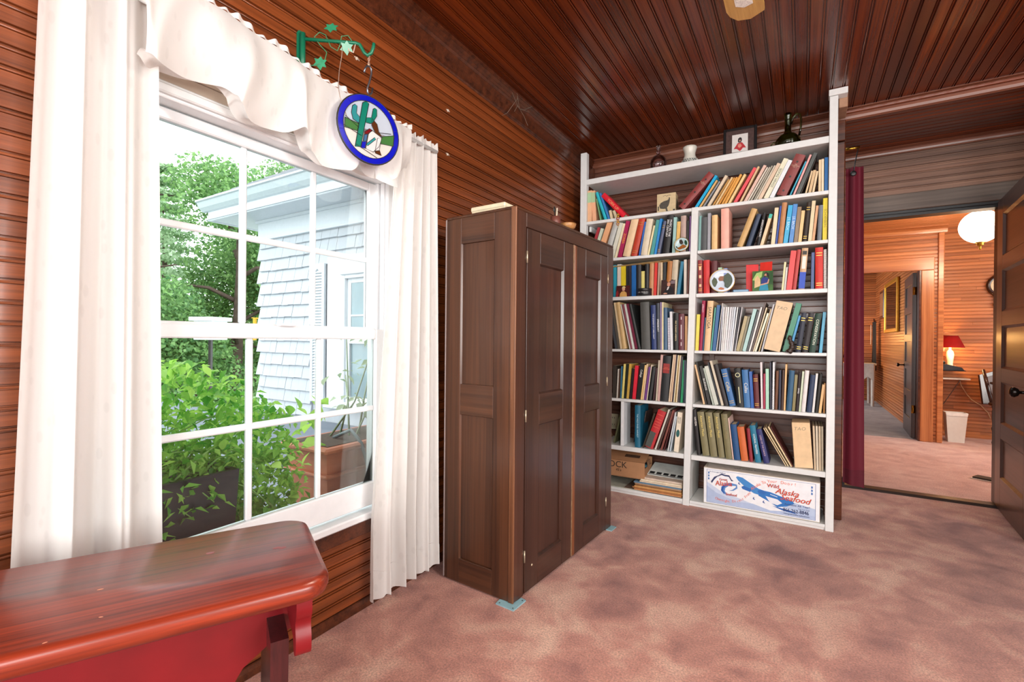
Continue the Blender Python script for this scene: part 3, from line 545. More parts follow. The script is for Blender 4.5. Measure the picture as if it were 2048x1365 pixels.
BOOKS = """
Ta|-1.3600|-1.3272|1.9530|-0.0015|0.2337|e8b48c|p|||peach paperback with mint green spine top against the upright on the top shelf|2
Ta|-1.3224|-1.2935|1.9530|-0.0600|0.2309|e9b08a|p|||peach paperback with mint green spine top beside its twin on the top shelf|2
Ta|-1.2619|-1.2513|1.9530|-0.2125|0.1688|6f9f72|p|||thin faded green book tilting behind the teal one on the top shelf|
Ta|-1.2292|-1.2072|1.9530|-0.3320|0.2208|1fb3c4|h|||bright teal hardback leaning toward the window wall on the top shelf|
Ta|-1.2017|-1.1852|1.9530|-0.3391|0.2142|3a78b8|p|||slim blue book squeezed under the big red one on the top shelf|
Ta|-1.1830|-1.1633|1.9530|-0.2241|0.0674|d9c6a4|p|||little cream booklet tucked under the red hardback on the top shelf|
Ta|-1.1491|-1.1293|1.9530|-0.3266|0.0630|cdbf9f|p|||second little cream booklet under the red hardback on the top shelf|
Ta|-1.0947|-1.0465|1.9530|-0.7350|0.2383|d5122a|h|YORK UP|e7a070|thick bright red hardback tipped far over its neighbours on the top shelf|
Tb|-0.7367|-0.6770|1.9530|0.7501|0.2723|8a3a38|h|THE|d8b9a0|burgundy ring binder tipped steeply beside the bird box on the top shelf|5
Tb|-0.6155|-0.5948|1.9530|0.5748|0.2270|16a7d8|p|||cyan and navy paperback leaning on the burgundy binder on the top shelf|
Tb|-0.5867|-0.5731|1.9530|0.5726|0.1913|d9b070|m|||thin tan booklet next to the cyan paperback on the top shelf|
Tb|-0.5641|-0.5528|1.9530|0.5768|0.1808|8d939a|m|||thin grey booklet between tan and cream books on the top shelf|
Tb|-0.5373|-0.5166|1.9530|0.5323|0.2089|d8c6ac|p|||taller cream paperback leaning among thin booklets on the top shelf|
Tb|-0.5048|-0.4943|1.9530|0.5445|0.1810|b98a45|m|||thin ochre booklet just past the tall cream paperback on the top shelf|
Tb|-0.4894|-0.4762|1.9530|0.5247|0.1916|e0bf8a|m|||pale orange thin booklet leaning past the ochre one on the top shelf|
Tb|-0.4727|-0.4591|1.9530|0.5240|0.1852|c98a35|m|||first of three dark orange booklets on the top shelf|
Tb|-0.4517|-0.4387|1.9530|0.4926|0.1827|d99a40|m|||middle of three dark orange booklets on the top shelf|
Tb|-0.4352|-0.4196|1.9530|0.4796|0.1979|e0a24a|m|||last of three dark orange booklets on the top shelf|
Tb|-0.4124|-0.3954|1.9530|0.4895|0.1928|e6c98c|m|||yellowish thin booklet before the red and pink one on the top shelf|
Tb|-0.3814|-0.3607|1.9530|0.5118|0.2295|e2525a|p|||red booklet with a pink band leaning in the row on the top shelf|
Tc|-0.3460|-0.3331|1.9530|0.4573|0.2304|d8b88c|p|||tan paperback leaning just after the red one on the top shelf|
Tc|-0.3221|-0.3029|1.9530|0.4849|0.2332|dcb8a8|p|||pale pink paperback with a black spine label on the top shelf|
Tc|-0.3001|-0.2906|1.9530|0.5008|0.2194|d8cfc0|m|||thin ivory booklet with a dark label on the top shelf|
Tc|-0.2838|-0.2748|1.9530|0.4898|0.2170|b9b3a4|m|||thin greyish booklet with a blue band on the top shelf|
Tc|-0.2669|-0.2589|1.9530|0.4602|0.2215|a9a393|m|||thin stone grey booklet with a blue band on the top shelf|
Tc|-0.2568|-0.2455|1.9530|0.4738|0.2215|c8c0ae|m|||thin pale booklet with a teal band on the top shelf|
Tc|-0.2434|-0.2220|1.9530|0.4698|0.2277|d9c0a6|p|||beige paperback before the wide cream pair on the top shelf|
Tc|-0.2141|-0.1854|1.9530|0.4440|0.2488|e2dfc4|p|SONG VINGS|4a5a4a|cream paperback with dark capitals up the spine on the top shelf|
Tc|-0.1822|-0.1564|1.9530|0.4347|0.2332|e4e8ec|p|||white paperback leaning against the burgundy binder on the top shelf|
Tc|-0.1487|-0.0911|1.9530|0.4108|0.2488|86403e|h|THE|d8b9a0|burgundy binder with three rivet holes near the doorway end on the top shelf|5
Tc|-0.0747|-0.0658|1.9530|0.3954|0.2076|3aa0bc|m|||thin teal booklet beyond the burgundy binder on the top shelf|
Tc|-0.0566|-0.0452|1.9530|0.3573|0.2403|e8a8a4|m|||thin pink spotted booklet reaching high on the top shelf|
Tc|-0.0422|-0.0212|1.9530|0.3673|0.2458|4c504e|p|||dark grey plastic bound book leaning high on the top shelf|
Tc|-0.0187|-0.0142|1.9530|0.3637|0.2099|352824|m|||thin dark brown booklet behind the grey bound book on the top shelf|
Tc|0.0058|0.0153|1.9530|0.2296|0.1337|d8bf98|p|||short tan paperback, first after the dark ones on the top shelf|
Tc|0.0217|0.0369|1.9530|0.1885|0.1352|d2b48a|p|||short tan paperback with a red foot label on the top shelf|
Tc|0.0410|0.0522|1.9530|0.1629|0.1260|e0c8a0|p|||short cream paperback with a red top label on the top shelf|
Tc|0.0730|0.0857|1.9530|0.0033|0.1901|dcc6a0|p|||tall cream paperback with red foot band on the top shelf|
Tc|0.0877|0.1000|1.9530|-0.0031|0.1916|e0d0b0|p|||tall plain cream paperback by the blue one on the top shelf|
Tc|0.1021|0.1190|1.9530|0.0006|0.1964|1e6fb4|p|||blue paperback standing against the doorway upright on the top shelf|
L2|-1.3600|-1.3391|1.6710|0.3231|0.2454|a5303a|p|||small dark red paperback half hidden by the wardrobe on the second shelf, window bay|
L2|-1.3330|-1.3086|1.6710|0.3166|0.2347|c2ccb8|p|||small pale green paperback half hidden by the wardrobe on the second shelf, window bay|
L2|-1.3015|-1.2605|1.6710|0.3386|0.2874|e3aa7c|p|||peach paperback showing over the wardrobe top on the second shelf, window bay|
L2|-1.2380|-1.1991|1.6710|0.2965|0.2652|b4b6b2|h|||silver grey hardback leaning behind the wardrobe corner on the second shelf, window bay|
L2|-1.1881|-1.1595|1.6710|0.2707|0.2553|d6d6c6|p|||off-white paperback beside the silver grey one on the second shelf, window bay|
L2|-1.1543|-1.1366|1.6710|0.2538|0.2481|e4d9b8|p|||ivory paperback beside the magenta one on the second shelf, window bay|
L2|-1.1308|-1.1012|1.6710|0.2342|0.2603|a41b50|p|ZORBA|f0a030|magenta paperback with orange lettering and heart on the second shelf, window bay|
L2|-1.0932|-1.0402|1.6710|0.2341|0.2735|e3c39b|h|||thick cream hardback with a small blue emblem on the second shelf, window bay|
L2|-1.0336|-0.9904|1.6710|0.2164|0.2718|b83a22|h|||thick rust red hardback with gilt bands on the second shelf, window bay|
L2|-0.9780|-0.9654|1.6710|0.1687|0.2377|2a62b4|m|||thin royal blue book with white spine text on the second shelf, window bay|
L2|-0.9622|-0.9182|1.6710|0.1585|0.2506|d8cbb2|h|||thick ivory book with a patterned foot on the second shelf, window bay|
L2|-0.9169|-0.9050|1.6710|0.1992|0.2054|e9dcae|m|||thin ivory book before the sea green one on the second shelf, window bay|
L2|-0.8978|-0.8743|1.6710|0.1684|0.2394|4c9a98|p|||sea green paperback with a white stripe on the second shelf, window bay|
L2|-0.8705|-0.8544|1.6710|0.1580|0.2441|2a86cf|p|||sky blue slim paperback on the second shelf, window bay|
L2|-0.8519|-0.8315|1.6710|0.1881|0.2248|565d78|h|||slate blue hardback with gilt marks on the second shelf, window bay|
L2|-0.8139|-0.7703|1.6710|0.1134|0.2579|1c1b1c|h|MUSIC IN THE 20th CENTURY|f0f0f0|thick black hardback with big white spine capitals on the second shelf, window bay|
L2|-0.7516|-0.7306|1.6710|0.0397|0.2414|9dc4bf|p|||pale aqua paperback next to the big black one on the second shelf, window bay|
L2|-0.7283|-0.7056|1.6710|0.0471|0.2085|e0b668|p|||short mustard paperback behind the round dish on the second shelf, window bay|
L2|-0.6960|-0.6625|1.6710|0.0047|0.2434|b59c92|h|||grey pink cloth hardback behind the round dish on the second shelf, window bay|
L2|-0.6602|-0.6451|1.6710|0.0124|0.2093|2c2a24|p|||black paperback with cream title blocks on the second shelf, window bay|
L2|-0.6421|-0.6336|1.6710|0.0116|0.2372|8e63a4|m|||thin purple booklet against the middle upright on the second shelf, window bay|
R2|-0.5836|-0.5697|1.6710|0.0214|0.2293|76a29e|p|||thin grey green book against the middle upright on the second shelf, doorway bay|
R2|-0.5695|-0.5322|1.6710|0.0121|0.2171|4a4e50|h|||charcoal cloth hardback on the second shelf, doorway bay|
R2|-0.5287|-0.5101|1.6710|0.0048|0.2407|9a9aa2|p|||silver grey narrow paperback on the second shelf, doorway bay|
R2|-0.5020|-0.4687|1.6710|0.0007|0.2224|e4bd84|h|||mustard cream hardback with a dark side cover on the second shelf, doorway bay|
R2|-0.4448|-0.3988|1.6710|-0.0096|0.2558|ecaf9e|h|||thick faded pink hardback standing alone on the second shelf, doorway bay|
R2|-0.3578|-0.3240|1.6710|0.3470|0.2418|c9a36a|h|||light brown board book leaning in a gap on the second shelf, doorway bay|
R2|-0.3056|-0.2798|1.6710|0.3005|0.2028|33425a|h|||dark navy hardback leaning after the light brown one on the second shelf, doorway bay|
R2|-0.2455|-0.2282|1.6710|0.1675|0.2023|1b1b1d|h|AMERICAN MUSIC|f0f0f0|black hardback leaning with white spine capitals on the second shelf, doorway bay|
R2|-0.2271|-0.2088|1.6710|0.2639|0.1938|e0c49c|p|||cream book with a turquoise spine top on the second shelf, doorway bay|1
R2|-0.1669|-0.1456|1.6710|0.0863|0.2224|e2cda8|p|||tall ivory paperback before the thin navy one on the second shelf, doorway bay|
R2|-0.1438|-0.1336|1.6710|0.0980|0.2317|26469c|m|||thin navy blue booklet with pale lettering on the second shelf, doorway bay|
R2|-0.1307|-0.1047|1.6710|0.0889|0.2475|b98256|h|||tan brown hardback with mottled lettering on the second shelf, doorway bay|
R2|-0.1025|-0.0781|1.6710|0.1105|0.2283|12a2d4|p|J.S. BACH|c8f0f0|cyan paperback with pale capitals on the second shelf, doorway bay|
R2|-0.0735|-0.0504|1.6710|0.0939|0.2306|3f83c8|p|J.S. BACH|d8ecf8|mid blue paperback with pale capitals on the second shelf, doorway bay|
R2|-0.0481|-0.0268|1.6710|0.0867|0.2122|82694c|p|||brown picture spine paperback on the second shelf, doorway bay|
R2|-0.0257|-0.0076|1.6710|0.0875|0.1869|e4bd82|p|||short sand coloured paperback on the second shelf, doorway bay|
R2|-0.0045|0.0187|1.6710|0.0908|0.2319|2e2119|h|||dark brown hardback with gilt title on the second shelf, doorway bay|
R2|0.0239|0.0427|1.6710|0.0785|0.2377|d8c7a0|p|||tall cream paperback near the doorway end on the second shelf, doorway bay|
R2|0.0437|0.0571|1.6710|0.0904|0.2080|cf9b6e|p|||peach tan paperback next to the grey one on the second shelf, doorway bay|
R2|0.0691|0.0907|1.6710|0.0357|0.2058|757c84|h|||steel grey hardback with faint gold title on the second shelf, doorway bay|
R2|0.0956|0.1175|1.6710|0.0061|0.2446|f2d91a|p|SCHOENBERG|a09010|bright yellow tall paperback at the doorway end on the second shelf, doorway bay|
L3|-1.1576|-1.1345|1.3910|-0.0101|0.2309|2a9fb8|p|||turquoise paperback by the wardrobe edge on the third shelf, window bay|
L3|-1.1299|-1.1016|1.3910|-0.0036|0.2346|ddd6cc|p|||white paperback next to the yellow one on the third shelf, window bay|
L3|-1.1003|-1.0662|1.3910|-0.0060|0.2206|e0c929|p|||yellow paperback with a drawn figure on the third shelf, window bay|
L3|-1.0632|-1.0488|1.3910|-0.0101|0.2179|26262a|p|||black slim paperback beside the yellow one on the third shelf, window bay|
L3|-1.0467|-1.0265|1.3910|-0.0101|0.2284|2b2630|p|||black slim paperback with pale pink letters on the third shelf, window bay|
L3|-1.0244|-0.9920|1.3910|-0.0100|0.2267|1b62a8|p|||glossy blue paperback over the snapshot on the third shelf, window bay|
L3|-0.9905|-0.9578|1.3910|-0.0036|0.2269|222226|h|||glossy black hardback above the round tin on the third shelf, window bay|
L3|-0.9555|-0.9330|1.3910|-0.0100|0.1738|d8cc78|p|||short pale yellow book above the round tin on the third shelf, window bay|
L3|-0.9309|-0.9051|1.3910|-0.0035|0.2223|1e1e20|h|||black hardback with tiny green mark on the third shelf, window bay|
L3|-0.9023|-0.8731|1.3910|0.0150|0.2284|b98258|h|||plain tan hardback beside the narrow red one on the third shelf, window bay|
L3|-0.8719|-0.8534|1.3910|0.0305|0.2301|d03028|p|||narrow glossy red paperback on the third shelf, window bay|
L3|-0.8472|-0.8335|1.3910|0.0266|0.2297|a88f7c|p|||dull taupe paperback behind the portrait photo on the third shelf, window bay|
L3|-0.8258|-0.8115|1.3910|-0.0037|0.2259|cbb594|p|||pale tan paperback behind the portrait photo on the third shelf, window bay|
L3|-0.8104|-0.7917|1.3910|0.0236|0.2310|202226|p|||black paperback with white script over the portrait photo on the third shelf, window bay|
L3|-0.7895|-0.7588|1.3910|0.0528|0.2277|a86c34|h|||rust brown patterned hardback on the third shelf, window bay|
L3|-0.7575|-0.7210|1.3910|0.0541|0.2335|bfb29a|h|||wide stone coloured hardback on the third shelf, window bay|
L3|-0.7183|-0.6989|1.3910|0.1108|0.2221|1f7090|p|||petrol blue leaning paperback on the third shelf, window bay|
L3|-0.6726|-0.6546|1.3910|-0.0041|0.2319|d2c9be|p|||ivory paperback beside the petrol blue one on the third shelf, window bay|
L3|-0.6527|-0.6427|1.3910|0.0277|0.2308|6a3428|m|||thin brown booklet against the middle upright on the third shelf, window bay|
R3|-0.5810|-0.5542|1.3910|-0.0146|0.2199|8b2f34|h|||maroon hardback with pale gilt emblems on the third shelf, doorway bay|6
R3|-0.5479|-0.5109|1.3910|-0.0146|0.2172|c9302f|h|||plain bright red hardback on the third shelf, doorway bay|
R3|-0.5025|-0.4682|1.3910|0.0003|0.2088|5d2a2e|h|||dark maroon leather hardback with a ribbon on the third shelf, doorway bay|
R3|-0.4610|-0.4374|1.3910|-0.0096|0.1633|a8ceb0|p|||mint green paperback before the round plate on the third shelf, doorway bay|
R3|-0.4359|-0.4298|1.3910|0.0007|0.1591|a9985c|m|||thin khaki booklet beside the mint paperback on the third shelf, doorway bay|
R3|-0.4272|-0.4068|1.3910|-0.0096|0.1564|7f93c8|p|||lavender blue paperback beside the round plate on the third shelf, doorway bay|
R3|-0.1086|-0.0972|1.3910|0.0768|0.1707|e3d9a8|m|||thin cream booklet beside the child picture on the third shelf, doorway bay|
R3|-0.0960|-0.0856|1.3910|0.0738|0.1384|c8c6c0|m|||short white booklet by the glossy red one on the third shelf, doorway bay|
R3|-0.0845|-0.0544|1.3910|0.0971|0.2347|d91a1c|p|||glossy bright red book leaning on the third shelf, doorway bay|
R3|-0.0524|-0.0329|1.3910|0.0988|0.2377|bb4a48|h|||dusty red cloth book leaning on the third shelf, doorway bay|
R3|-0.0216|0.0098|1.3910|0.0701|0.2432|cdaa84|h|||tan boxed book with a royal blue lower half on the third shelf, doorway bay|3
R3|0.0408|0.0567|1.3910|0.0092|0.2158|24407c|p|||navy blue glossy paperback standing in a gap on the third shelf, doorway bay|
R3|0.0636|0.1018|1.3910|-0.0093|0.2411|c92c22|h|||thick scarlet hardback with gilt bands on the third shelf, doorway bay|
R3|0.1044|0.1190|1.3910|-0.0092|0.2291|dcd8d0|s|||white spiral bound notebook against the doorway upright on the third shelf, doorway bay|
L4|-1.1410|-1.1207|1.0200|-0.1784|0.3199|40444a|m|||thin dark score leaning by the wardrobe on the fourth shelf, window bay|
L4|-1.1192|-1.1021|1.0200|-0.1728|0.3188|565048|m|||second thin dark score leaning by the wardrobe on the fourth shelf, window bay|
L4|-1.1006|-1.0874|1.0200|-0.1588|0.3358|d7c09a|m|||cream record sleeve leaning, first of two on the fourth shelf, window bay|
L4|-1.0861|-1.0557|1.0200|-0.1602|0.3354|cfae78|h|||thick straw coloured album leaning on the fourth shelf, window bay|
L4|-1.0358|-1.0283|1.0200|-0.2181|0.3259|d6d3cc|m|||thin white sleeve beside the straw album on the fourth shelf, window bay|
L4|-1.0259|-1.0139|1.0200|-0.2037|0.3243|8c4a58|m|||thin mauve sleeve among white ones on the fourth shelf, window bay|
L4|-1.0124|-0.9982|1.0200|-0.2023|0.3252|d4d8d0|m|||white and green sleeve before the maroon dotted one on the fourth shelf, window bay|
L4|-0.9949|-0.9771|1.0200|-0.2098|0.3268|6f1c38|m|||maroon dotted sleeve leaning on the fourth shelf, window bay|
L4|-0.9739|-0.9544|1.0200|-0.2171|0.3237|272b2b|h|||black framed panel leaning on the fourth shelf|
L4|-0.9491|-0.8879|1.0200|-0.0396|0.3284|4d4d4a|h|||thick charcoal ring binder standing upright on the fourth shelf, window bay|
L4|-0.8799|-0.8465|1.0200|-0.0335|0.3056|25376c|h|THE LEGENDS OF CHRIS-CRAFT|e8ecf4|navy hardback with long white capitals on the fourth shelf, window bay|
L4|-0.8428|-0.8215|1.0200|-0.0278|0.3188|3c424c|h|SPEEDBOAT|f0f0f0|charcoal hardback with white capitals and bars on the fourth shelf, window bay|
L4|-0.8207|-0.8117|1.0200|-0.0168|0.3251|9d8ab0|m|||thin lilac and white booklet on the fourth shelf, window bay|
L4|-0.8103|-0.8004|1.0200|-0.0099|0.3246|e6d8ac|m|||thin cream booklet between lilac and slate books on the fourth shelf, window bay|
L4|-0.7985|-0.7755|1.0200|-0.0118|0.2871|466480|h|||slate blue cloth hardback on the fourth shelf, window bay|
L4|-0.7732|-0.7583|1.0200|-0.0188|0.2181|b0a8b8|s|||grey lilac spiral notebook on the fourth shelf, window bay|
L4|-0.7546|-0.7380|1.0200|-0.0323|0.2591|dcdce0|m|||white slim catalogue beside the spiral notebook on the fourth shelf, window bay|
L4|-0.7358|-0.7039|1.0200|-0.0021|0.2484|171718|h|ERIC SLOANE'S AMERICA|f0dca8|black hardback with cream capitals on the fourth shelf, window bay|
L4|-0.7006|-0.6653|1.0200|-0.0065|0.2421|65303a|h|||plum hardback with a thin white title on the fourth shelf, window bay|4
L4|-0.6616|-0.6453|1.0200|-0.0063|0.2273|d09c68|p|||tan paperback against the middle upright on the fourth shelf, window bay|
R4|-0.5959|-0.5755|1.0190|0.0305|0.2375|e0cc4a|p|||yellow slim paperback against the middle upright on the fourth shelf, doorway bay|
R4|-0.5736|-0.5547|1.0190|0.0550|0.3260|9c1c44|h|LOVIEST|f0d0dc|crimson hardback with upward white capitals on the fourth shelf, doorway bay|
R4|-0.5530|-0.5444|1.0190|0.0610|0.2168|2c4a68|m|||thin dark blue booklet beside the crimson hardback on the fourth shelf, doorway bay|
R4|-0.5426|-0.5071|1.0190|0.0590|0.3235|e6bf92|h|SARATOGA|2c2a2c|peach tan hardback with dark ornamental capitals on the fourth shelf, doorway bay|
R4|-0.5044|-0.4960|1.0190|0.0842|0.2814|58a898|m|||thin turquoise booklet beside the tan hardback on the fourth shelf, doorway bay|
R4|-0.4933|-0.4728|1.0190|0.0865|0.2953|15568e|p|||deep blue paperback with white spine label on the fourth shelf, doorway bay|
R4|-0.4702|-0.4663|1.0190|0.1085|0.3091|ece6e0|m|||tall white magazine, first of the white run on the fourth shelf, doorway bay|
R4|-0.4533|-0.4465|1.0190|0.0660|0.2856|b4b8c4|m|||grey blue magazine in the white run on the fourth shelf, doorway bay|
R4|-0.4412|-0.4343|1.0190|0.0501|0.2815|eceae8|m|||white magazine with a dark edge, third of the run on the fourth shelf, doorway bay|
R4|-0.4333|-0.4227|1.0190|0.0618|0.2814|d8d6d4|m|||pale grey magazine, fourth of the white run on the fourth shelf, doorway bay|
R4|-0.4214|-0.4119|1.0190|0.0653|0.2811|e8e8e8|m|||white magazine, fifth of the run on the fourth shelf, doorway bay|
R4|-0.4106|-0.4004|1.0190|0.0769|0.2809|dcdce0|m|||pale magazine, sixth of the white run on the fourth shelf, doorway bay|
R4|-0.3991|-0.3902|1.0190|0.0811|0.2806|d0d4d8|m|||pale magazine, seventh of the white run on the fourth shelf, doorway bay|
R4|-0.3894|-0.3800|1.0190|0.0872|0.2805|d4dce4|m|||bluish white magazine, eighth of the run on the fourth shelf, doorway bay|
R4|-0.3792|-0.3719|1.0190|0.1052|0.2797|e6e6e6|m|||white magazine, ninth of the run on the fourth shelf, doorway bay|
R4|-0.3704|-0.3625|1.0190|0.1183|0.2797|3c3c44|m|||dark magazine near the end of the white run on the fourth shelf, doorway bay|
R4|-0.3617|-0.3558|1.0190|0.1318|0.2807|c8c6c8|m|||grey magazine, last of the white run on the fourth shelf, doorway bay|
R4|-0.3548|-0.3347|1.0190|0.2089|0.2242|a8986c|p|||short khaki paperback after the white magazines on the fourth shelf, doorway bay|
R4|-0.3332|-0.3203|1.0190|0.2079|0.2224|7c7458|p|||short dark khaki paperback after the white magazines on the fourth shelf, doorway bay|
R4|-0.3186|-0.2980|1.0190|0.2255|0.2688|a4c8c4|p|||pale aqua paperback leaning in the row on the fourth shelf, doorway bay|
R4|-0.2963|-0.2846|1.0190|0.2352|0.2563|34383c|p|||black paperback with faint white title, leaning on the fourth shelf, doorway bay|
R4|-0.2830|-0.2730|1.0190|0.2319|0.2806|e4e0dc|m|||white booklet leaning, first of the mixed run on the fourth shelf, doorway bay|
R4|-0.2706|-0.2603|1.0190|0.2382|0.3122|5c4a44|m|||tall dark booklet leaning in the mixed run on the fourth shelf, doorway bay|
R4|-0.2594|-0.2516|1.0190|0.2524|0.2798|d8c8a8|m|||thin ivory booklet in the mixed run on the fourth shelf, doorway bay|
R4|-0.2506|-0.2394|1.0190|0.2754|0.2451|dcdcc4|p|||ivory mottled paperback leaning in the mixed run on the fourth shelf, doorway bay|
R4|-0.2286|-0.2214|1.0190|0.2358|0.2684|c4ac84|m|||sand and blue booklet leaning in the mixed run on the fourth shelf, doorway bay|
R4|-0.2147|-0.2058|1.0190|0.2140|0.2967|bcbcc0|m|||grey white booklet leaning on the file box on the fourth shelf, doorway bay|
R4|-0.2050|-0.1134|1.0190|0.2225|0.3023|e0c4a0|x|TAO|8c7c68|wide tan card file box leaning, marked TAO on the fourth shelf, doorway bay|
R4|-0.1019|-0.0716|1.0190|0.2333|0.2968|0f7a58|p|||glossy emerald green folder leaning on the file box on the fourth shelf, doorway bay|
R4|-0.0686|-0.0558|1.0190|0.2236|0.2236|3a8ec0|m|||light blue slim paperback behind the carved wood on the fourth shelf, doorway bay|
R4|-0.0325|-0.0065|1.0190|0.1234|0.2351|2b3040|h|||blue black cloth hardback with gilt bands on the fourth shelf, doorway bay|
R4|0.0005|0.0291|1.0190|0.1307|0.2359|2b2628|h|||brown black cloth hardback with gilt bands on the fourth shelf, doorway bay|
R4|0.0345|0.0655|1.0190|0.1371|0.2301|244034|h|CONSERVATION|d8e0cc|dark green hardback with pale title on the fourth shelf, doorway bay|
R4|0.0842|0.0998|1.0190|0.0768|0.2369|3a9cc0|p|||light blue paperback against the doorway upright on the fourth shelf, doorway bay|
L5|-1.1563|-1.1306|0.6700|0.0085|0.2309|3c3630|p|||dark picture spine paperback by the wardrobe on the fifth shelf, window bay|
L5|-1.1277|-1.1175|0.6700|0.0378|0.2076|cfc8bc|m|||thin white booklet beside the dark picture spine on the fifth shelf, window bay|
L5|-1.1158|-1.1056|0.6700|0.0422|0.2054|4a3428|m|||thin brown booklet before the blue one on the fifth shelf, window bay|
L5|-1.1004|-1.0910|0.6700|0.0209|0.2276|3c7390|m|||thin steel blue booklet on the fifth shelf, window bay|
L5|-1.0896|-1.0750|0.6700|0.0529|0.2450|e6d57c|m|||pale yellow booklet with a star at its foot on the fifth shelf, window bay|
L5|-1.0736|-1.0574|0.6700|0.0671|0.2459|25281e|p|||black green paperback beside the pale yellow one on the fifth shelf, window bay|
L5|-1.0555|-1.0380|0.6700|0.0720|0.2466|c9a44c|p|||ochre paperback on the fifth shelf, window bay|
L5|-1.0361|-1.0170|0.6700|0.0962|0.2154|231d20|p|||shorter black paperback with a white foot label on the fifth shelf, window bay|
L5|-1.0128|-0.9887|0.6700|0.0804|0.2361|d6283c|p|||bright red paperback with a paler stripe on the fifth shelf, window bay|
L5|-0.9868|-0.9554|0.6700|0.1112|0.2530|1c1c1a|p|Collage|f0f0e8|black paperback with big white title and cream edges on the fifth shelf, window bay|
L5|-0.9540|-0.9421|0.6700|0.1135|0.2435|dcb878|m|||thin tan booklet, first of two on the fifth shelf, window bay|
L5|-0.9396|-0.9320|0.6700|0.1068|0.2518|e0c4a0|m|||thin tan booklet, second of two on the fifth shelf, window bay|
L5|-0.9302|-0.9156|0.6700|0.1316|0.2316|6a3a7c|p|||purple paperback on the fifth shelf, window bay|
L5|-0.9130|-0.9065|0.6700|0.1236|0.2480|e6d6bc|m|||thin cream booklet beside the purple one on the fifth shelf, window bay|
L5|-0.9046|-0.8781|0.6700|0.1188|0.2321|18181a|h|||black hardback with small white vertical title on the fifth shelf, window bay|
L5|-0.8697|-0.8568|0.6700|0.0857|0.2270|3c2024|m|||very dark maroon booklet on the fifth shelf, window bay|
L5|-0.8505|-0.8405|0.6700|0.0615|0.2789|c4b8a4|m|||cream music score before the tall black binder on the fifth shelf, window bay|
L5|-0.8388|-0.8227|0.6700|0.0634|0.3167|c49c94|m|||pinkish tall score before the black binder on the fifth shelf, window bay|
L5|-0.8213|-0.7686|0.6700|0.0677|0.3087|1e2022|h|MUSIC|d04030|thick black binder with a red label on the fifth shelf, window bay|
L5|-0.7653|-0.7559|0.6700|0.0896|0.3194|d8c0a4|m|||cream score, first past the black binder on the fifth shelf, window bay|
L5|-0.7530|-0.7428|0.6700|0.0832|0.3195|d0b090|m|||tan score, second past the black binder on the fifth shelf, window bay|
L5|-0.7383|-0.7336|0.6700|0.0717|0.3194|443c4c|m|||thin dark score among cream ones on the fifth shelf, window bay|
L5|-0.7322|-0.7254|0.6700|0.0807|0.3171|e4dab8|m|||ivory score, fourth past the black binder on the fifth shelf, window bay|
L5|-0.7212|-0.7171|0.6700|0.0701|0.3170|c8a050|m|||thin golden score on the fifth shelf, window bay|
L5|-0.7158|-0.7077|0.6700|0.0720|0.3158|dccaac|m|||cream score next to the golden one on the fifth shelf, window bay|
L5|-0.7055|-0.6921|0.6700|0.0674|0.3089|38343a|m|||dark score before the green binder on the fifth shelf, window bay|
L5|-0.6878|-0.6719|0.6700|0.0548|0.2837|128a58|p|||green plastic binder on the fifth shelf, window bay|
L5|-0.6671|-0.6515|0.6700|0.0055|0.2812|1e2c40|p|||navy dotted binder against the middle upright on the fifth shelf, window bay|
R5|-0.5432|-0.5313|0.6700|-0.2216|0.2619|d8b48a|m|||tan slim book leaning, first in the bay on the fifth shelf, doorway bay|
R5|-0.5289|-0.5181|0.6700|-0.2277|0.2824|25221e|m|||black dotted slim book leaning on the fifth shelf, doorway bay|
R5|-0.5143|-0.4943|0.6700|-0.2234|0.2546|2a2826|p|BLUEGRASS|f0f0e8|black book with white and orange labels, leaning on the fifth shelf, doorway bay|
R5|-0.4873|-0.4771|0.6700|-0.2483|0.2429|aab4a8|m|||grey green slim book leaning on the fifth shelf, doorway bay|
R5|-0.4743|-0.4494|0.6700|-0.2563|0.2550|c8ccc0|p|||pale grey patterned book leaning on the fifth shelf, doorway bay|
R5|-0.4446|-0.4363|0.6700|-0.2714|0.2823|2c3038|m|||thin dark book with pale letters, leaning on the fifth shelf, doorway bay|
R5|-0.4346|-0.4195|0.6700|-0.2539|0.2927|cfc2ac|m|||cream marbled book leaning on the fifth shelf, doorway bay|
R5|-0.4166|-0.3908|0.6700|-0.2535|0.2682|2f2a2b|h|||dark brown black cloth hardback leaning on the fifth shelf, doorway bay|
R5|-0.3847|-0.3501|0.6700|-0.2335|0.2381|406fa6|h|Callas|ead9a0|mid blue cloth hardback leaning with gilt script on the fifth shelf, doorway bay|
R5|-0.3412|-0.3043|0.6700|-0.0945|0.2411|1f2022|h|||black hardback with a pale ring emblem on the fifth shelf, doorway bay|7
R5|-0.3019|-0.2671|0.6700|-0.0753|0.2346|3e72a8|h|Callas|e4e4dc|mid blue cloth hardback upright with pale script on the fifth shelf, doorway bay|
R5|-0.2655|-0.2480|0.6700|-0.0614|0.2256|1757a8|p|||bright royal blue slim hardback on the fifth shelf, doorway bay|
R5|-0.2452|-0.2169|0.6700|-0.0563|0.2082|5e2226|h|||maroon leather hardback with gilt block on the fifth shelf, doorway bay|
R5|-0.2102|-0.1995|0.6700|-0.0262|0.2855|e2d6d8|m|||tall white folder beside the maroon leather book on the fifth shelf, doorway bay|
R5|-0.1978|-0.1865|0.6700|-0.0062|0.2160|a01e44|m|||thin crimson book with white letters on the fifth shelf, doorway bay|
R5|-0.1846|-0.1668|0.6700|-0.0114|0.2461|a6d4bc|p|||mint green paperback on the fifth shelf, doorway bay|
R5|-0.1621|-0.1523|0.6700|-0.0160|0.2871|26283a|m|||tall thin navy folder with a white edge on the fifth shelf, doorway bay|
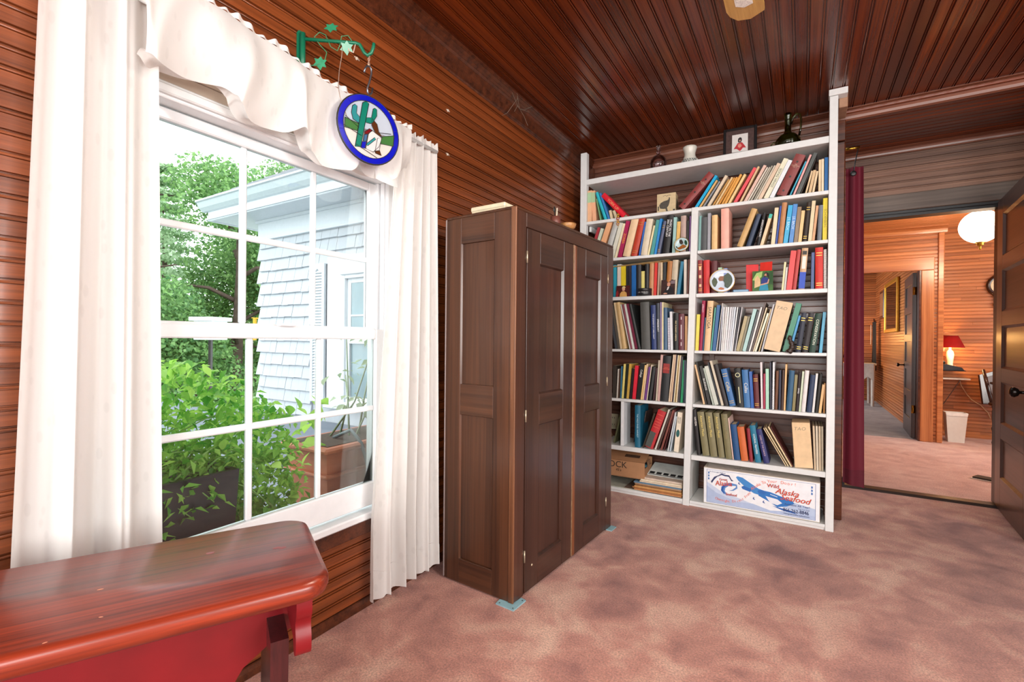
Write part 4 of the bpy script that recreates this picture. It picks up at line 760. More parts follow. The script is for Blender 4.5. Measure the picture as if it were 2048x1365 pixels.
R5|-0.1507|-0.1399|0.6700|0.0011|0.2876|e0e0e4|s|||white spiral notebook standing tall on the fifth shelf, doorway bay|
R5|-0.1383|-0.1227|0.6700|0.0252|0.2351|6e4630|h|||brown cloth hardback beside the spiral notebook on the fifth shelf, doorway bay|
R5|-0.1179|-0.1059|0.6700|0.0079|0.2410|34384a|h|||blue grey hardback with white title lines on the fifth shelf, doorway bay|
R5|-0.1043|-0.0921|0.6700|0.0219|0.2418|46342e|h|||dark brown hardback with a ring emblem on the fifth shelf, doorway bay|
R5|-0.0905|-0.0807|0.6700|0.0261|0.2767|dcb47c|m|||tall tan folder with a rolled top on the fifth shelf, doorway bay|
R5|-0.0773|-0.0495|0.6700|0.0613|0.2411|2c5878|h|||blue cloth hardback with white lines on the fifth shelf, doorway bay|
R5|-0.0472|-0.0315|0.6700|0.0603|0.2161|7f7444|p|||olive paperback on the fifth shelf, doorway bay|
R5|-0.0295|-0.0148|0.6700|0.0599|0.2352|2a2022|h|EAMES|f0f0f0|near black hardback with white title on the fifth shelf, doorway bay|
R5|-0.0128|-0.0021|0.6700|0.0677|0.2388|c4d0b4|p|||pale green and cream paperback on the fifth shelf, doorway bay|
R5|-0.0006|0.0205|0.6700|0.0745|0.2447|e2dcda|h|||white hardback, widest near the doorway end on the fifth shelf, doorway bay|
R5|0.0258|0.0502|0.6700|0.0879|0.2203|2a3a58|h|||dark navy hardback with white stepped lines on the fifth shelf, doorway bay|
R5|0.0531|0.0645|0.6700|0.0785|0.2291|d8d6d4|p|||white slim paperback between navy and black on the fifth shelf, doorway bay|
R5|0.0671|0.0834|0.6700|0.0881|0.2274|23221f|h|||black hardback with thin white title on the fifth shelf, doorway bay|
R5|0.0853|0.0986|0.6700|0.1033|0.1671|e0b47a|p|||short tan paperback near the doorway upright on the fifth shelf, doorway bay|
R5|0.1084|0.1164|0.6700|0.0138|0.1748|b07a38|m|||thin brown book against the doorway upright on the fifth shelf, doorway bay|
L6|-0.9891|-0.9500|0.3360|-0.0080|0.2929|14607c|h|THE WILD RIVER HARVEST|c8e4ec|large teal hardback against the short white divider on the sixth shelf, window bay|
L6|-0.9402|-0.9271|0.3360|0.3051|0.2573|3a2c1e|m|||thin dark book with gilt edge leaning on the sixth shelf, window bay|
L6|-0.9253|-0.8668|0.3360|0.3298|0.2757|b3252a|h|||torn red hardback with a grey patched corner on the sixth shelf, window bay|8
L6|-0.8548|-0.8434|0.3360|0.3115|0.2940|cdc8bc|m|||white slim score leaning on the sixth shelf, window bay|
L6|-0.8411|-0.8278|0.3360|0.3143|0.2834|4a302a|m|||dark brown slim score leaning on the sixth shelf, window bay|
L6|-0.8160|-0.8027|0.3360|0.2768|0.2900|7a4238|m|||reddish brown score leaning on the sixth shelf, window bay|
L6|-0.7927|-0.7877|0.3360|0.2459|0.2891|5c2c2c|m|||maroon score leaning on the sixth shelf, window bay|
L6|-0.7685|-0.7609|0.3360|0.1796|0.2701|cfd4d4|m|||whitish score leaning, first of two on the sixth shelf, window bay|
L6|-0.7554|-0.7459|0.3360|0.1604|0.2418|b4c0c8|m|||bluish white score leaning on the cream binder on the sixth shelf, window bay|
L6|-0.7286|-0.6967|0.3360|0.0924|0.2684|e8dac4|x|HISTORY|1c1c1c|fat cream ring binder with black capitals and green oval on the sixth shelf, window bay|9
R6|-0.5776|-0.5559|0.3360|-0.1054|0.2960|1d1a1b|h|HAYDN|f0ece4|black slim book with large white capitals on the sixth shelf, doorway bay|
R6|-0.5423|-0.5003|0.3360|-0.1368|0.2832|7d7654|h|American Music|e8cf74|olive hardback set volume nearest the middle upright on the sixth shelf, doorway bay|
R6|-0.4946|-0.4530|0.3360|-0.1279|0.2841|7d7654|h|American Music|e8cf74|olive hardback set volume, second of four on the sixth shelf, doorway bay|
R6|-0.4460|-0.4102|0.3360|-0.1306|0.2853|7d7654|h|American Music|e8cf74|olive hardback set volume, third of four on the sixth shelf, doorway bay|
R6|-0.4039|-0.3672|0.3360|-0.1144|0.2826|7a7350|h|American Music|98855a|olive hardback set volume with dull title, fourth on the sixth shelf, doorway bay|
R6|-0.3652|-0.3590|0.3360|-0.1159|0.2611|eac8bc|m|||thin pinkish white board beside the olive set on the sixth shelf, doorway bay|
R6|-0.3553|-0.3207|0.3360|-0.1151|0.2215|1c4a7c|h|||navy book with white title block and torn foot on the sixth shelf, doorway bay|
R6|-0.3151|-0.2754|0.3360|-0.1299|0.2102|c9652f|h|||thick orange cloth hardback on the sixth shelf, doorway bay|
R6|-0.2694|-0.2502|0.3360|-0.0967|0.2058|8c2430|h|||dark red hardback in shadow behind the teal one on the sixth shelf, doorway bay|
R6|-0.2368|-0.2048|0.3360|-0.1568|0.2272|1f7492|h|CHORAL PRAYERS|f0f4f4|teal hardback with big white capitals on the sixth shelf, doorway bay|
R6|-0.1907|-0.1594|0.3360|-0.2201|0.2088|2b2e68|h|LORD OF THE DANCE|d0b0c0|indigo hardback leaning on the teal one on the sixth shelf, doorway bay|
R6|-0.0767|-0.0711|0.3360|-0.5126|0.2459|dcc49c|m|||thin tan record sleeve sloping, first of the fan on the sixth shelf, doorway bay|
R6|-0.0647|-0.0584|0.3360|-0.5142|0.2507|e2d0a8|m|||thin cream record sleeve sloping, second of the fan on the sixth shelf, doorway bay|
R6|-0.0502|-0.0406|0.3360|-0.4995|0.2573|d8c098|m|||tan record sleeve sloping, third of the fan on the sixth shelf, doorway bay|
R6|-0.0391|-0.0341|0.3360|-0.4850|0.2570|52201c|m|||dark red record sleeve sloping, last of the fan on the sixth shelf, doorway bay|
R6|-0.0293|0.0647|0.3360|-0.0710|0.2662|e3c399|x|TAO|9c8a70|tall tan card file box upright, marked TAO on the sixth shelf, doorway bay|
R6|0.0676|0.0780|0.3360|-0.0396|0.2561|c8b294|m|||bundle magazine in faded cream nearest the file box on the sixth shelf, doorway bay|
R6|0.0794|0.0900|0.3360|-0.0290|0.2575|d2c4ac|m|||faded cream magazine, second past the file box on the sixth shelf, doorway bay|
R6|0.0915|0.1020|0.3360|-0.0195|0.2575|c0ac90|m|||faded tan magazine, third past the file box on the sixth shelf, doorway bay|
R6|0.1035|0.1135|0.3360|-0.0148|0.2574|b4a890|m|||faded grey magazine against the doorway upright on the sixth shelf, doorway bay|
"""
for ln in BOOKS.strip().split('\n'):
    a = ln.split('|')
    book(a[0], float(a[1]), float(a[2]), float(a[3]), float(a[4]), float(a[5]), a[6], a[7], a[8], a[9], a[10], a[11], GR[a[0][0] if a[0][0] == 'T' else a[0]])
# ------------------------------------------------------------------ things standing among the books
def on_shelf(name, loc, rz, label, cat, group=None): return empty(name, loc, rz, label, cat, group)
ZT = 2.266
t = on_shelf('bottle', (-.872, 3.36, ZT), 0, 'round clear pink-tinted glass bottle with narrow neck on bookcase top', 'bottle')
MB().lathe([(.020, .0), (.034, .006), (.052, .035), (.057, .062), (.052, .088), (.034, .112), (.013, .124), (.0115, .175), (.015, .178), (.015, .187), (.0085, .187), (.0085, .125), (.03, .108), (.05, .08), (.054, .06), (.049, .036), (.03, .009), (.0, .008)], 24, cap=False).build('body', glassmat('pink_glass', (.975, .93, .95, 1), .8), t, True)
b = MB()
for i in range(7):
    a = i*PI*2/7; b.lathe([(.002, -.006), (.006, 0), (.002, .006)], 6, Matrix.Translation((.030*math.cos(a), .030*math.sin(a)-.0, .05+.012*math.sin(3*a))))
b.build('relief', glassmat('pink_relief', (.93, .84, .88, 1), 1.5), t, True)
t = on_shelf('vase', (-.661, 3.36, ZT), 0, 'white waisted pottery vase with grey painted foot on bookcase top', 'vase')
MB().lathe([(.030, 0), (.044, .012), (.047, .035), (.042, .058), (.036, .072), (.035, .09), (.041, .112), (.046, .124), (.045, .134), (.040, .134), (.038, .124), (.031, .09), (.036, .06), (.04, .03), (.0, .02)], 28, cap=False).build('body', plain('d5d3c8', .3, .06), t, True)
b = MB()
for i in range(14):
    a = -PI/2+(i-6.5)*.16; r = .0478
    b.tube([(r*math.cos(a), r*math.sin(a), .006+.02*(i % 3)/2), (r*math.cos(a+.12), r*math.sin(a+.12), .03+.012*(i % 2)), (r*math.cos(a+.02), r*math.sin(a+.02), .044)], .0018, 5)
b.build('painted_sprig', plain('5d6466', .6), t)
for sx in (-1, 1): MB().lathe([(.002, -.012), (.009, -.004), (.009, .004), (.002, .012)], 8, Matrix.Translation((sx*.045, 0, .04))).build('lug', plain('c9c8be', .4), t, True)
t = on_shelf('picture_frame', (-.352, 3.345, ZT), rad(4), 'black framed small picture of a seated figure in red robes on bookcase top', 'picture')
tl = Matrix.Rotation(rad(-8), 4, 'X')
b = MB()
for q in ((-.098, -.082, .0, .205), (.082, .098, .0, .205)): b.cbox(q[0], q[1], -.008, .012, q[2], q[3], .003, tl)
for q in ((0, .016), (.189, .205)): b.cbox(-.082, .082, -.008, .012, q[0], q[1], .003, tl)
b.build('frame', BLACK, t)
MB().box(-.082, .082, .0, .004, .016, .189, tl).build('mat_board', plain('4a3430', .6, .35, 60), t)
MB().box(-.046, .046, -.003, .001, .038, .158, tl).build('print', plain('d9d4d0', .6, .05), t)
def blob(name, pts, col, y=-.0036): MB().prism(pts, y, y+.0008, 'y', tl).build(name, plain(col, .6, .12, 80), t)
blob('figure_robe', [(-.036, .060), (-.022, .082), (-.012, .098), (.012, .100), (.024, .082), (.036, .060), (.018, .062), (.008, .048), (0, .042), (-.008, .050), (-.02, .06)], 'b83038')
blob('figure_sash', [(-.010, .088), (.004, .092), (.012, .076), (0, .062), (-.012, .072)], 'd98a78', -.0042)
blob('figure_head', [(-.008, .100), (-.012, .112), (-.010, .128), (0, .136), (.010, .130), (.012, .114), (.006, .100)], '221c20', -.0042)
blob('figure_face', [(-.004, .106), (-.005, .117), (.004, .119), (.006, .108)], 'b58470', -.0048)
t = on_shelf('wine_jug', (-.086, 3.36, ZT), 0, 'dark green glass jug with long neck and loop handle on bookcase top', 'jug')
GG = solidglass('green_glass', (.22, .30, .06, 1), .04)
MB().lathe([(.03, 0), (.062, .006), (.072, .03), (.068, .06), (.048, .085), (.026, .098), (.0185, .112), (.017, .20), (.021, .205), (.021, .222), (.012, .222), (.012, .115), (.04, .082), (.062, .05), (.06, .02), (0, .012)], 28, cap=False).build('body', GG, t, True)
MB().tube([(.018, 0, .155), (.026, 0, .19), (.045, 0, .212), (.063, 0, .205), (.070, 0, .17), (.068, 0, .12), (.060, 0, .075)], .006, 8).build('handle', GG, t, True)
MB().tube([(-.055, 0, .05), (-.075, 0, .06), (-.09, 0, .045), (-.083, 0, .02)], .005, 8).build('side_loop', GG, t, True)
# bird box
t = on_shelf('bird_box', (-.797, 3.285, 1.9535), rad(3), 'cream cardboard box printed with a dark turkey on top book shelf', 'box')
MB().cbox(-.062, .062, 0, .10, 0, .135, .002).build('body', plain('c9b58e', .7, .12, 50), t)
b = MB(); e = -.0012
b.prism([(-.040, .035), (-.046, .055), (-.036, .072), (-.015, .082), (.008, .086), (.016, .092), (.018, .104), (.024, .104), (.025, .090), (.022, .070), (.016, .050), (.006, .036), (.010, .018), (.014, .012), (.0, .012), (-.004, .030), (-.018, .030)], e, .001, 'y')
b.build('printed_bird', plain('4a453c', .7, .3, 90), t)
MB().tube([(-.02, e, .115), (-.008, e, .121), (.004, e, .114), (.016, e, .120), (.032, e, .117)], .0012, 5).build('printed_script', plain('4a453c', .7), t)
MB().box(.045, .058, e, .001, .012, .022).box(-.055, -.048, e, .001, .02, .05).build('printed_mark', plain('3c3830', .7), t)
MB().box(.0, .040, .02, .06, .1345, .1362).build('lid_tab', plain('7a7868', .7), t)
MB().prism([(-.0, .03), (.0, .09)][:0]+[(.02, .03), (.085, .04), (.08, .09), (.03, .10)], .0622, .0632, 'x').build('side_print', plain('6c6553', .7, .3, 70), t)
# hanging gold ornament at shelf edge
t = on_shelf('gold_ornament', (-1.115, 3.226, 1.965), 0, 'gold and red linked charm hanging from the top book shelf edge', 'ornament')
for k, (zz, cl) in enumerate(((0, 'd9a53a'), (-.020, 'b02a20'), (-.040, 'd9a53a'), (-.058, 'c87a28'))):
    pts = [(.009*math.cos(a*PI/6)*(1 if k % 2 else .7), .003*math.sin(a*PI/6) if k % 2 else 0, zz+.012*math.sin(a*PI/6)) for a in range(13)]
    MB().tube(pts, .0028, 6).build('link', plain(cl, .35, .1, metal=.4), t, True)
MB().tube([(0, 0, -.07), (0, 0, -.088)], .0022, 6).build('tassel', plain('d8c8a0', .7), t)
MB().tube([(0, 0, .012), (0, .012, .014), (0, .03, -.009)], .0012, 5).build('string', plain('a8803a', .6), t)
# round plates
def plate(loc, r, rz, label, bgc):
    t = on_shelf('decorative_plate', loc, rz, label, 'plate')
    m = Matrix.Translation((0, 0, r)) @ Matrix.Rotation(rad(82), 4, 'X')
    MB().lathe([(0, 0), (r*.62, 0), (r*.72, .003), (r, .012), (r*.995, .015), (r*.70, .007), (r*.6, .004), (0, .004)], 40, m, cap=False).build('dish', plain(bgc, .15, .08, 25), t, True)
    pts = [(r*math.cos(a*PI/20), r*math.sin(a*PI/20), .0135) for a in range(41)]
    MB().tube([m @ Vector(p) for p in pts], .002, 6).build('gilt_rim', plain('c9a04a', .3, .1, metal=.8), t, True)
    return t, m, r
def dab(t, m, r, name, pts, col, h=.0055): MB().prism([(x*r, y*r) for x, y in pts], h, h+.0012, 'z', m).build(name, plain(col, .4, .25, 120), t)
t, m, r = plate((-.668, 3.205, 1.672), .046, rad(-6), 'small round owl plate leaning on second shelf beside the middle upright', 'bcd6da')
t.location = (-.682, 3.245, 1.672)
dab(t, m, r, 'painted_owl', [(-.35, .75), (-.1, .8), (.1, .55), (.22, .2), (.05, 0), (-.2, .1), (-.35, .4)], '3f3630', .0075)
dab(t, m, r, 'painted_branch', [(-.8, -.5), (-.3, -.35), (.2, 0), (.6, -.25), (.75, -.5), (.2, -.6), (-.4, -.8)], '9a5a20', .0085)
dab(t, m, r, 'painted_leaf', [(.45, .6), (.85, .45), (.9, .0), (.6, -.2), (.4, .2)], '14452c', .009)
dab(t, m, r, 'painted_leaf', [(-.95, -.1), (-.6, -.25), (-.55, -.55), (-.85, -.5)], '1c3a24', .009)
t, m, r = plate((-.437, 3.262, 1.392), .0735, rad(5), 'round landscape plate with trees and sky, standing on third shelf, doorway bay', 'cfdcec')
dab(t, m, r, 'painted_tree', [(.1, .0), (.15, .45), (.45, .7), (.75, .5), (.85, .1), (.8, -.35), (.5, -.75), (.2, -.5), (.2, -.2)], '2c4030', .009)
dab(t, m, r, 'painted_tree', [(-.85, .0), (-.65, .35), (-.45, .2), (-.35, -.1), (-.5, -.5), (-.7, -.55)], '3d4a30', .009)
dab(t, m, r, 'painted_house', [(-.3, .2), (-.15, .42), (.15, .42), (.2, .2), (.1, .0), (-.22, .0)], '8a5a3c', .0075)
dab(t, m, r, 'painted_flowers', [(-.3, -.7), (-.1, -.55), (.15, -.65), (.2, -.82), (-.2, -.88)], 'b5683c', .0085)
# snapshots
def snapshot(loc, w, h, rz, label, bgc, lean=-9):
    t = on_shelf('snapshot', loc, rz, label, 'photo'); m = Matrix.Rotation(rad(lean), 4, 'X')
    MB().box(-w/2, w/2, 0, .0012, 0, h, m).build('print', plain(bgc, .25, .3, 40), t)
    def ar(name, pts, col, y=-.0004): MB().prism([((x-.5)*w, q*h) for x, q in pts], y, y+.0006, 'y', m).build(name, plain(col, .3, .12, 60), t)
    return ar
ar = snapshot((-1.083, 3.246, 1.3915), .098, .080, 0, 'snapshot of a fair-haired person in a yellow jacket propped on third shelf', '4a1618')
ar('person_jacket', [(.28, 0), (.30, .28), (.42, .46), (.62, .48), (.78, .34), (.82, 0)], 'd8a860'); ar('person_face', [(.46, .52), (.44, .74), (.52, .84), (.64, .80), (.66, .60), (.58, .50)], 'd8a488', -.0009); ar('person_hair', [(.42, .72), (.46, .92), (.60, .95), (.70, .82), (.64, .76), (.52, .80)], 'd8c890', -.0013)
ar('second_person', [(.0, 0), (.0, .40), (.12, .60), (.2, .3), (.18, 0)], '8c2024')
ar = snapshot((-.772, 3.246, 1.3915), .092, .104, 0, 'snapshot of a person in dark suit seated at a desk, on third shelf', '3a2422')
ar('person_suit', [(.10, .02), (.28, .30), (.42, .50), (.55, .56), (.78, .50), (.92, .30), (.94, .05)], '17161a'); ar('person_shirt', [(.42, .30), (.48, .52), (.60, .54), (.52, .34)], 'dcd6d4', -.0009); ar('person_face', [(.44, .60), (.44, .78), (.54, .88), (.66, .80), (.66, .62), (.56, .55)], 'c99078', -.0009); ar('person_hair', [(.42, .80), (.48, .92), (.62, .95), (.70, .82), (.68, .70), (.64, .82)], '5a3c30', -.0013); ar('person_hand', [(.18, .08), (.30, .14), (.48, .10), (.44, .05), (.22, .04)], 'c99078', -.0013)
ar('book_row', [(.6, .72), (.98, .72), (.98, .92), (.72, .94)], '7a6a70', -.0002)
ar = snapshot((-.207, 3.246, 1.3915), .112, .128, rad(6), 'green garden snapshot of a person in blue top, before the red booklet', '3f6a34', -12)
ar('foliage_light', [(.0, .55), (.2, .9), (.5, .98), (.45, .7), (.2, .5)], '9fbf70'); ar('foliage_dark', [(.75, .35), (.8, .95), (.99, .95), (.99, .3)], '1f4a22'); ar('fair_dog', [(.10, .15), (.12, .6), (.25, .78), (.38, .6), (.40, .25)], 'd8b888', -.0008)
ar('person_top', [(.42, .32), (.44, .60), (.56, .72), (.78, .62), (.76, .34)], '20307a', -.0011); ar('person_trousers', [(.32, .02), (.40, .32), (.74, .32), (.78, .02)], '1c88a8', -.0011); ar('person_hair', [(.56, .66), (.58, .90), (.70, .95), (.82, .80), (.80, .6), (.72, .72)], '1c1414', -.0014); ar('person_face', [(.58, .74), (.60, .84), (.68, .86), (.70, .74)], 'c08a70', -.0018); ar('person_arm', [(.38, .30), (.44, .34), (.72, .40), (.78, .58), (.82, .56), (.78, .36), (.44, .27)], 'c89880', -.0018)
t = on_shelf('red_booklet', (-.232, 3.30, 1.3915), rad(12), 'red booklet standing open behind the garden snapshot on third shelf', 'booklet')
mm = Matrix.Rotation(rad(-6), 4, 'X')
MB().cbox(-.07, .0, 0, .003, 0, .175, .0006, mm).build('cover', plain('d01c20', .35, .1), t); MB().cbox(-.0, .07, .0, .003, .006, .185, .0006, Matrix.Rotation(rad(-28), 4, 'Z') @ mm).build('cover', plain('d83428', .35, .1), t)
t = on_shelf('blue_case', (-.33, 3.275, 1.3915), rad(4), 'small flat blue case lying before the red booklet on third shelf', 'case')
MB().cbox(-.045, .045, 0, .06, 0, .018, .004).build('body', plain('6f98b8', .35), t); MB().cbox(-.055, -.045, .01, .05, .002, .015, .003).build('clasp', BLACK, t)
# tin, folder, carved bookend, wire rack
t = on_shelf('round_tin', (-.931, 3.262, 1.3915), 0, 'short round black tin with pale lettering on third shelf, window bay', 'tin')
MB().lathe([(.048, 0), (.050, .002), (.050, .028), (.0485, .030), (.0485, .032), (.051, .033), (.051, .047), (.049, .050), (0, .051)], 32).build('body', plain('232325', .35), t, True)
for i, ch in enumerate('LOS MARINI'):
    a = -PI/2+(i-4.5)*.16
    if ch != ' ': text('tin_lettering', ch, .011, plain('c8c8c8', .5), t, Matrix.Translation((.0512*math.cos(a), .0512*math.sin(a), .022)) @ Matrix.Rotation(a+PI/2, 4, 'Z') @ Matrix.Rotation(PI/2, 4, 'X'))
t = on_shelf('manila_folder', (-.99, 3.275, 1.597), 0, 'buff manila folder lying flat across the tops of the third shelf books', 'folder')
MB().cbox(-.20, .235, -.02, .16, .014, .016, .0006, Matrix.Rotation(rad(-1.5), 4, 'Y')).build('back_leaf', plain('c8a668', .6), t)
MB().cbox(-.20, .225, -.03, .16, .019, .021, .0006, Matrix.Rotation(rad(-2.2), 4, 'Y')).build('front_leaf', plain('d4b67a', .6), t)
t = on_shelf('carved_bookend', (-.060, 3.236, 1.0195), 0, 'dark carved twisted wood piece standing on fourth shelf, doorway bay', 'bookend')
b = MB(); pts = []; rs = []
for i in range(14):
    q = i/13; pts.append((.012*math.sin(q*5)-.008+q*.020, 0, q*.100)); rs.append(.016*(1-.35*q)+.003*math.sin(i*1.9))
b.tube(pts, rs, 10); b.build('twist', plain('33221a', .45, .4, 60), t, True)
MB().cbox(-.024, .014, -.012, .02, -.0, .010, .003).build('foot', plain('2a1c16', .5, .3), t)
t = on_shelf('wall_outlet', (-1.262, 3.597, .337), 0, 'ivory wall outlet plate seen behind the sixth shelf, window bay', 'outlet')
MB().cbox(-.040, .040, -.006, .003, .045, .165, .002).build('plate', plain('d6cfae', .4), t)
for zz in (.075, .128): MB().box(-.010, -.006, -.0066, 0, zz, zz+.012).box(.006, .010, -.0066, 0, zz, zz+.012).build('socket', BLACK, t)
t = on_shelf('olive_board', (-1.148, 3.30, .337), 0, 'thin olive green board leaning on the short white divider', 'board')
MB().cbox(-.012, .0, 0, .20, 0, .258, .0015).build('panel', plain('5f6242', .6), t, rot=(0, rad(12.5), 0))
t = on_shelf('card_sheet', (-1.245, 3.42, .337), 0, 'tan cardboard sheet leaning toward the wardrobe on sixth shelf', 'board')
MB().cbox(0, .006, -.11, .11, 0, .20, .001).build('sheet', plain('9a7e5c', .7), t, rot=(0, rad(-28), 0))
t = on_shelf('torn_papers', (-.93, 3.36, .337), 0, 'rumpled dark magazines pushed in behind the red torn hardback', 'papers')
for i in range(3):
    MB().cbox(-.10+i*.05, -.096+i*.05, 0, .18, 0, .25-.012*i, .0005).build('sheet', plain(('3c3a40', '5a4a44', '2c2c30')[i], .5, .4, 50), t, rot=(0, rad(6+3*i), 0))

# floor shelf: card box on a pile of papers
PL = [('c2c4b4', -1.30, -.93, .004, 'thin pale paper', 3.25, 0), ('7a6658', -1.06, -.665, .004, 'taupe card folder', 3.246, -2), ('c98a58', -.985, -.668, .008, 'tan card folder', 3.236, 1), ('a87040', -1.0, -.665, .010, 'brown card folder', 3.247, -1),
      ('cf9a5c', -.985, -.67, .010, 'ochre card folder', 3.244, 2), ('8f6238', -.98, -.672, .008, 'dark buff folder', 3.246, 0), ('b08a6a', -.985, -.67, .010, 'buff card folder', 3.25, -1), ('5f8098', -.99, -.672, .010, 'blue bound score', 3.247, 1), ('dcc8b0', -.95, -.668, .010, 'cream sheet music', 3.25, 0), ('e6d6bc', -.945, -.67, .010, 'ivory sheet music', 3.256, -1), ('d2beae', -.93, -.672, .012, 'pinkish sheet music', 3.268, 1)]
zc = .0385
ORD = ['lowest', 'second', 'third', 'fourth', 'fifth', 'sixth', 'seventh', 'eighth', 'ninth', 'tenth', 'eleventh']
for i, (c, x0, x1, th_, nm, y0, rz) in enumerate(PL):
    o = MB().cbox(-(x1-x0)/2, (x1-x0)/2, 0, .27, 0, th_-.0004, .001).build('paper_folder', plain(c, .7, .15, 40)); o.location = ((x0+x1)/2, y0, zc); o.rotation_euler = (0, 0, rad(rz)*.4)
    tag(o, f'{nm} lying {ORD[i]} from bottom in the floor shelf paper pile', 'folder', 'papers on the floor shelf'); zc += th_
t = on_shelf('printed_leaflet', (-.80, 3.34, zc+.0005), rad(-2), 'white leaflet with black printed pictures on top of the paper pile', 'leaflet')
b = MB(); lm = Matrix.Rotation(rad(14), 4, 'X'); b.cbox(-.125, .125, 0, .19, 0, .004, .001, lm); b.build('sheet', plain('d4dad6', .6), t)
for i in range(5): MB().box(-.115+i*.048, -.080+i*.048, .018, .05, .0038, .0046, lm).build('printed_square', plain('202426', .6, .5, 90), t)
MB().box(-.118, .12, .004, .012, .0038, .0046, lm).build('printed_line', plain('5a5a5a', .6), t)
t = on_shelf('card_box', (-1.045, 3.262, zc-.018), rad(2), 'brown cardboard box with big black marker letters on the floor shelf', 'box')
CB = plain('a87a55', .75, .08, 20)
b = MB(); x0, x1, d, h = -.235, .125, .22, .115
b.box(x0, x1, 0, .004, 0, h).box(x0, x1, d-.004, d, 0, h).box(x0, x0+.004, .004, d-.004, 0, h).box(x0, x1, 0, d, -.002, .002).box(x1-.004, x1, .004, d-.004, 0, h*.62)
b.build('carton', CB, t)
MB().prism([(0, h), (.155, h+.045), (.155, h+.041), (.0, h-.004)], x0, x1, 'x').build('top_flap', CB, t)
MB().prism([(.06, h), (.14, h), (.11, .05), (.09, .05)], x1+.001, x1+.004, 'x').build('side_flap', plain('8f6a4c', .75), t)
for i in range(5): MB().lathe([(.004, 0), (.016, .006), (.016, .02), (.004, .026)], 8, Matrix.Translation((x1-.018, .05+.03*i, .05+.012*(i % 2)))).build('packed_item', plain(('1c2024', '2a5a68', '4a4a50', '203038', '6a6058')[i], .5), t)
text('marker_lettering', 'ROCK', .062, plain('2a201a', .7), t, Matrix.Translation((-.085, -.0010, h*.70)) @ Matrix.Rotation(PI/2, 4, 'X'), w=1.0)
text('marker_note', "45's", .026, plain('2a201a', .7), t, Matrix.Translation((-.06, -.0010, h*.38)) @ Matrix.Rotation(PI/2, 4, 'X'), shear=.2)
MB().prism([(.05, h+.016), (.085, h+.026), (.085, h+.027), (.05, h+.017)], -.03, .075, 'x').build('printed_label', plain('4a3424', .7, .4, 120), t)

# seafood carton
t = on_shelf('seafood_carton', (-.218, 3.252, .0365), 0, 'long white shipping carton printed in blue and red on the floor shelf', 'box')
w2_, h_ = .316, .232
MB().cbox(-w2_, w2_, 0, .22, 0, h_, .003).build('carton', plain('cfc4b4', .6, .06), t)
MB().prism([(0, h_), (.20, h_+.022), (.20, h_+.019), (0, h_-.001)], -w2_+.02, w2_, 'x').build('top_flap', plain('b8aea4', .6), t)
def face(name, pts, col, e=.0006, b0=0):   # pts in 0..1 across the printed face
    return MB().prism([((x-.5)*2*w2_, q*h_) for x, q in pts], -b0-e, .001, 'y').build(name, plain(col, .45, .06, 30), t)
face('white_panel', [(.004, .02), (.996, .02), (.996, .98), (.004, .98)], 'eceef2', .0008)
face('blue_water', [(.03, .05), (.965, .05), (.965, .14), (.80, .17), (.60, .10), (.45, .20), (.30, .18), (.12, .34), (.03, .50)], 'aebedc', .0012)
face('blue_water', [(.03, .50), (.12, .34), (.30, .18), (.44, .20), (.30, .30), (.16, .40), (.06, .56), (.03, .60)], 'c6d2e8', .0012)
face('blue_water', [(.62, .30), (.80, .40), (.965, .32), (.965, .14), (.80, .17)], 'b8c8e2', .0012)
for q in ((.03, .04, .966, .046), (.03, .945, .966, .951)): face('blue_border', [(q[0], q[1]), (q[2], q[1]), (q[2], q[3]), (q[0], q[3])], '3a5a98', .0015)
for q in (.03, .963): face('blue_border', [(q, .046), (q+.003, .046), (q+.003, .945), (q, .945)], '3a5a98', .0015)
# propeller aeroplane, nose to the lower right
face('plane_wing', [(.30, .84), (.315, .87), (.36, .85), (.50, .62), (.60, .56), (.56, .44), (.46, .48), (.40, .58), (.32, .76)], '3f86c8', .0018)
face('plane_body', [(.50, .60), (.60, .58), (.70, .50), (.78, .44), (.80, .38), (.74, .28), (.66, .22), (.58, .34), (.50, .44)], '2a72bc', .0020)
face('plane_belly', [(.56, .46), (.66, .42), (.70, .34), (.66, .27), (.60, .30)], 'e4e6ee', .0024)
face('plane_tail', [(.66, .22), (.78, .18), (.82, .12), (.70, .16), (.62, .23)], '1e60b0', .0024)
face('plane_engine', [(.35, .60), (.37, .64), (.44, .58), (.43, .50), (.36, .55)], '2a68b4', .0024)
face('plane_engine', [(.49, .56), (.52, .60), (.57, .56), (.55, .49), (.50, .51)], '2a68b4', .0024)
for x, q in ((.325, .72), (.455, .38), (.54, .33)): face('plane_propeller', [(x-.004, q-.05), (x+.014, q-.07), (x+.016, q-.06), (x+.004, q-.03), (x+.012, q+.0), (x, q-.01)], '1c4a90', .0024)
face('plane_window', [(.60, .53), (.66, .49), (.66, .475), (.60, .515)], 'e8eef4', .0028)
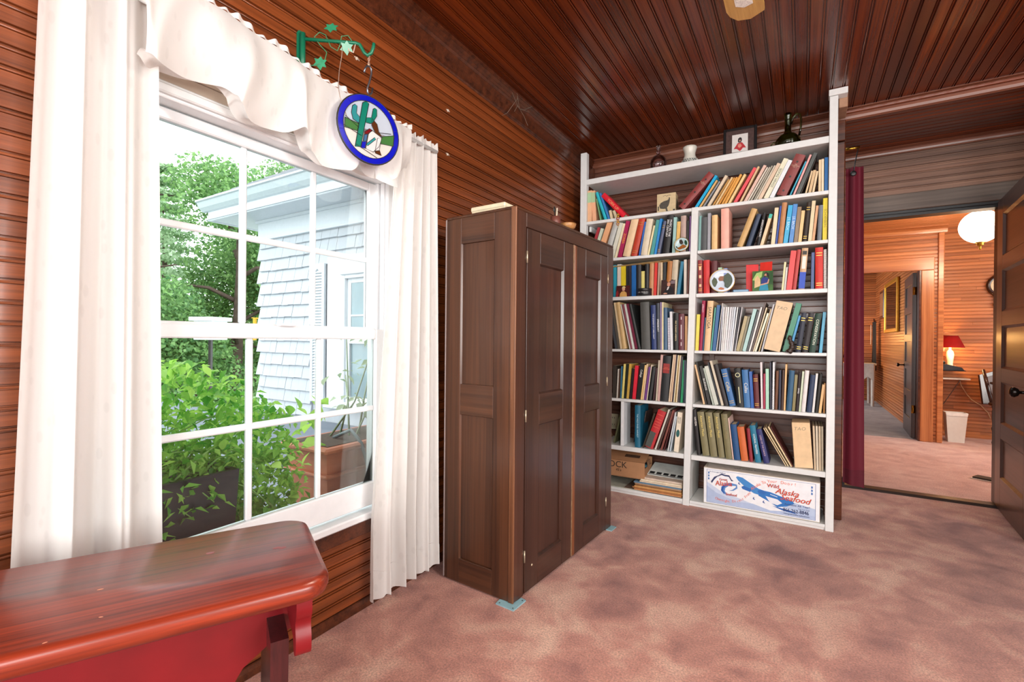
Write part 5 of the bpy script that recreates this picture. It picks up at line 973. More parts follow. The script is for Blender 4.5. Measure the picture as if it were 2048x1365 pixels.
# emblem: salmon curled round a word, mountain line above
face('emblem_mountain', [(.07, .62), (.10, .76), (.14, .82), (.17, .88), (.20, .86), (.24, .86), (.26, .76), (.28, .72), (.26, .71), (.235, .82), (.20, .82), (.17, .84), (.13, .78), (.10, .68), (.08, .58)], '2a3560', .0016)
pts = [(.20, .62), (.17, .52), (.17, .42), (.20, .34), (.225, .30), (.215, .36), (.20, .42), (.205, .50), (.24, .58), (.30, .60), (.30, .56), (.27, .48), (.235, .44), (.28, .46), (.315, .54), (.31, .64), (.26, .66)]
face('emblem_salmon', pts, '5a88c4', .0016)
face('emblem_salmon_back', [(.17, .52), (.165, .42), (.195, .33), (.20, .36), (.185, .43), (.19, .50), (.21, .56), (.20, .60)], '1c58a8', .0022)
def ft(name, s, x, q, size, col, rot=0, shear=0, e=.0030, sp=1.0, sx=1): return text(name, s, size*h_, plain(col, .45, .02), t, Matrix.Translation(((x-.5)*2*w2_, -e, q*h_)) @ Matrix.Rotation(PI/2, 4, 'X') @ Matrix.Rotation(rad(rot), 4, 'Z') @ Matrix.Diagonal((sx, 1, 1, 1)), shear=shear, w=sp)
for dx, col, e in ((.004, '1c2448', .0028), (0, 'e0502c', .0034)):
    dx *= .6
    ft('emblem_lettering', 'Great', .185+dx, .725-dx, .085, col, 4, 0, e); ft('emblem_lettering', 'Alaska', .187+dx, .615-dx, .19, col, 6, .15, e, sx=.85); ft('emblem_lettering', 'Seafood', .258+dx, .345-dx, .095, col, 0, .1, e, sx=.9)
    ft('red_lettering', 'Wild', .622+dx, .745-dx, .135, col, 0, 0, e, sx=1.05); ft('red_lettering', 'Alaska', .735+dx, .63-dx*2, .20, col, -2, .35, e); ft('red_lettering', 'Seafood', .80+dx, .49-dx*2, .20, col, -2, .35, e)
def arc(s, path, size, col):
    n = len(s)
    for i, ch in enumerate(s):
        q = i/(n-1); k = q*(len(path)-1); j = min(int(k), len(path)-2); f_ = k-j
        x = path[j][0]*(1-f_)+path[j+1][0]*f_; y = path[j][1]*(1-f_)+path[j+1][1]*f_
        an = math.degrees(math.atan2((path[j+1][1]-path[j][1])*h_, (path[j+1][0]-path[j][0])*2*w2_))
        if ch != ' ': ft('slogan_letter', ch, x, y, size, col, an*.8)
arc('Overnight Direct From', [(.125, .18), (.18, .155), (.24, .155), (.32, .20), (.378, .31), (.42, .46)], .095, 'e8765a')
arc('Alaska To Your Door!', [(.445, .60), (.485, .70), (.526, .78), (.575, .85), (.64, .872), (.72, .87), (.805, .862)], .105, 'e8765a')
ft('blue_lettering', 'Available All Year!', .82, .335, .075, '3c4a80'); ft('blue_lettering', 'Call Toll Free', .875, .262, .045, '50608c')
ft('phone_number', '866-262-8846', .81, .185, .125, '1c2a5c', sx=.80); ft('phone_number', '866-262-8846', .8115, .186, .125, '1c2a5c', sx=.80, e=.0032); ft('web_address', 'www.great-alaska-seafood.com', .815, .098, .05, '28386c', sx=.9)
for x in (.048, .935): 
    for q in (.70, .78, .86): face('blue_mark', [(x-.006, q-.03), (x+.008, q-.03), (x+.008, q+.02), (x-.004, q+.03)], '4a78b8', .0016)
ft('small_print', 'An Overnight Seafood', .13, .90, .045, '50608c')
text('flap_lettering', 'WILD ALASKA SEAFOOD', .017, plain('4a4a50', .6), t, Matrix.Translation((-.05, .05, h_+.0060)) @ Matrix.Rotation(rad(6.3), 4, 'X'))
# ------------------------------------------------------------------ wardrobe
wd = empty('wardrobe', (-.989, 1.634, 0), rad(86.65), 'tall dark brown two-door wooden wardrobe beside the white curtain', 'wardrobe')
# local: X along the front, -Y out of the front face, +Y to the wall
WL, WD, WH = .990, .385, 1.626
def wp(name, x0, x1, y0, y1, z0, z1, mat, c=.003, par=None): return MB().cbox(x0, x1, y0, y1, z0, z1, c).build(name, mat, par or wd)
wp('top_panel', .0, WL, .0, WD, WH-.012, WH, W_CABX)
wp('back_panel', .012, WL-.012, WD-.012, WD, .02, WH-.012, W_CAB); wp('bottom_panel', .012, WL-.012, .01, WD-.012, .03, .045, W_CABX); wp('far_side_panel', WL-.02, WL, .022, WD, .01, WH-.012, W_CAB)
wp('front_stile', 0, .076, 0, .022, .006, WH-.012, W_CABF); wp('front_stile', .912, WL, 0, .022, .006, WH-.012, W_CABF)
wp('front_rail', .076, .912, 0, .022, 1.552, WH-.012, wood('wardrobe_top_rail', '21100b', '4b2c1f', rough=.28, along='x', fine=70, coarse=1.2)); wp('front_rail', .076, .912, .004, .022, .006, .014, W_CABF)
wp('near_batten', -.004, .004, -.002, .024, .006, WH-.004, wood('worn_edge', '3c1e12', '8a5a3a', rough=.4, along='z', vary=.05), .002)
def door(x0, x1, name):
    d = MB(); z0, z1 = .016, 1.549; s0, s1 = .106, .095
    d.cbox(x0, x0+s0, -.002, .020, z0, z1, .002); d.cbox(x1-s1, x1, -.002, .020, z0, z1, .002)
    o = d.build('door', W_CABF, wd)
    for a, b_ in ((z0, .128), (.708, .844), (1.411, z1)): MB().cbox(x0+s0, x1-s1, -.002, .020, a, b_, .002).build('door_rail', W_FR, o)
    for a, b_ in ((.128, .708), (.844, 1.411)):
        MB().box(x0+s0, x1-s1, .010, .016, a, b_).build('door_panel', W_CABF, o)
        g = MB(); c = .006; X0, X1 = x0+s0, x1-s1
        g.prism([(X0, -.001), (X0+c, .010), (X0, .010)], a, b_, 'z'); g.prism([(X1, -.001), (X1, .010), (X1-c, .010)], a, b_, 'z')
        g.prism([(-.001, a), (.010, a), (.010, a+c)], X0, X1, 'x'); g.prism([(-.001, b_), (.010, b_-c), (.010, b_)], X0, X1, 'x')
        g.build('panel_moulding', W_CABF, o)
    return o
W_FR = wood('wardrobe_door_rail', '21100b', '4b2c1f', rough=.28, along='x', fine=70, coarse=1.2, vary=.08)
d1 = door(.079, .494, 'a'); d2 = door(.524, .909, 'b')
wp('door_edge', .495, .503, -.004, .018, .016, 1.549, plain('8c6c50', .45, .35, 40), .001, d1); wp('astragal', .504, .523, -.006, .016, .0165, 1.548, wood('orange_edge', '4a220f', '9a5a30', rough=.35, along='z', vary=.05), .002, d2)
for x, zs in ((.0775, (1.427, .76, .17)), (.9105, (1.427, .85, .17))):
    for zz in zs: MB().lathe([(.0035, 0), (.0035, .05)], 10, Matrix.Translation((x, -.003, zz-.025))).build('hinge', plain('b8aa92', .35, .1, metal=.6), wd, True)
# near side: frame and two panels (side face looks along -X)
def sp_(name, y0, y1, z0, z1, x0=.0, x1=.02, mat=W_CAB): return MB().cbox(x0, x1, y0, y1, z0, z1, .002).build(name, mat, wd)
sp_('side_stile', .022, .112, .006, WH-.012); sp_('side_stile', .295, WD, .006, WH-.012)
W_SX = wood('wardrobe_side_rail', '2b160c', '5d3822', rough=.33, along='y', fine=70, coarse=1.2, vary=.08)
for a, b_ in ((.006, .111), (.748, .882), (1.500, WH-.012)): sp_('side_rail', .112, .295, a, b_, mat=W_SX)
for a, b_ in ((.111, .748), (.882, 1.500)):
    sp_('side_panel', .112, .295, a, b_, .008, .014)
    g = MB(); c = .005
    g.prism([(.001, .112), (.008, .112), (.008, .112+c)], a, b_, 'z'); g.prism([(.001, .295), (.008, .295-c), (.008, .295)], a, b_, 'z'); g.prism([(.112, a), (.112+c, a), (.112, a)][:0] or [(.112, a), (.295, a), (.295, a+.001), (.112, a+.001)], .002, .008, 'x'); g.build('panel_moulding', W_CAB, wd)
MB().cbox(-.003, .004, WD-.006, WD, .01, WH-.01, .001).build('back_edge', plain('8a7c7a', .4), wd)
MB().lathe([(.003, 0), (.005, .0015), (.003, .003)], 8, Matrix.Translation((.135, -.002, .115)) @ Matrix.Rotation(PI/2, 4, 'X')).build('door_screw', plain('d8c8a8', .4), wd)
# blue plastic glides under its feet
for i, (x, y, rz, lb) in enumerate(((-.006, .0, 0, 'pale blue plastic furniture slide under the near wardrobe corner'), (.955, -.006, 0, 'pale blue plastic furniture slide under the far wardrobe corner'))):
    p = wd.matrix_world if False else Matrix.Translation(wd.location) @ Matrix.Rotation(rad(86.65), 4, 'Z')
    q = p @ Vector((x, y, 0))
    o = MB().prism([(-.028, .062), (-.028, -.026), (.062, -.026), (.066, .0), (.02, .004), (.004, .066)] if not i else [(-.02, .02), (-.02, -.022), (.05, -.022), (.05, .02)], 0, .0055).build('furniture_slide', plain('8fb8c2', .4, .1)); o.location = (q.x, q.y, .0); o.rotation_euler = (0, 0, rad(86.65)); tag(o, lb, 'slide')
    for s_ in ((.05, -.016), (-.018, .05), (-.018, -.016))[:3 if not i else 1]: MB().lathe([(.003, 0), (.003, .0005)], 8, Matrix.Translation((s_[0], s_[1], .0056))).build('screw_hole', BLACK, o)
# on its top
t = empty('letter_box', (-1.155, 1.775, WH+.001), rad(88), 'shallow cream lidded box lying on top of the wardrobe', 'box')
MB().cbox(-.075, .075, -.07, .11, 0, .032, .003).build('base', plain('cfc3a6', .6), t); MB().cbox(-.078, .078, -.073, .113, .022, .043, .004).build('lid', plain('d9cdb0', .6), t)
t = empty('pen_bowl', (-.992, 2.13, WH+.001), 0, 'low cream and brown dish of odds and ends on wardrobe front edge', 'bowl')
MB().lathe([(.02, 0), (.034, .006), (.042, .026), (.040, .028), (.031, .009), (0, .006)], 24, cap=False).build('bowl', plain('a87848', .4, .3, 60), t, True)
for i, (x, y, c) in enumerate(((0, .01, 'd8b070'), (.012, -.01, 'b05a28'), (-.014, 0, '7a8a50'))): MB().lathe([(.003, 0), (.010, .006), (.010, .014), (.003, .02)], 10, Matrix.Translation((x, y, .010))).build('trinket', plain(c, .5), t, True)
t = empty('desk_spoon', (-1.005, 2.02, WH+.001), 0, 'spoon and pencil stuck up at the wardrobe top edge', 'cutlery')
MB().lathe([(.022, 0), (.024, .002), (.024, .04), (.021, .04), (.02, .004), (0, .004)], 16, cap=False).build('cup', plain('6a3a30', .5), t, True)
MB().tube([(0, 0, .005), (0, -.012, .06)], .0025, 6).lathe([(.001, 0), (.011, .008), (.012, .018), (.006, .03), (.001, .032)], 10, Matrix.Translation((0, -.012, .055)) @ Matrix.Scale(.35, 4, (1, 0, 0))).build('spoon', plain('3a3c3a', .3, metal=.5), t, True)
MB().tube([(0, .008, .005), (0, .014, .085)], .0035, 6).build('pencil', plain('d8c8b0', .5), t)
# ------------------------------------------------------------------ red bench table at the window
tb = empty('red_table', (-1.019, .709, 0), math.atan2(.892, .453), 'red and mahogany painted side table with rounded corners under the window', 'table')
# local +X points back along the length (away from the far end): use -X for the length
W_TOP = wood('red_stained_top', '3a0c0a', '9e3619', rough=.34, along='x', fine=70, coarse=1.6, coat=.2, vary=.02, streak=.35)
W_RED = plain('740811', .4, .15, 12); W_MAH = wood('mahogany_leg', '1c0d0f', '4a1b1c', rough=.3, along='z', vary=.05)
TL, TWD, TZ = .93, .345, .65
def rr(x0, x1, y0, y1, r, n=6):
    P = []
    for cx, cy, a0 in ((x1-r, y1-r, 0), (x0+r, y1-r, 90), (x0+r, y0+r, 180), (x1-r, y0+r, 270)):
        for i in range(n+1): a = rad(a0+90*i/n); P.append((cx+r*math.cos(a), cy+r*math.sin(a)))
    return P
b = MB(); rings = []
for zz, ins in ((TZ-.036, .010), (TZ-.032, .003), (TZ-.024, 0), (TZ-.010, 0), (TZ-.004, .003), (TZ, .011)): rings.append([(x, y, zz) for x, y in rr(-TL+ins, -ins, -TWD+ins, -ins, .05-ins*.5)])
n = len(rings[0]); vs = [p for r_ in rings for p in r_]; fs = [(k*n+i, k*n+(i+1) % n, (k+1)*n+(i+1) % n, (k+1)*n+i) for k in range(len(rings)-1) for i in range(n)]
fs += [tuple(range(n))[::-1], tuple((len(rings)-1)*n+i for i in range(n))]
o = MB().add(vs, fs).build('tabletop', W_TOP, tb, True, sharp=50)
for i in range(16):
    x, y = -R.uniform(.25, .85), -R.uniform(.15, .33)
    MB().lathe([(.004, 0), (.003, .0004), (0, .0005)], 7, Matrix.Translation((x, y, TZ-.0001)) @ Matrix.Rotation(R.uniform(-.3, .3), 4, 'Z') @ Matrix.Diagonal((R.uniform(.7, 1.6), R.uniform(.3, .6), 1, 1))).build('worn_spot', plain('d88a68', .4), o)
for x, y in ((-.19, -.12), (-.075, -.16), (-.065, -.165)): MB().lathe([(.008, 0), (.007, .0004), (0, .0005)], 9, Matrix.Translation((x, y, TZ-.0001)) @ Matrix.Diagonal((1, .7, 1, 1))).build('worn_spot', plain('8a3a38', .4), o)
# front apron with scalloped lower edge, set back under the top
ap = [(-.034, TZ-.036), (-.034, TZ-.145), (-.08, TZ-.165), (-.135, TZ-.205), (-.17, TZ-.262), (-.22, TZ-.292), (-.30, TZ-.30), (-.63, TZ-.30), (-.71, TZ-.292), (-.76, TZ-.262), (-.795, TZ-.205), (-.83, TZ-.165), (-.87, TZ-.150), (-.87, TZ-.036)]
MB().prism(ap, -.195, -.177, 'y').build('front_apron', W_RED, tb, True, sharp=45); MB().prism(ap, -.060, -.042, 'y').build('rear_apron', W_RED, tb)
og = [(-.328, TZ-.036), (-.329, TZ-.050), (-.327, TZ-.062), (-.320, TZ-.072), (-.315, TZ-.080), (-.314, TZ-.088), (-.317, TZ-.096), (-.321, TZ-.104), (-.322, TZ-.116), (-.321, TZ-.128), (-.317, TZ-.137), (-.308, TZ-.143), (-.296, TZ-.145), (-.28, TZ-.12), (-.262, TZ-.12), (-.05, TZ-.12), (-.02, TZ-.036)]
for x in (-.058, -.90): MB().prism(og, x, x+.026, 'x').build('end_apron', W_RED, tb, True, sharp=45)
lg = [(-.285, TZ-.12), (-.05, TZ-.12), (-.05, TZ-.30), (-.035, .10), (-.02, .0), (-.06, 0), (-.08, .06), (-.165, .10), (-.25, .06), (-.27, 0), (-.315, 0), (-.300, .10), (-.285, TZ-.30), (-.275, TZ-.24)]
for x in (-.095, -.865): MB().prism(lg, x, x+.030, 'x').build('end_panel', W_MAH, tb)
MB().cbox(-.835, -.095, -.27, -.06, .195, .217, .003).build('lower_shelf', plain('8a92a8', .25, .1), tb)
# ------------------------------------------------------------------ curtains
CUR = fabric('white_damask', 'f1efec', .34, True); 
def curtain(name, ys, amp, nf, z0, z1, xc, label, hem=.10, phase=0., head=.0):
    """ys(v) -> (y at near edge, y at far edge) for v from top 0 to bottom 1"""
    t = empty(name, (xc, (ys(1)[0]+ys(1)[1])/2, z0), 0, label, 'curtain'); oy = t.location.y
    def fn(u, v):
        y0, y1 = ys(v); z = z1+(z0-z1)*v
        a = amp(v); w = math.sin(2*PI*nf*u+phase+.35*math.sin(5*u+2*v))+.35*math.sin(2*PI*nf*2.3*u+1.1+v)
        return (a*w*(.55+.45*math.sin(PI*u)), y0+(y1-y0)*u+.25*a*math.cos(2*PI*nf*u+phase)-oy, z-z0+.012*math.sin(2*PI*nf*u+phase)*(v > .98))
    o = MB().grid(lambda u, v: fn(u, v*(1-hem)), 96, 60).build('cloth', CUR, t, True)
    o2 = MB().grid(lambda u, v: tuple(a+b for a, b in zip(fn(u, 1-hem+v*hem), (.0015, 0, 0))), 96, 8).build('hem', CUR, t, True)
    def hd(u, v):
        p = fn(u, 0); k = math.sin(2*PI*nf*2.7*u+1.5*math.sin(9*u)); k2 = math.sin(2*PI*nf*1.3*u+2)
        return (p[0]*.7+.005*k+.004*v, p[1]+.003*math.cos(2*PI*nf*2.7*u), p[2]+.036*(1-v)+(.0025*k+.005*k2)*(1-v))
    MB().grid(hd, 120, 5).build('gathered_heading', CUR, t, True)
    return t
def ysR(v): k = v**.8; return (1.40-.135*min(1, k*1.15), 1.650+.030*k)
curtain('curtain', ysR, lambda v: .014+.022*v, 5.5, .045, 1.925, -1.425, 'white leaf-woven curtain panel hanging beside the dark wardrobe', .055, .6)
def ysL(v): return (.334-.056*v, .548+.018*v)
curtain('curtain', ysL, lambda v: .018+.014*v, 2.7, .05, 1.93, -1.415, 'white leaf-woven curtain panel hanging behind the red table', .04, 2.2)
t = empty('valance', (-1.365, .90, 1.94), 0, 'white leaf-woven scarf valance draped in waves over the window', 'valance')
LOW = [(.27, 1.80), (.484, 1.765), (.536, 1.753), (.597, 1.760), (.664, 1.770), (.703, 1.753), (.731, 1.737), (.789, 1.711), (.851, 1.717), (.918, 1.745), (.954, 1.736), (.991, 1.692), (1.03, 1.664), (1.091, 1.669), (1.156, 1.701), (1.226, 1.686), (1.288, 1.695), (1.354, 1.738), (1.43, 1.78)]
TOP = [(.27, 1.985), (.644, 1.984), (.695, 1.985), (.78, 1.968), (.874, 1.965), (.943, 1.952), (1.018, 1.942), (1.121, 1.941), (1.235, 1.940), (1.43, 1.935)]
def interp(T, y):
    for (a, za), (b_, zb) in zip(T, T[1:]):
        if y <= b_:
            f_ = (y-a)/(b_-a); f_ = f_*f_*(3-2*f_) if T is LOW else f_; return za+(zb-za)*f_
    return T[-1][1]
def vf(u, v):
    y = .487+(1.425-.487)*u; zt = interp(TOP, y); zb = interp(LOW, y)
    flute = math.sin(2*PI*(u*4.6)+.6)
    bulge = .026*math.sin(PI*v)**.8+.026*v*(flute+.2)+.010*math.sin(2*PI*u*11+3*v)*v*(1-v)*2
    return (bulge-.005, y-.90+.018*v*math.cos(2*PI*u*4.6+.6)-.02*math.sin(PI*v)*math.sin(2*PI*u*2.3), zt+(zb-zt)*v-1.94)
MB().grid(vf, 150, 28).build('cloth', CUR, t, True)
def vb(u, v):   # the hem turned back so that its underside shows
    p = vf(u, 1); return (p[0]-.05*v*(1+.5*math.sin(2*PI*u*4.6)), p[1], p[2]+.012*math.sin(PI*v)+.01*v)
MB().grid(vb, 150, 6).build('turned_hem', CUR, t, True)
def vh(u, v):
    p = vf(u, 0); k = math.sin(2*PI*u*27+2*math.sin(7*u)); k2 = math.sin(2*PI*u*8.3)
    return (p[0]+.005*k, p[1], p[2]+(.012+.0022*k+.007*k2)*(1-v))
MB().grid(vh, 240, 3).build('gathered_heading', CUR, t, True)
def tail(u, v):   # loose tail of the scarf below the glass disc
    a = (u-.5)*PI; return (-.012+.03*math.cos(a)*(.4+.6*v), .40+.062*math.sin(a)*(1-.1*v), -.205-.05*v-.018*math.cos(a))
MB().grid(tail, 24, 8).build('tail', CUR, t, True)
o = MB().tube([(-1.415, .24, 1.925), (-1.415, 1.635, 1.925)], .008, 10).tube([(-1.415, 1.635, 1.925), (XL, 1.635, 1.925)], .006, 8).tube([(-1.415, .24, 1.925), (XL, .24, 1.925)], .006, 8).build('curtain_rod', WHITE, None, True); tag(o, 'slim white curtain rod hidden behind the window curtains', 'rod')
# ------------------------------------------------------------------ green wall bracket, hook, stained glass
GRN = plain('0f6a4c', .35, .08)
br = empty('plant_bracket', (XL, 1.003, 2.06), 0, 'green metal swing bracket with leaf scrolls on the wall above the valance', 'bracket')
MB().prism([(-.014, -.075), (.014, -.075), (.014, .070), (.008, .080), (-.008, .080), (-.014, .070)], .001, .006, 'x').build('wall_plate', GRN, br)
MB().tube([(.016, 0, -.085), (.016, 0, .07)], .009, 10).build('pivot', GRN, br, True)
AE = Vector((.19, .137, .05))
def al(q, dz=0): return (.016+(AE.x-.016)*q, AE.y*q, .05+dz)
MB().tube([al(0), al(.8), al(.86, -.004), al(.93, -.032), al(.98, -.04), al(1.04, -.03), al(1.07, -.008), al(1.075, .004)], .006, 8).build('arm', GRN, br, True)
GRW = plain('3f7a52', .4, .15)
MB().tube([al(.06, -.09), al(.2, -.088), al(.33, -.07), al(.36, -.04), al(.25, -.015), al(.17, .01), al(.25, .028), al(.34, .02), al(.42, -.02), al(.52, -.032), al(.56, -.01), al(.58, .02), al(.68, .024), al(.76, .0)], .0018, 6).build('vine', GRW, br, True)
def ivy(q, dz, rx, nm='vine_leaf'):
    pts = [(x*1.3, y*1.3) for x, y in [(0, -.016), (.006, -.006), (.016, -.008), (.012, .003), (.018, .010), (.008, .011), (.003, .019), (-.004, .012), (-.014, .014), (-.011, .004), (-.018, -.003), (-.008, -.006)]]
    m = Matrix.Translation(al(q, dz)) @ Matrix.Rotation(rad(35), 4, 'Z') @ Matrix.Rotation(rad(90+rx), 4, 'X')
    MB().prism(pts, -.0008, .0008, 'z', m).build(nm, plain('2f8a62', .2, .2, 60), br)
ivy(.26, -.082, 10); ivy(.42, .045, -20); ivy(.66, -.022, 25)
tip = br.location+Vector(al(1.0, -.04))
hk = empty('s_hook', tip, 0, 'steel S-shaped hook on twisted wire hanging from the green bracket', 'hook')
def zz_(a): return [(.0, y, z) for y, z in a]
MB().tube([(0, 0, .004), (0, .004, -.012), (0, -.003, -.028), (0, 0, -.040)], .0022, 6).tube([(0, .006, .002), (0, -.004, -.014), (0, .004, -.028), (0, 0, -.039)], .0018, 6).build('twisted_wire', plain('c9a894', .4, .2, metal=.6), hk, True)
MB().tube(zz_([(-.020, -.068), (-.016, -.052), (-.008, -.040), (.004, -.036), (.012, -.043), (.012, -.058), (.004, -.088), (-.006, -.118), (-.004, -.131), (.004, -.135), (.014, -.125), (.018, -.106)]), .0034, 8).build('hook', IRON, hk, True)
o = MB().tube([tuple(br.location+Vector(al(.6, .0))), tuple(br.location+Vector(al(.585, -.05))), tuple(br.location+Vector(al(.55, -.10))), (-1.34, 1.045, 1.93), (-1.325, 1.04, 1.89), (-1.315, 1.06, 1.83)], .0013, 6).build('loose_wire', plain('c0a898', .4, .1, metal=.5), None, True); tag(o, 'thin loose copper wire trailing from the green bracket to the glass disc', 'wire')
o = MB().tube([tuple(br.location+Vector(al(.66, .004))), tuple(br.location+Vector(al(.70, -.03))), tuple(br.location+Vector(al(.76, -.034))), tuple(br.location+Vector(al(.80, .004)))], .0022, 6).build('twist_tie', plain('c0a090', .5), None, True); tag(o, 'short twisted tie looped round the green bracket arm', 'wire')
DC = Vector((tip.x, tip.y+.004, tip.z-.135-.004-.117-.003)); DR = .117
ds = empty('stained_glass_disc', DC, rad(78), 'round blue-rimmed stained glass disc with cactus and resting figure', 'ornament')
def dm(): return Matrix.Rotation(PI/2, 4, 'X')
D0 = Matrix.Identity(4) @ dm()
def gl(h, al_=1): 
    c = hx(h); m, nt, b = newmat('art_glass_'+h); b.inputs['Base Color'].default_value = c; setp(b, rough=.12, coat=.5)
    tr = nd(nt, 'ShaderNodeBsdfTranslucent'); tr.inputs[0].default_value = tuple(min(1, x*1.5) for x in c[:3])+(1,); mxs = nd(nt, 'ShaderNodeMixShader'); mxs.inputs[0].default_value = .5
    nt.links.new(b.outputs[0], mxs.inputs[1]); nt.links.new(tr.outputs[0], mxs.inputs[2]); nt.links.new(mxs.outputs[0], nt.nodes['Material Output'].inputs[0]); return m
BLU = gl('1420c8'); LEAD = plain('1a1614', .5)
for i in range(6):
    a0, a1 = rad(15+60*i+.3), rad(15+60*i+59.7); P = [(DR*math.cos(a0+(a1-a0)*k/9), DR*math.sin(a0+(a1-a0)*k/9)) for k in range(10)]+[(DR*.83*math.cos(a1-(a1-a0)*k/9), DR*.83*math.sin(a1-(a1-a0)*k/9)) for k in range(10)]
    b = MB(); b.add([D0 @ Vector((x, y, z)) for z in (-.003, .003) for x, y in P], [tuple(range(20))[::-1], tuple(range(20, 40))]+[(k, (k+1) % 20, 20+(k+1) % 20, 20+k) for k in range(20)]); b.build('rim_glass', BLU, ds)
def dpiece(name, px, mat, z=.0035, th=.0016):
    pts = []
    for x, y in px:
        X, Y = x-643, y-925
        det = 232*(-280)-(-43)*60; a = (X*(-280)-(-43)*Y)/det; b_ = (232*Y-60*X)/det
        pts.append((a*DR*.99, b_*DR*.99))
    MB().prism(pts, -z, -z+th, 'z', D0 @ Matrix.Scale(-1, 4, (0, 0, 1))).build(name, mat, ds)
    return pts
SKY = gl('c8d0dc'); SAND = gl('e2dcd4')
cpt = [(math.cos(i*PI/18)*DR*.83, math.sin(i*PI/18)*DR*.83) for i in range(36)]
up_ = [p for p in cpt if p[1] >= -.1*DR]; lo_ = [p for p in cpt if p[1] < -.1*DR]
lo_s = sorted(lo_, key=lambda p: math.atan2(p[1], p[0]))
up_s = sorted(up_, key=lambda p: math.atan2(p[1], p[0]))
MB().prism(up_s, -.0012, .0012, 'z', D0).build('sky_glass', SKY, ds); MB().prism(lo_s, -.0012, .0012, 'z', D0).build('sand_glass', SAND, ds)
TEAL = gl('14907c'); GRE = gl('4f8a4a'); BRO = gl('6a3a1c'); REDG = gl('8a1a24'); WHG = gl('e8e4e4'); TQ = gl('3aa0a4'); SLB = gl('4a7aa8')
PC_ = [('hill_glass', [(455, 845), (557, 885), (557, 945), (465, 925)], GRE), ('hill_glass', [(745, 970), (838, 950), (846, 1045), (740, 1032)], GRE),
 ('cactus_arm', [(490, 742), (505, 728), (522, 740), (528, 800), (557, 832), (557, 880), (512, 852), (492, 800)], TQ), ('cactus_arm', [(640, 745), (652, 735), (668, 745), (676, 800), (656, 860), (640, 872), (602, 865), (602, 826), (640, 820)], TEAL),
 ('cactus_trunk', [(556, 705), (578, 688), (602, 705), (602, 1075), (562, 1075)], TEAL),
 ('hat_glass', [(645, 825), (690, 870), (712, 930), (742, 972), (690, 948), (652, 885)], BRO), ('serape_glass', [(640, 955), (665, 930), (745, 985), (735, 1060), (700, 1110), (640, 1085)], WHG), ('serape_stripe', [(635, 1050), (690, 985), (702, 1000), (650, 1062)], TQ), ('collar_glass', [(610, 945), (640, 915), (662, 925), (640, 962), (612, 965)], REDG),
 ('sleeve_glass', [(610, 970), (635, 965), (635, 1025), (612, 1025)], SLB), ('trouser_glass', [(605, 1030), (635, 1028), (635, 1085), (605, 1080)], BLU), ('leg_glass', [(712, 990), (742, 985), (742, 1095), (712, 1100)], WHG), ('shoe_glass', [(710, 1100), (745, 1092), (765, 1135), (718, 1118)], BRO)]
b = MB()
for i, (nm, px, mt) in enumerate(PC_):
    pts = dpiece(nm, px, mt, .0030+.0003*(i % 4))
    b.tube([D0 @ Vector((x, y, .0034)) for x, y in pts+[pts[0]]], .0011, 5)
b.tube([D0 @ Vector((DR*.83*math.cos(i*PI/20), DR*.83*math.sin(i*PI/20), .003)) for i in range(41)], .0013, 5); b.tube([D0 @ Vector((DR*math.cos(i*PI/20), DR*math.sin(i*PI/20), 0)) for i in range(41)], .0035, 6)
for q in (((-.083*1.16, -.012), (-.03, -.03)), ((-.09, .02), (-.04, -.005)), ((-.05, -.065), (.03, -.09)), ((.03, .0), (.085, .012))): b.tube([D0 @ Vector((q[0][0], q[0][1], .003)), D0 @ Vector((q[1][0], q[1][1], .003))], .0011, 5)
b.build('lead_came', LEAD, ds, True)
MB().tube([(0, 0, DR-.02), (0, 0, DR+.01)], .0014, 6).build('hanging_loop', STEEL, ds)
# ------------------------------------------------------------------ open panelled door at the doorway
dr = empty('door_1', (1.104, 4.372, .006), math.atan2(3.63-4.393, 1.035-1.10), kind='structure')
# local +X from the hinge toward the camera; the side seen looks along local -Y?  (world -x)
DWD, DH, DT = .82, 2.022, .036
def dpart(name, x0, x1, z0, z1, y0=0, y1=DT, mat=W_DOOR, par=None): return MB().cbox(x0, x1, y0, y1, z0, z1, .002).build(name, mat, par or dr)
dpart('door_stile', 0, .145, 0, DH); dpart('door_stile', .68, DWD, 0, DH)
W_DR = wood('door_rail_wood', '35211b', '5f4238', rough=.35, along='x', fine=60, coarse=1.2, vary=.04)
RZ = [(0, .214), (.466, .566), (.830, .920), (1.190, 1.285), (1.550, 1.645), (1.915, DH)]
for a, b_ in RZ: dpart('door_rail', .145, .68, a, b_, mat=W_DR)
for (a0, a1), (b0, b1) in zip(RZ, RZ[1:]):
    p = MB().box(.145, .68, .012, .024, a1, b0).build('door_panel', wood('door_panel_wood', '35211b', '6a5046', rough=.3, along='x', fine=60, coarse=1.2, vary=.06) if False else W_DR, dr)
    g = MB(); c = .014
    for s_, yo, yi in ((0, .0, .012), (1, DT, .024)):
        g.prism([(.145, yo), (.145+c, yi), (.145, yi)], a1, b0, 'z'); g.prism([(.68, yo), (.68, yi), (.68-c, yi)], a1, b0, 'z')
        g.prism([(yo, a1), (yi, a1), (yi, a1+c)], .145, .68, 'x'); g.prism([(yo, b0), (yi, b0-c), (yi, b0)], .145, .68, 'x')
    g.build('panel_moulding', W_DOOR, p)
KN = plain('17120f', .25, .1, metal=.6)
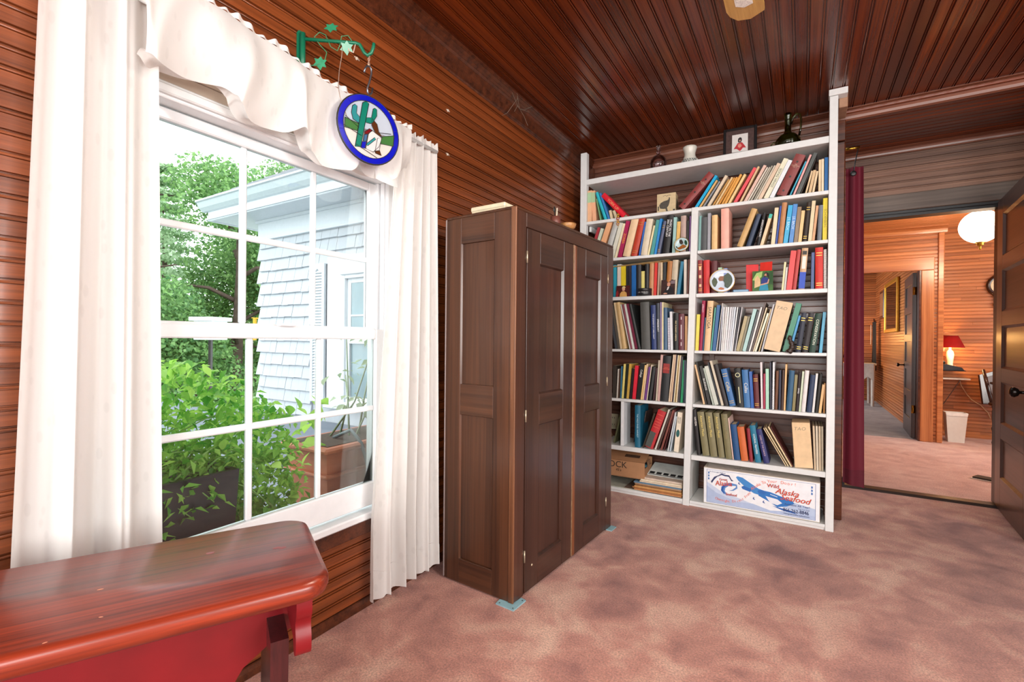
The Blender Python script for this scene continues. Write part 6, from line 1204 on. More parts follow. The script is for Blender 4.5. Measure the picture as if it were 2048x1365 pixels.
kn = MB().lathe([(.024, 0), (.024, .004), (.009, .008), (.008, .030), (.020, .036), (.028, .050), (.026, .064), (.012, .070), (0, .071)], 20, Matrix.Translation((.748, 0, .812)) @ Matrix.Rotation(PI/2, 4, 'X')).lathe([(.024, 0), (.009, .008), (.008, .030), (.026, .05), (.012, .068), (0, .07)], 20, Matrix.Translation((.748, DT, .812)) @ Matrix.Rotation(-PI/2, 4, 'X')).build('door_knob', KN, dr, True)
for zz in (.25, 1.05, 1.8): MB().lathe([(.006, 0), (.006, .09)], 10, Matrix.Translation((-.004, DT*.5, zz))).build('hinge', BRASS, dr, True)
# ------------------------------------------------------------------ maroon doorway curtain on a short brass rod
MAR = fabric('maroon_cloth', '640a22', .08, False)
t = empty('maroon_curtain', (.268, 3.70, 2.31), 0, 'narrow maroon curtain gathered at the doorway beside the bookcase', 'curtain')
def mf(u, v):
    w_ = .046+.010*v; x = (u-.5)*2*w_+.008+.012*v
    return (x, .014*math.sin(2*PI*1.3*u+.8)*(.6+.5*v)+.006*math.sin(2*PI*1.7*u+2*v), -.11-2.02*v-.02*v*u*(v > .97))
MB().grid(mf, 40, 60).build('cloth', MAR, t, True)
MB().grid(lambda u, v: (mf(u, .955+.045*v)[0], mf(u, .955+.045*v)[1]-.002, mf(u, .955+.045*v)[2]), 40, 4).build('hem', plain('58081e', .8, .1), t, True)
MB().lathe([(.014, 0), (.017, .002), (.017, .004), (.009, .006)], 16, Matrix.Translation((.0, -.018, -.155)) @ Matrix.Rotation(PI/2, 4, 'X')).build('eyelet', BLACK, t, True)
MB().tube([(.0, -.02, -.155), (.01, -.012, -.08), (.022, 0, -.01), (.026, .004, .012)], .0035, 6).build('hook', BLACK, t, True)
t = empty('brass_rod', (.2145, 3.70, 2.322), 0, 'short brass rod stub in a white socket on the wall end', 'rod')
o = MB().lathe([(.0085, .003), (.0085, .088)], 14, Matrix.Rotation(PI/2, 4, 'Y')).build('rod', BRASS, t, True); MB().lathe([(.018, 0), (.018, .006)], 16, Matrix.Rotation(PI/2, 4, 'Y')).build('socket', WHITE2, t)
t = empty('door_jamb_box', (.262, 4.355, .0), 0, 'small black corner block on the floor under the maroon curtain', 'block'); MB().cbox(-.02, .02, -.03, 0, .0, .06, .004).build('block', BLACK, t); MB().cbox(-.022, .022, -.032, 0, .06, .066, .002).build('cap', plain('26262a', .4), t)
# ------------------------------------------------------------------ ceiling fan overhead (only one blade tip enters the picture)
fn = empty('ceiling_fan', (-.205, 1.228, ZC), 0, 'ceiling fan with pale oak blades and white cane insets overhead', 'ceiling fan')
MB().lathe([(.07, 0), (.07, -.03), (.03, -.05), (.012, -.055), (.012, -.14), (.05, -.15), (.10, -.165), (.105, -.24), (.085, -.26), (.04, -.275), (0, -.275)], 28).build('motor', BRASS, fn, True)
OAK = wood('pale_oak', 'a5762e', 'd9ae64', rough=.4, along='x', fine=45, coarse=2, vary=.04)
bl = [(.15, -.045), (.62, -.062), (.652, -.060), (.688, -.012), (.684, .030), (.655, .052), (.62, .060), (.15, .045)]
for k in range(4):
    e = empty('blade', (0, 0, -.262), rad(88+90*k), parent=fn)
    MB().prism(bl, -.004, .004, 'z', Matrix.Rotation(rad(8), 4, 'X')).build('blade_board', OAK, e)
    q = MB(); q.prism([(.40, -.026), (.598, -.03), (.612, 0), (.598, .026), (.40, .022)], -.0052, -.0035, 'z', Matrix.Rotation(rad(8), 4, 'X')); q.build('cane_inset', plain('eceae4', .5, .25, 160), e)
    MB().cbox(.06, .20, -.02, .02, -.002, .008, .002, Matrix.Rotation(rad(8), 4, 'X')).build('blade_iron', BRASS, e)
for k in range(3):  # unseen light kit, put under the hub for overhead fill light
    a = rad(30+120*k); m = Matrix.Translation((.09*math.cos(a), .09*math.sin(a), -.30)) @ Matrix.Rotation(a, 4, 'Z') @ Matrix.Rotation(rad(50), 4, 'Y')
    MB().lathe([(.02, 0), (.035, -.03), (.05, -.09), (.047, -.09), (.03, -.03)], 16, m, cap=False).build('lamp_shade', emit('fan_fill_glass', (1, .88, .68, 1), 3.0), fn, True)
    point('fan_fill_light', tuple(fn.location+m @ Vector((0, 0, -.10))), 12, (1, .92, .82), .05)
# cobwebs
o = MB()
for P_ in (((-1.43, 2.30, 2.50), (-1.44, 2.38, 2.46), (-1.45, 2.36, 2.42)), ((-1.42, 2.34, 2.51), (-1.44, 2.40, 2.45), (-1.43, 2.50, 2.47)), ((-1.44, 2.38, 2.46), (-1.45, 2.47, 2.44), (-1.45, 2.52, 2.40)), ((-1.43, 2.36, 2.49), (-1.46, 2.30, 2.39), (-1.47, 2.26, 2.36)), ((-1.44, 2.40, 2.45), (-1.44, 2.46, 2.47), (-1.42, 2.52, 2.51))): o.tube(P_, .0009, 4)
tag(o.build('cobweb', plain('8a7a6a', .9), None), 'grey cobweb strands hanging under the ceiling crown above the wardrobe', 'cobweb', kind='stuff')
for i, (y, zz) in enumerate(((1.245, 2.17), (1.80, 2.20), (1.80, 1.985))):
    t = MB().lathe([(.001, 0), (.006, .002), (.004, .007), (.0, .009)], 7, Matrix.Rotation(PI/2, 4, 'Y')).tube([(.003, -.012, .002), (.006, .0, .004), (.003, .012, -.002)], .002, 5).build('wall_hook', plain('cfc0ae', .5), None); t.location = (XL-.001, y, zz)
    tag(t, ('tiny pale hook in the boards beyond the green bracket', 'tiny pale hook high in the boards near the ceiling', 'tiny pale hook in the boards over the wardrobe')[i], 'hook')

# ------------------------------------------------------------------ hall beyond
LG = (1.40, 6.0, 2.17)
t = empty('globe_lamp', (LG[0], LG[1], ZH), 0, 'lit white oval globe ceiling lamp with brass fittings in the hall', 'lamp')
MB().lathe([(.075, 0), (.078, -.008), (.072, -.02), (.06, -.03), (.07, -.045), (.064, -.052), (0, -.052)], 28).build('ceiling_rose', BRASS, t, True)
prof = [(.058, -.048)]+[(.151*math.sin(a), -.195+.150*math.cos(a)) for a in [rad(22+i*8) for i in range(18)]]+[(.03, -.342)]
MB().lathe(prof, 32).build('globe', emit('opal_glass', (1, .93, .82, 1), 2.6), t, True)
MB().lathe([(.036, -.336), (.038, -.345), (.024, -.352), (.030, -.362), (.018, -.374), (.007, -.380), (.010, -.392), (.006, -.408), (0, -.410)], 20).build('finial', BRASS, t, True)
point('globe_light', (LG[0], LG[1], 2.0), 24, (1, .82, .60), .15); point('globe_light', (LG[0]-.02, LG[1]-.25, 2.2), 16, (1, .82, .60), .1)
t = empty('wall_shelf', (1.47, Y2-.012, .672), 0, 'narrow wall shelf on a slanting strut below the telephone', 'shelf')
MB().cbox(-.16, .14, -.20, .0, 0, .016, .003).build('board', plain('c8bcae', .4), t); MB().tube([(.06, -.17, 0), (-.05, -.005, -.30)], .004, 6).build('strut', IRON, t); MB().cbox(-.17, -.15, -.19, 0, .016, .11, .003).build('end_post', BLACK, t)
MB().cbox(-.16, .10, -.20, -.02, .098, .108, .003).build('upper_tray', BLACK, t)
t = empty('telephone', (1.455, 7.24, .7805), rad(-8), 'black desk telephone on the wall shelf under the red lamp', 'telephone')
MB().prism([(-.10, 0), (.11, 0), (.09, .03), (-.04, .065), (-.09, .06)], -.08, .08, 'y').build('body', plain('17171a', .3), t)
MB().tube([(-.07, -.075, .082), (-.07, -.05, .094), (-.07, .05, .094), (-.07, .075, .082)], [.022, .013, .013, .022], 10).build('handset', plain('101012', .3), t, True)
b = MB()
for i in range(3):
    for j in range(4): b.cbox(.0+i*.024, .016+i*.024, -.05+j*.026, -.034+j*.026, .040-i*.0095, .056-i*.0095, .002)
b.build('keypad', plain('d8c8a8', .4), t)
t = empty('table_lamp', (1.46, 7.30, .781), 0, 'cream based table lamp with dark red shade by the hall wall', 'lamp')
MB().lathe([(.028, 0), (.034, .006), (.034, .04), (.026, .06), (.030, .10), (.038, .17), (.030, .21), (.012, .23), (.012, .28), (0, .28)], 20).build('base', plain('e4d4b8', .3), t, True)
MB().lathe([(.128, .255), (.068, .395), (.066, .395), (.126, .255)], 32, cap=False).build('lamp_shade', fabric('red_shade', '8c2420', .55, False), t, True)
MB().lathe([(.06, .393), (.068, .393), (.068, .399), (.06, .399)], 32, cap=False).build('shade_rim', plain('e8b878', .5), t, True)
MB().lathe([(.004, .28), (.018, .31), (.022, .335), (.01, .355), (0, .357)], 14).build('bulb', emit('bulb_glow', (1, .8, .5, 1), 12), t, True)
point('table_lamp_light', (1.46, 7.29, 1.10), 7, (1, .62, .26), .03); point('table_lamp_light', (1.46, 7.2, .99), 2.5, (1, .62, .26), .03)
o = MB().tube([(1.55, 7.33, .68), (1.57, 7.35, .60), (1.62, 7.355, .50), (1.66, 7.355, .44), (1.74, 7.355, .38), (1.80, 7.36, .30), (1.82, 7.36, .24)], .005, 6).build('lamp_cord', plain('d8b890', .5), None, True); tag(o, 'pale flex hanging from the wall shelf toward the chair', 'cord')
t = empty('waste_basket', (1.445, 6.98, 0), 0, 'white tapered plastic waste basket on the hall carpet', 'basket')
def tap(z, s, w=.078, d=.06): return [(-w*s, -d*s, z), (w*s, -d*s, z), (w*s, d*s, z), (-w*s, d*s, z)]
vs = tap(0, .86)+tap(.30, 1.12)+tap(.31, 1.18)+tap(.325, 1.18)+tap(.325, 1.08)+tap(.02, .80)
fs = [(3, 2, 1, 0)]+[(k*4+i, k*4+(i+1) % 4, k*4+4+(i+1) % 4, k*4+4+i) for k in range(5) for i in range(4)]+[(20, 21, 22, 23)]
MB().add(vs, fs).build('bin', plain('dcd6cc', .45, .04), t); MB().cbox(-.088, .088, -.072, -.069, .29, .328, .001).build('rim_fold', plain('e8e4dc', .45), t)
ch_ = empty('armchair', (2.00, 6.88, 0), rad(20), 'dark turned-leg wooden armchair standing half behind the open door', 'chair')
WCH = wood('dark_chair', '170c0a', '3f2018', rough=.25, along='z', vary=.04)
LEGP = [(.016, 0), (.022, .02), (.016, .05), (.013, .12), (.022, .16), (.024, .18), (.014, .20), (.020, .26), (.022, .36), (.015, .38), (.023, .40), (.023, .44)]
for x, y in ((-.20, -.20), (.20, -.20), (-.18, .20), (.18, .20)): MB().lathe(LEGP, 14, Matrix.Translation((x, y, 0))).build('leg', WCH, ch_, True)
MB().cbox(-.23, .23, -.23, .22, .42, .455, .01).build('seat', WCH, ch_)
for s_ in (-1, 1):
    MB().lathe([(.014, .455), (.020, .49), (.013, .52), (.020, .57), (.014, .62), (.014, .63)], 12, Matrix.Translation((s_*.21, -.17, 0))).build('arm_post', WCH, ch_, True)
    MB().tube([(s_*.215, -.24, .638), (s_*.215, -.17, .642), (s_*.215, .05, .65), (s_*.2, .22, .66)], [.020, .019, .017, .014], 8).build('arm', WCH, ch_, True)
    MB().tube([(s_*.2, .20, .44), (s_*.21, .25, .62), (s_*.22, .30, .80)], [.019, .018, .014], 8).build('back_post', WCH, ch_, True)
MB().prism([(-.21, .46), (.21, .46), (.22, .78), (.15, .80), (.06, .83), (-.06, .83), (-.15, .80), (-.22, .78)], .245, .27, 'y', Matrix.Rotation(rad(-8), 4, 'X')).build('backrest', WCH, ch_)
MB().prism([(-.15, .50), (.15, .50), (.15, .76), (.06, .79), (-.06, .79), (-.15, .76)], .238, .246, 'y', Matrix.Rotation(rad(-8), 4, 'X')).build('back_panel', plain('4a2a20', .4, .3), ch_)
t = empty('wall_clock', (1.90, Y2-.004, 1.74), 0, 'round dark carved wall clock on the hall boards behind the door', 'clock')
MB().lathe([(0, 0), (.125, 0), (.13, .012), (.118, .03), (.10, .034), (.095, .026), (0, .024)], 36, Matrix.Rotation(PI/2, 4, 'X'), cap=False).build('case', WCH, t, True)
MB().lathe([(.094, .026), (0, .0285)], 32, Matrix.Rotation(PI/2, 4, 'X')).build('dial', plain('d9c4a0', .4), t)
MB().prism([(-.07, -.11), (.07, -.11), (.05, -.17), (.07, -.22), (.03, -.28), (.045, -.33), (0, -.36), (-.045, -.33), (-.03, -.28), (-.07, -.22), (-.05, -.17)], -.025, 0, 'y').build('carved_drop', WCH, t)
MB().box(-.003, .003, -.031, -.029, -.005, .06).box(-.005, .045, -.031, -.029, -.003, .003).build('hand', BLACK, t)
t = empty('fallen_papers', (1.27, 5.14, .001), rad(-30), 'dark booklet and white papers lying on the hall carpet by the door', 'papers')
MB().cbox(-.10, .06, -.05, .05, 0, .006, .001).build('papers', plain('e0d8cc', .6), t); MB().cbox(-.09, .08, -.04, .06, .006, .018, .002).build('booklet', plain('1e1a18', .5), t)
# ------------------------------------------------------------------ end room
d2_ = empty('door_2', (1.062, 6.925, .008), rad(87), kind='structure')
DK = wood('grey_brown_door', '241a1a', '4a3c3a', rough=.35, along='z', fine=60, coarse=1.2, vary=.03)
for x0, x1 in ((0, .11), (.66, .77)): MB().cbox(x0, x1, -.036, 0, 0, 1.87, .002).build('door_stile', DK, d2_)
RZ2 = [(0, .20), (.43, .52), (.76, .85), (1.09, 1.18), (1.42, 1.51), (1.75, 1.87)]
for a, b_ in RZ2: MB().cbox(.11, .66, -.036, 0, a, b_, .002).build('door_rail', DK, d2_)
for (a0, a1), (b0, b1) in zip(RZ2, RZ2[1:]): MB().box(.11, .66, -.024, -.012, a1, b0).build('door_panel', DK, d2_)
MB().lathe([(.022, 0), (.008, .006), (.007, .045), (.022, .055), (.024, .066), (.010, .074), (0, .075)], 16, Matrix.Translation((.715, 0, .80)) @ Matrix.Rotation(-PI/2, 4, 'X')).build('door_knob', KN, d2_, True)
for zz in (.28, 1.62): MB().lathe([(.007, 0), (.007, .09)], 10, Matrix.Translation((-.006, -.018, zz))).cbox(-.003, .0, -.034, -.002, zz, zz+.09, .0005).build('hinge', BRASS, d2_, True)
t = empty('gilt_picture', (XE-.002, 9.08, 1.24), 0, 'tall gilt framed portrait under glass on the end room side wall', 'picture')
GO = plain('c08a2a', .35, .15, metal=.7)
b = MB()
for y0, y1, z0, z1 in ((-.60, -.53, 0, .78), (.60-.07, .60, 0, .78), (-.53, .53, 0, .06), (-.53, .53, .72, .78)): b.cbox(-.035, 0, y0, y1, z0, z1, .008)
b.build('frame', GO, t); MB().box(-.02, -.01, -.53, .53, .06, .72).build('print', plain('7a6a58', .25, .25, 5), t)
MB().prism([(-.25, .20), (.2, .2), (.16, .42), (.06, .46), (.08, .60), (-.02, .64), (-.10, .58), (-.08, .46), (-.2, .42)], -.022, -.018, 'x').build('figure', plain('3a3c4a', .3, .3, 9), t); MB().box(-.0215, -.0185, -.3, .3, .64, .70).build('mount', plain('d0c4b0', .4), t)
MB().box(-.024, -.023, -.53, .53, .06, .72).build('pane', GLASS, t)
t = empty('small_picture', (XE-.002, 10.1, 1.50), 0, 'smaller dark framed picture beyond the gilt one in the end room', 'picture')
MB().cbox(-.02, 0, -.22, .22, 0, .46, .006).build('frame', WCH, t); MB().box(-.022, -.019, -.18, .18, .04, .42).build('print', plain('9a6a48', .4, .2, 8), t)
t = empty('dark_coat', (1.10, 10.45, .0), 0, 'long black garment hanging at the end room wall', 'garment')
MB().grid(lambda u, v: (.04*math.sin(PI*u)*-1-.012*math.sin(9*u)*v, (u-.5)*(.22+.2*v), 1.45-.85*v), 20, 16).build('cloth', plain('141214', .9), t, True); MB().tube([(.0, -.1, 1.44), (-.02, 0, 1.50), (.0, .1, 1.44)], .01, 6).build('hanger', WCH, t); MB().grid(lambda u, v: (-.05, .12+(u-.5)*.06, 1.40-.35*v), 4, 4).build('pale_scarf', plain('d8dccc', .8), t)
t = empty('side_table', (.72, 10.3, 0), 0, 'white side table under a draped cloth in the end room', 'table')
MB().cbox(-.45, .36, -.30, .30, .70, .725, .004).build('tabletop', plain('d9b98a', .5), t)
for x in (-.40, .31):
    for y in (-.26, .26): MB().lathe([(.022, 0), (.030, .5), (.034, .70)], 10, Matrix.Translation((x, y, 0))).build('leg', plain('cfc6ba', .5), t)
MB().grid(lambda u, v: (-.46+.78*u, -.306-.012*math.sin(14*u)*v, .73-v*(.22+.12*abs(math.sin(7*u)))), 40, 8).build('cloth_drop', plain('b9b2a8', .8), t, True); MB().cbox(-.46, .36, -.305, .30, .725, .730, .002).build('cloth_top', plain('d8ccb4', .8), t)
t = empty('yellow_lamp', (.55, 10.35, .7305), 0, 'small glowing yellow lamp on the end room table', 'lamp')
MB().lathe([(.05, 0), (.05, .01), (.012, .02), (.012, .16), (0, .16)], 14).build('base', BRASS, t, True); MB().lathe([(.075, .14), (.055, .38), (.053, .38), (.073, .14)], 24, cap=False).build('lamp_shade', emit('amber_shade', (1, .62, .12, 1), 1.6), t, True)
point('end_lamp_light', (.55, 10.30, 1.18), 7, (1, .5, .15), .05)
t = empty('teal_cup', (.80, 10.2, .7305), 0, 'teal cup on the end room table', 'cup'); MB().lathe([(.04, 0), (.055, .02), (.06, .10), (.056, .10), (.05, .02), (0, .012)], 20, cap=False).build('bowl', plain('1c7a78', .4), t, True); MB().tube([(.056, 0, .08), (.085, 0, .07), (.085, 0, .04), (.054, 0, .03)], .007, 6).build('handle', plain('1c7a78', .4), t, True)
for i in range(7):
    o = MB().cbox(-.016, .016, -.10, .10, 0, .22+.03*(i % 3), .002).build('book', plain(('c8a070', '6a3a28', 'd8c090', '3a3028', 'a8682c', 'c89a5a', '5a3c2c')[i], .6)); o.location = (.60+.045*i, 10.50, .735); o.rotation_euler = (0, rad(8+4*(i % 3)), 0)
    tag(o, ('tan', 'dark brown', 'cream', 'blackish', 'rust coloured', 'ochre', 'umber')[i]+' worn book leaning in the row on the end room table', 'book', 'worn books on the end room table')
# ------------------------------------------------------------------ outdoors: roof deck, house wing, planters, trees
ZD = .12
o = MB().cbox(-8.5, -1.70, -3.0, 3.5, -.05, ZD, .01).build('roof_deck', plain('767d88', .55, .15, 3)); tag(o, kind='structure')
o = MB().cbox(-1.72, -1.60, -2.2, 3.6, -.2, .352, .006).build('trim_15', plain('c8c4bc', .6, .15)); tag(o, kind='structure')
o = MB().box(-70, -8.5, -30, 60, -3.05, -3.0).build('ground', plain('5d7a44', .9, .3, .6)); tag(o, kind='structure')
YW = 3.50
wg_ = empty('house_wing', (-5.98, YW, ZD), 0, 'white shingled house wing with eaves standing beyond the roof deck', 'house')
SHW = plain('c2c6ca', .6, .06, 8); LW = plain('dfe3e6', .55, .04)
X1 = 4.42    # local length of the wall, to this house
b = MB(); b.box(0, X1, .02, 6.0, -.4, 2.60); b.build('wall_core', SHW, wg_)
sh = [MB().prism([(.020, 0), (-.016, 0), (-.020, .004), (.012, .168), (.020, .168)], .001, .127, 'x').mesh('shingle', SHW) for _ in range(1)][0]
n_ = 0; rest = MB()
for k in range(15):
    zz = .03+.148*k; x = -.02-(k % 2)*.05
    while x < X1-.1:
        w = R.uniform(.85, 1.25)
        hide = (1.33 < x+.06 < 1.40) and zz < 2.0
        if x > 1.02 and zz+.148 < 1.95: break_ = True
        else: break_ = False
        if not break_ and n_ < 290:
            inst('shingle', sh, wg_, (x, R.uniform(-.003, .002), zz+R.uniform(-.004, .004)), (0, 0, 0), (w, 1, 1)); n_ += 1
        elif not break_ or x > 2.9:
            rest.box(x, x+.125*w, -.004, .018, zz, zz+.166)
        x += .129*w
if rest.v: tag(rest.build('shingle_courses', SHW, wg_), kind='stuff')
b = MB(); b.cbox(-.03, X1, -.03, .0, 2.23, 2.45, .004); b.cbox(-.05, X1, -.06, 0, 2.42, 2.46, .008); b.cbox(-.03, X1, -.045, 0, 2.205, 2.232, .004); b.build('frieze_board', LW, wg_)
MB().box(-.55, X1, -.42, .6, 2.455, 2.475).box(-.55, 0, .6, 6, 2.455, 2.475).build('soffit', LW, wg_)
MB().cbox(-.50, X1, -.40, -.37, 2.44, 2.56, .003).cbox(-.52, -.49, -.40, 6, 2.44, 2.56, .003).build('fascia', LW, wg_)
gp = [(-.40, 2.555), (-.43, 2.56), (-.47, 2.60), (-.50, 2.66), (-.52, 2.67), (-.52, 2.69), (-.50, 2.69), (-.46, 2.61), (-.40, 2.59)]
MB().prism([(y, z) for y, z in gp], -.60, X1, 'x').build('gutter', plain('c9d2d4', .4, .05), wg_)
# hipped roof, course by course of asphalt shingles
RF = plain('8d8f94', .8, .25, 14); b = MB(); s_ = math.tan(rad(33))
for k in range(14):
    a0 = k*.14; a1 = a0+.16
    y0, y1 = -.50+a0, -.50+a1; z0, z1 = 2.685+a0*s_+.012, 2.685+a1*s_
    b.add([(-.60+a0, y0, z0), (X1, y0, z0), (X1, y1, z1), (-.60+a1, y1, z1), (-.60+a0, y0, z0-.014), (X1, y0, z0-.014)], [(0, 1, 2, 3), (4, 5, 1, 0)])
    b.add([(-.60+a0, y0, z0), (-.60+a1, y1, z1), (-.60+a1, 8, z1), (-.60+a0, 8, z0)], [(0, 1, 2, 3)])
b.build('roof', RF, wg_)
b = MB(); b.cbox(1.08, 1.10, -.015, 0, .22, 1.80, .001)
st_ = empty('shutter', (0, 0, 0), 0, parent=wg_)
x0, x1, z0, z1 = 1.085, 1.335, .22, 1.815
b = MB(); b.cbox(x0, x0+.045, -.05, -.015, z0, z1, .004); b.cbox(x1-.045, x1, -.05, -.015, z0, z1, .004); b.cbox(x0+.045, x1-.045, -.05, -.015, z0, z0+.08, .004)
b.prism([(x0+.045, z1-.10), (x0+.09, z1-.085), ((x0+x1)/2, z1-.055), (x1-.09, z1-.085), (x1-.045, z1-.10), (x1-.045, z1), (x0+.045, z1)], -.05, -.015, 'y'); b.build('shutter_frame', LW, st_)
sl = MB().prism([(-.046, 0), (-.040, -.004), (-.018, .028), (-.024, .032)], 0, x1-x0-.09, 'x').mesh('slat', LW)
k = 0; zz = z0+.085
while zz < z1-.10: inst('slat', sl, st_, (x0+.045, 0, zz)); zz += .0335; k += 1
MB().box(x0+.045, x1-.045, -.017, -.015, z0+.08, z1-.07).build('shutter_back', plain('3c4a50', .7), st_)
wx = empty('window', (0, 0, 0), 0, parent=wg_)
b = MB(); b.cbox(1.37, 1.67, -.035, .01, .20, 1.88, .004); b.cbox(2.42, 2.70, -.035, .01, .20, 1.88, .004); b.cbox(1.67, 2.42, -.034, .01, 1.62, 1.88, .004); b.cbox(1.62, 2.46, -.06, .01, 1.66, 1.70, .006); b.cbox(1.35, 2.72, -.07, .01, .17, .25, .006); b.build('window_casing', LW, wx)
b = MB()
for a, c in ((.25, .95), (.91, 1.62)):
    b.cbox(1.67, 1.73, -.015+.02*(a > .5), .01, a, c, .003); b.cbox(2.36, 2.42, -.015+.02*(a > .5), .01, a, c, .003); b.cbox(1.73, 2.36, -.015+.02*(a > .5), .01, a, a+.06, .003); b.cbox(1.73, 2.36, -.015+.02*(a > .5), .01, c-.05, c, .003)
b.cbox(1.73, 2.36, .002, .009, 1.20, 1.22, .002); b.build('window_sash', LW, wx)
MB().box(1.73, 2.36, .011, .016, .25, 1.62).build('pane', plain('7f9aa0', .08, .15, 3, coat=.5), wx)
# black planter with a sprawling tomato plant
LEAF = MB()
def leaf_mesh(name, L, Wd, mat, curl=.25):
    m = MB(); n = 6; vs = []
    prof = [(0, .0), (.12, .45), (.3, .95), (.48, 1.0), (.68, .72), (.86, .34), (1, 0)]
    for q, w in prof:
        zc_ = -curl*L*q*q; jag = 1+.16*math.sin(q*19)
        vs += [(q*L, -w*Wd/2*jag, zc_+.10*w*Wd), (q*L, 0, zc_), (q*L, w*Wd/2*jag, zc_+.10*w*Wd)]
    fs = []
    for i in range(len(prof)-1): fs += [(3*i, 3*i+3, 3*i+4, 3*i+1), (3*i+1, 3*i+4, 3*i+5, 3*i+2)]
    m.add(vs, fs); return m.mesh(name, mat, True)
LM1 = leafmat('tomato_leaf', '4a9a30', 'd0f47a', .5); LM2 = leafmat('tomato_leaf_shade', '2a4a26', '6c8a48', .35); LM3 = leafmat('pale_leaf', '9ab48c', 'd4e0bc', .4)
def plant(t, n_obj, n_mass, pick, mat_l, size, nm='leaf'):
    lm = leaf_mesh('leaf', size, size*.62, mat_l)
    for i in range(n_obj):
        p, yaw, pit = pick(i, n_obj); s_ = R.uniform(.6, 1.25)
        inst(nm, lm, t, p, (R.uniform(-.6, .6), pit, yaw), (s_, s_*R.uniform(.8, 1.15), s_))
    if n_mass:
        b = MB()
        for i in range(n_mass):
            p, yaw, pit = pick(i, n_mass); s_ = R.uniform(.45, .95)*size; m = Matrix.Translation(p) @ Euler((R.uniform(-.8, .8), pit, yaw)).to_matrix().to_4x4()
            vs = [m @ Vector(v) for v in ((0, 0, 0), (s_*.4, -s_*.3, .04*s_), (s_, 0, -.25*s_), (s_*.4, s_*.3, .04*s_))]
            b.add(vs, [(0, 1, 2, 3)])
        tag(b.build('foliage', mat_l, t), kind='stuff')
t = empty('tomato_planter', (-1.98, .66, ZD), 0, 'black plastic planter with sprawling tomato plant outside the window', 'plant')
BLK = plain('1d1d20', .35, .6, 220)
def tub(b, x0, x1, y0, y1, h, tp, lip):
    b.add([(x0+tp, y0+tp, 0), (x1-tp, y0+tp, 0), (x1-tp, y1-tp, 0), (x0+tp, y1-tp, 0), (x0, y0, h), (x1, y0, h), (x1, y1, h), (x0, y1, h), (x0+.02, y0+.02, h), (x1-.02, y0+.02, h), (x1-.02, y1-.02, h), (x0+.02, y1-.02, h), (x0+.02, y0+.02, h-.04), (x1-.02, y0+.02, h-.04), (x1-.02, y1-.02, h-.04), (x0+.02, y1-.02, h-.04)],
      [(3, 2, 1, 0)]+[(k+i, k+(i+1) % 4, k+4+(i+1) % 4, k+4+i) for k in (0, 4, 8) for i in range(4)])
    if lip: b.cbox(x0-.008, x1+.008, y0-.008, y0+.012, h-.03, h+.004, .003); b.cbox(x0-.008, x1+.008, y1-.012, y1+.008, h-.03, h+.004, .003); b.cbox(x1-.012, x1+.008, y0, y1, h-.03, h+.004, .003); b.cbox(x0-.008, x0+.012, y0, y1, h-.03, h+.004, .003)
    return b
tub(MB(), -.20, .18, -.60, .315, .465, .02, False).build('pot', BLK, t); MB().box(-.18, .16, -.58, .295, .40, .43).build('soil', plain('2e241c', .9, .4, 60), t)
MB().tube([(.185, -.12, .44), (.193, -.115, .2), (.19, -.10, .02)], .004, 6).build('drip_line', plain('5a6068', .4), t)
stems = []
b = MB()
for i in range(42):
    y0 = R.uniform(-.55, .27); x0 = R.uniform(-.14, .10)
    if i % 6 == 0: end = (R.uniform(.17, .20), y0+R.uniform(-.05, .40), R.uniform(.05, .38)); mid = (.18, (y0+end[1])/2, .52)
    elif i % 3 != 2: end = (x0+R.uniform(-.15, .15), y0+R.uniform(-.2, .35), R.uniform(.66, .82)); mid = (x0, y0+.05, .6)
    else: end = (R.uniform(-.1, .2), R.uniform(.30, .62), R.uniform(.12, .62)); mid = (x0+.08, .26, .62)
    P_ = []
    for k in range(7):
        q = k/6; P_.append(tuple((1-q)**2*a+2*q*(1-q)*m_+q*q*e for a, m_, e in zip((x0, y0, .43), mid, end)))
    b.tube(P_, [.005*(1-.6*k/6) for k in range(7)], 5); stems.append(P_)
b.build('stem', leafmat('green_stem', '6f9a48', 'a8c878', .1), t, True)
def pk(i, n):
    q = R.random()
    if q < .30:
        P_ = stems[i % len(stems)]; k = R.randint(1, 6); p = Vector(P_[k])+Vector((R.uniform(-.05, .05), R.uniform(-.06, .06), R.uniform(-.03, .05)))
    elif q < .76:      # the mound over the pot
        y = R.uniform(-.6, .58); top = .83+.05*math.sin(7*y)-.36*max(0, y-.2)
        p = Vector((R.uniform(-.30, .15), y, .42+(top-.42)*R.random()**.6))
    elif q < .97: p = Vector((R.uniform(-.02, .15), R.uniform(.32, .62), R.uniform(.04, .52)))
    else: p = Vector((R.uniform(.18, .22), R.uniform(-.55, .15), R.uniform(.10, .46)))
    p.x = min(p.x, .19); return p, R.uniform(0, 2*PI), R.uniform(-.3, 1.0)
plant(t, 290, 5600, pk, LM1, .056)
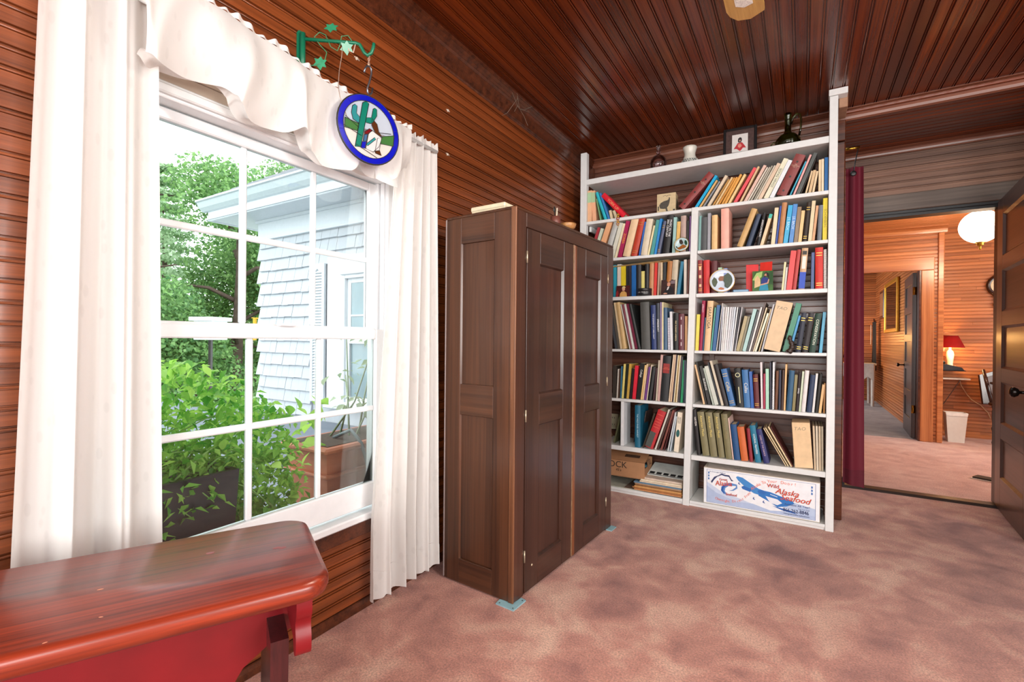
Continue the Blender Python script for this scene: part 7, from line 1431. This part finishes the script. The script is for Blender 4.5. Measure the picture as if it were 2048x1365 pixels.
# terracotta trough
t = empty('terracotta_planter', (-2.02, 1.78, ZD), 0, 'terracotta trough planter with thin plants and a hose outside', 'plant')
TER = plain('b86a48', .6, .12, 18)
b = tub(MB(), -.17, .15, -.37, .55, .44, .055, False); b.cbox(-.19, .17, -.39, .57, .415, .445, .010); b.cbox(-.178, .158, -.378, .558, .30, .318, .006); b.build('pot', TER, t)
MB().box(-.15, .13, -.35, .53, .41, .448).build('soil', plain('4a3c30', .9, .4, 60), t)
MB().tube([(-.02, -.20, .45), (.10, -.19, .50), (.165, -.18, .44), (.185, -.14, .28), (.19, -.08, .06)], .009, 8).build('hose', plain('5a6a70', .3), t, True)
b = MB(); st2 = []
for i in range(16):
    y0 = R.uniform(-.33, .30); e = (R.uniform(-.2, .12), y0+R.uniform(-.2, .35), R.uniform(.6, 1.0)); P_ = [(R.uniform(-.1, .08), y0, .44), ((e[0])*.4, y0*.6+e[1]*.4, .62), e]; b.tube(P_, [.006, .005, .003], 5); st2.append(P_)
b.build('stem', leafmat('pale_stem', '7a8a70', 'a8b890', .1), t, True)
def pk2(i, n):
    P_ = st2[i % len(st2)]; p = Vector(P_[R.randint(1, 2)])+Vector((R.uniform(-.06, .06), R.uniform(-.07, .07), R.uniform(-.05, .03))); return p, R.uniform(0, 2*PI), R.uniform(-.2, .9)
plant(t, 60, 120, pk2, LM3, .07)
def pk3(i, n): return Vector((R.uniform(-.05, .15), -.36+R.uniform(-.10, .10), .46+R.uniform(-.03, .22))), R.uniform(0, 2*PI), R.uniform(0, .9)
plant(t, 16, 0, pk3, LM1, .10)
# debris on the deck beneath the window
b = MB()
for i in range(120):
    p = Vector((R.uniform(-1.78, -1.73) if i % 2 else R.uniform(-2.9, -1.8), R.uniform(.95, 1.35), ZD+.004)); a = R.uniform(0, PI); s_ = R.uniform(.01, .03)
    b.tube([p, p+Vector((s_*math.cos(a), s_*math.sin(a), .002))], .0025, 4)
tag(b.build('leaf_litter', plain('8a7460', .9, .4), None), 'dry twigs and litter scattered on the roof deck below the window', 'litter', kind='stuff')
t = empty('yellow_chair', (-10.57, 6.38, 1.2), rad(-35), 'yellow slatted garden chair glimpsed beside the white wing', 'chair')
YE = plain('e0a82c', .5)
for i in range(5): MB().cbox(-.30+.125*i, -.19+.125*i, 0, .02, .35, 1.05+.06*math.sin(PI*i/4), .004).build('back_slat', YE, t, rot=(rad(-18), 0, 0))
for s_ in (-1, 1): MB().cbox(s_*.33-.04, s_*.33+.04, -.55, .10, .50, .525, .004).build('arm', YE, t); MB().cbox(s_*.33-.03, s_*.33+.03, -.5, -.44, -.3, .5, .004).cbox(s_*.33-.03, s_*.33+.03, .0, .06, -.3, .5, .004).build('leg', YE, t)
t.scale = (.62, .62, .62)
for i in range(5): MB().cbox(-.30, .30, -.5+.1*i, -.41+.1*i, .30-.02*i, .32-.02*i, .004).build('seat_slat', YE, t)
t = empty('vent_box', (-10.3, 4.98, 1.12), rad(20), 'small white louvred box on a dark post in the trees outside', 'vent box')
MB().cbox(-.22, .22, -.2, .2, -.10, .28, .01).build('body', LW, t); MB().cbox(-.03, .03, -.03, .03, -4.1, -.10, .005).build('post', W_DARK, t); MB().cbox(-.28, .28, -.26, .26, .28, .36, .01).build('cap', LW, t)  # white vent-like box; the dark post under it is added
for i in range(4): MB().cbox(-.22, .22, -.215, -.2, -.03+.07*i, .02+.07*i, .004).build('louvre', LW, t)
# trees
def tree(name, base, h, blobs, n, size, mat, trunk, label, grp=None):
    t = empty(name, base, R.uniform(0, 6), label, 'tree', grp)
    b = MB(); b.tube([(0, 0, 0), (.05, .03, h*.35), (-.04, .05, h*.7), (0, 0, h*.95)], [trunk, trunk*.8, trunk*.5, trunk*.12], 8)
    for i in range(9):
        z0 = h*(.25+.07*i); a = i*2.4; L = h*.22*(1.1-i*.08); b.tube([(0, 0, z0), (L*.5*math.cos(a), L*.5*math.sin(a), z0+L*.25), (L*math.cos(a), L*math.sin(a), z0+L*.3)], [trunk*.35, trunk*.25, trunk*.1], 5)
    b.build('trunk', plain('5a4a40', .9, .3, 8), t, True)
    f = MB()
    for i in range(n):
        c, r_ = blobs[i % len(blobs)]
        d = Vector((R.gauss(0, 1), R.gauss(0, 1), R.gauss(0, 1))).normalized()*(R.random()**.33)
        p = Vector(c)+Vector((d.x*r_[0], d.y*r_[1], d.z*r_[2])); s_ = size*R.uniform(.6, 1.3)
        m = Euler((R.uniform(-1, 1), R.uniform(-.4, 1.2), R.uniform(0, 6.3))).to_matrix()
        f.add([p+m @ Vector(v) for v in ((0, 0, 0), (s_*.45, -s_*.38, .05*s_), (s_, 0, -.15*s_), (s_*.45, s_*.38, .05*s_))], [(0, 1, 2, 3)])
    tag(f.build('foliage', mat, t), kind='stuff'); return t
MAP = leafmat('maple_leaf', '356a3c', 'a0c87c', .4); MAP2 = leafmat('maple_leaf_light', '5a8c50', 'bcd894', .4); PIN = leafmat('pine_needles', '6a9468', 'c0d8b0', .35)
def crown(h, r, nb):
    B = []
    for i in range(nb):
        z = h*R.uniform(.28, .98); w = r*(1.05-.75*max(0, (z/h-.45)/.55)); a = R.uniform(0, 6.3); B.append(((w*.7*math.cos(a), w*.7*math.sin(a), z), (r*.36, r*.36, r*.26)))
    return B
tree('maple_tree', (-12.9, 6.9, -3), 8.4, crown(8.4, 2.7, 34), 30000, .105, MAP, .2, 'dense dark green maple whose top meets the wing eaves')
tree('maple_tree', (-14.6, 9.2, -3), 9.9, crown(9.9, 2.8, 30), 20000, .12, MAP2, .2, 'lighter green leafy tree rising behind the maple by the eaves')
tree('leafy_tree', (-12.2, 4.3, -3), 5.4, crown(5.4, 2.3, 30), 24000, .10, MAP, .16, 'lower dark leafy tree behind the tomato planter')
pb = []
for k in range(16):
    z = 3.2+k*.42; L = 2.1*(1-k/18)
    for j in range(5): a = k*1.1+j*1.256; pb.append(((L*.6*math.cos(a), L*.6*math.sin(a), z), (L*.42, L*.42, .12)))
tree('pine_tree', (-14.0, 4.6, -3), 9.9, pb, 16000, .11, PIN, .15, 'pale feathery pine with whorled branches seen past the curtain')
tree('pine_tree', (-17.5, 7.0, -3), 8.8, pb, 12000, .12, PIN, .15, 'second feathery pine further back beneath the white sky')
tree('leafy_tree', (-18.5, 11.2, -3), 8.0, crown(8.0, 3.4, 24), 9000, .22, MAP2, .2, 'broad pale leafy tree at the back beneath the sky')
tree('leafy_tree', (-16.0, 2.6, -3), 6.6, crown(6.6, 3.0, 24), 9000, .2, MAP2, .2, 'leafy tree at the far end of the garden behind the curtain')

# lettering becomes plain mesh like everything else
bpy.context.view_layer.update()
_dg = bpy.context.evaluated_depsgraph_get()
for o in [o for o in bpy.data.objects if o.type == 'FONT']:
    me = bpy.data.meshes.new_from_object(o.evaluated_get(_dg)); nm = o.name; par = o.parent; mb = o.matrix_basis.copy()
    if not me.materials: me.materials.append(o.data.materials[0])
    o.name = 'old'; k = bpy.data.objects.new(nm, me); COL.objects.link(k); k.parent = par; k.matrix_basis = mb
    bpy.data.objects.remove(o)
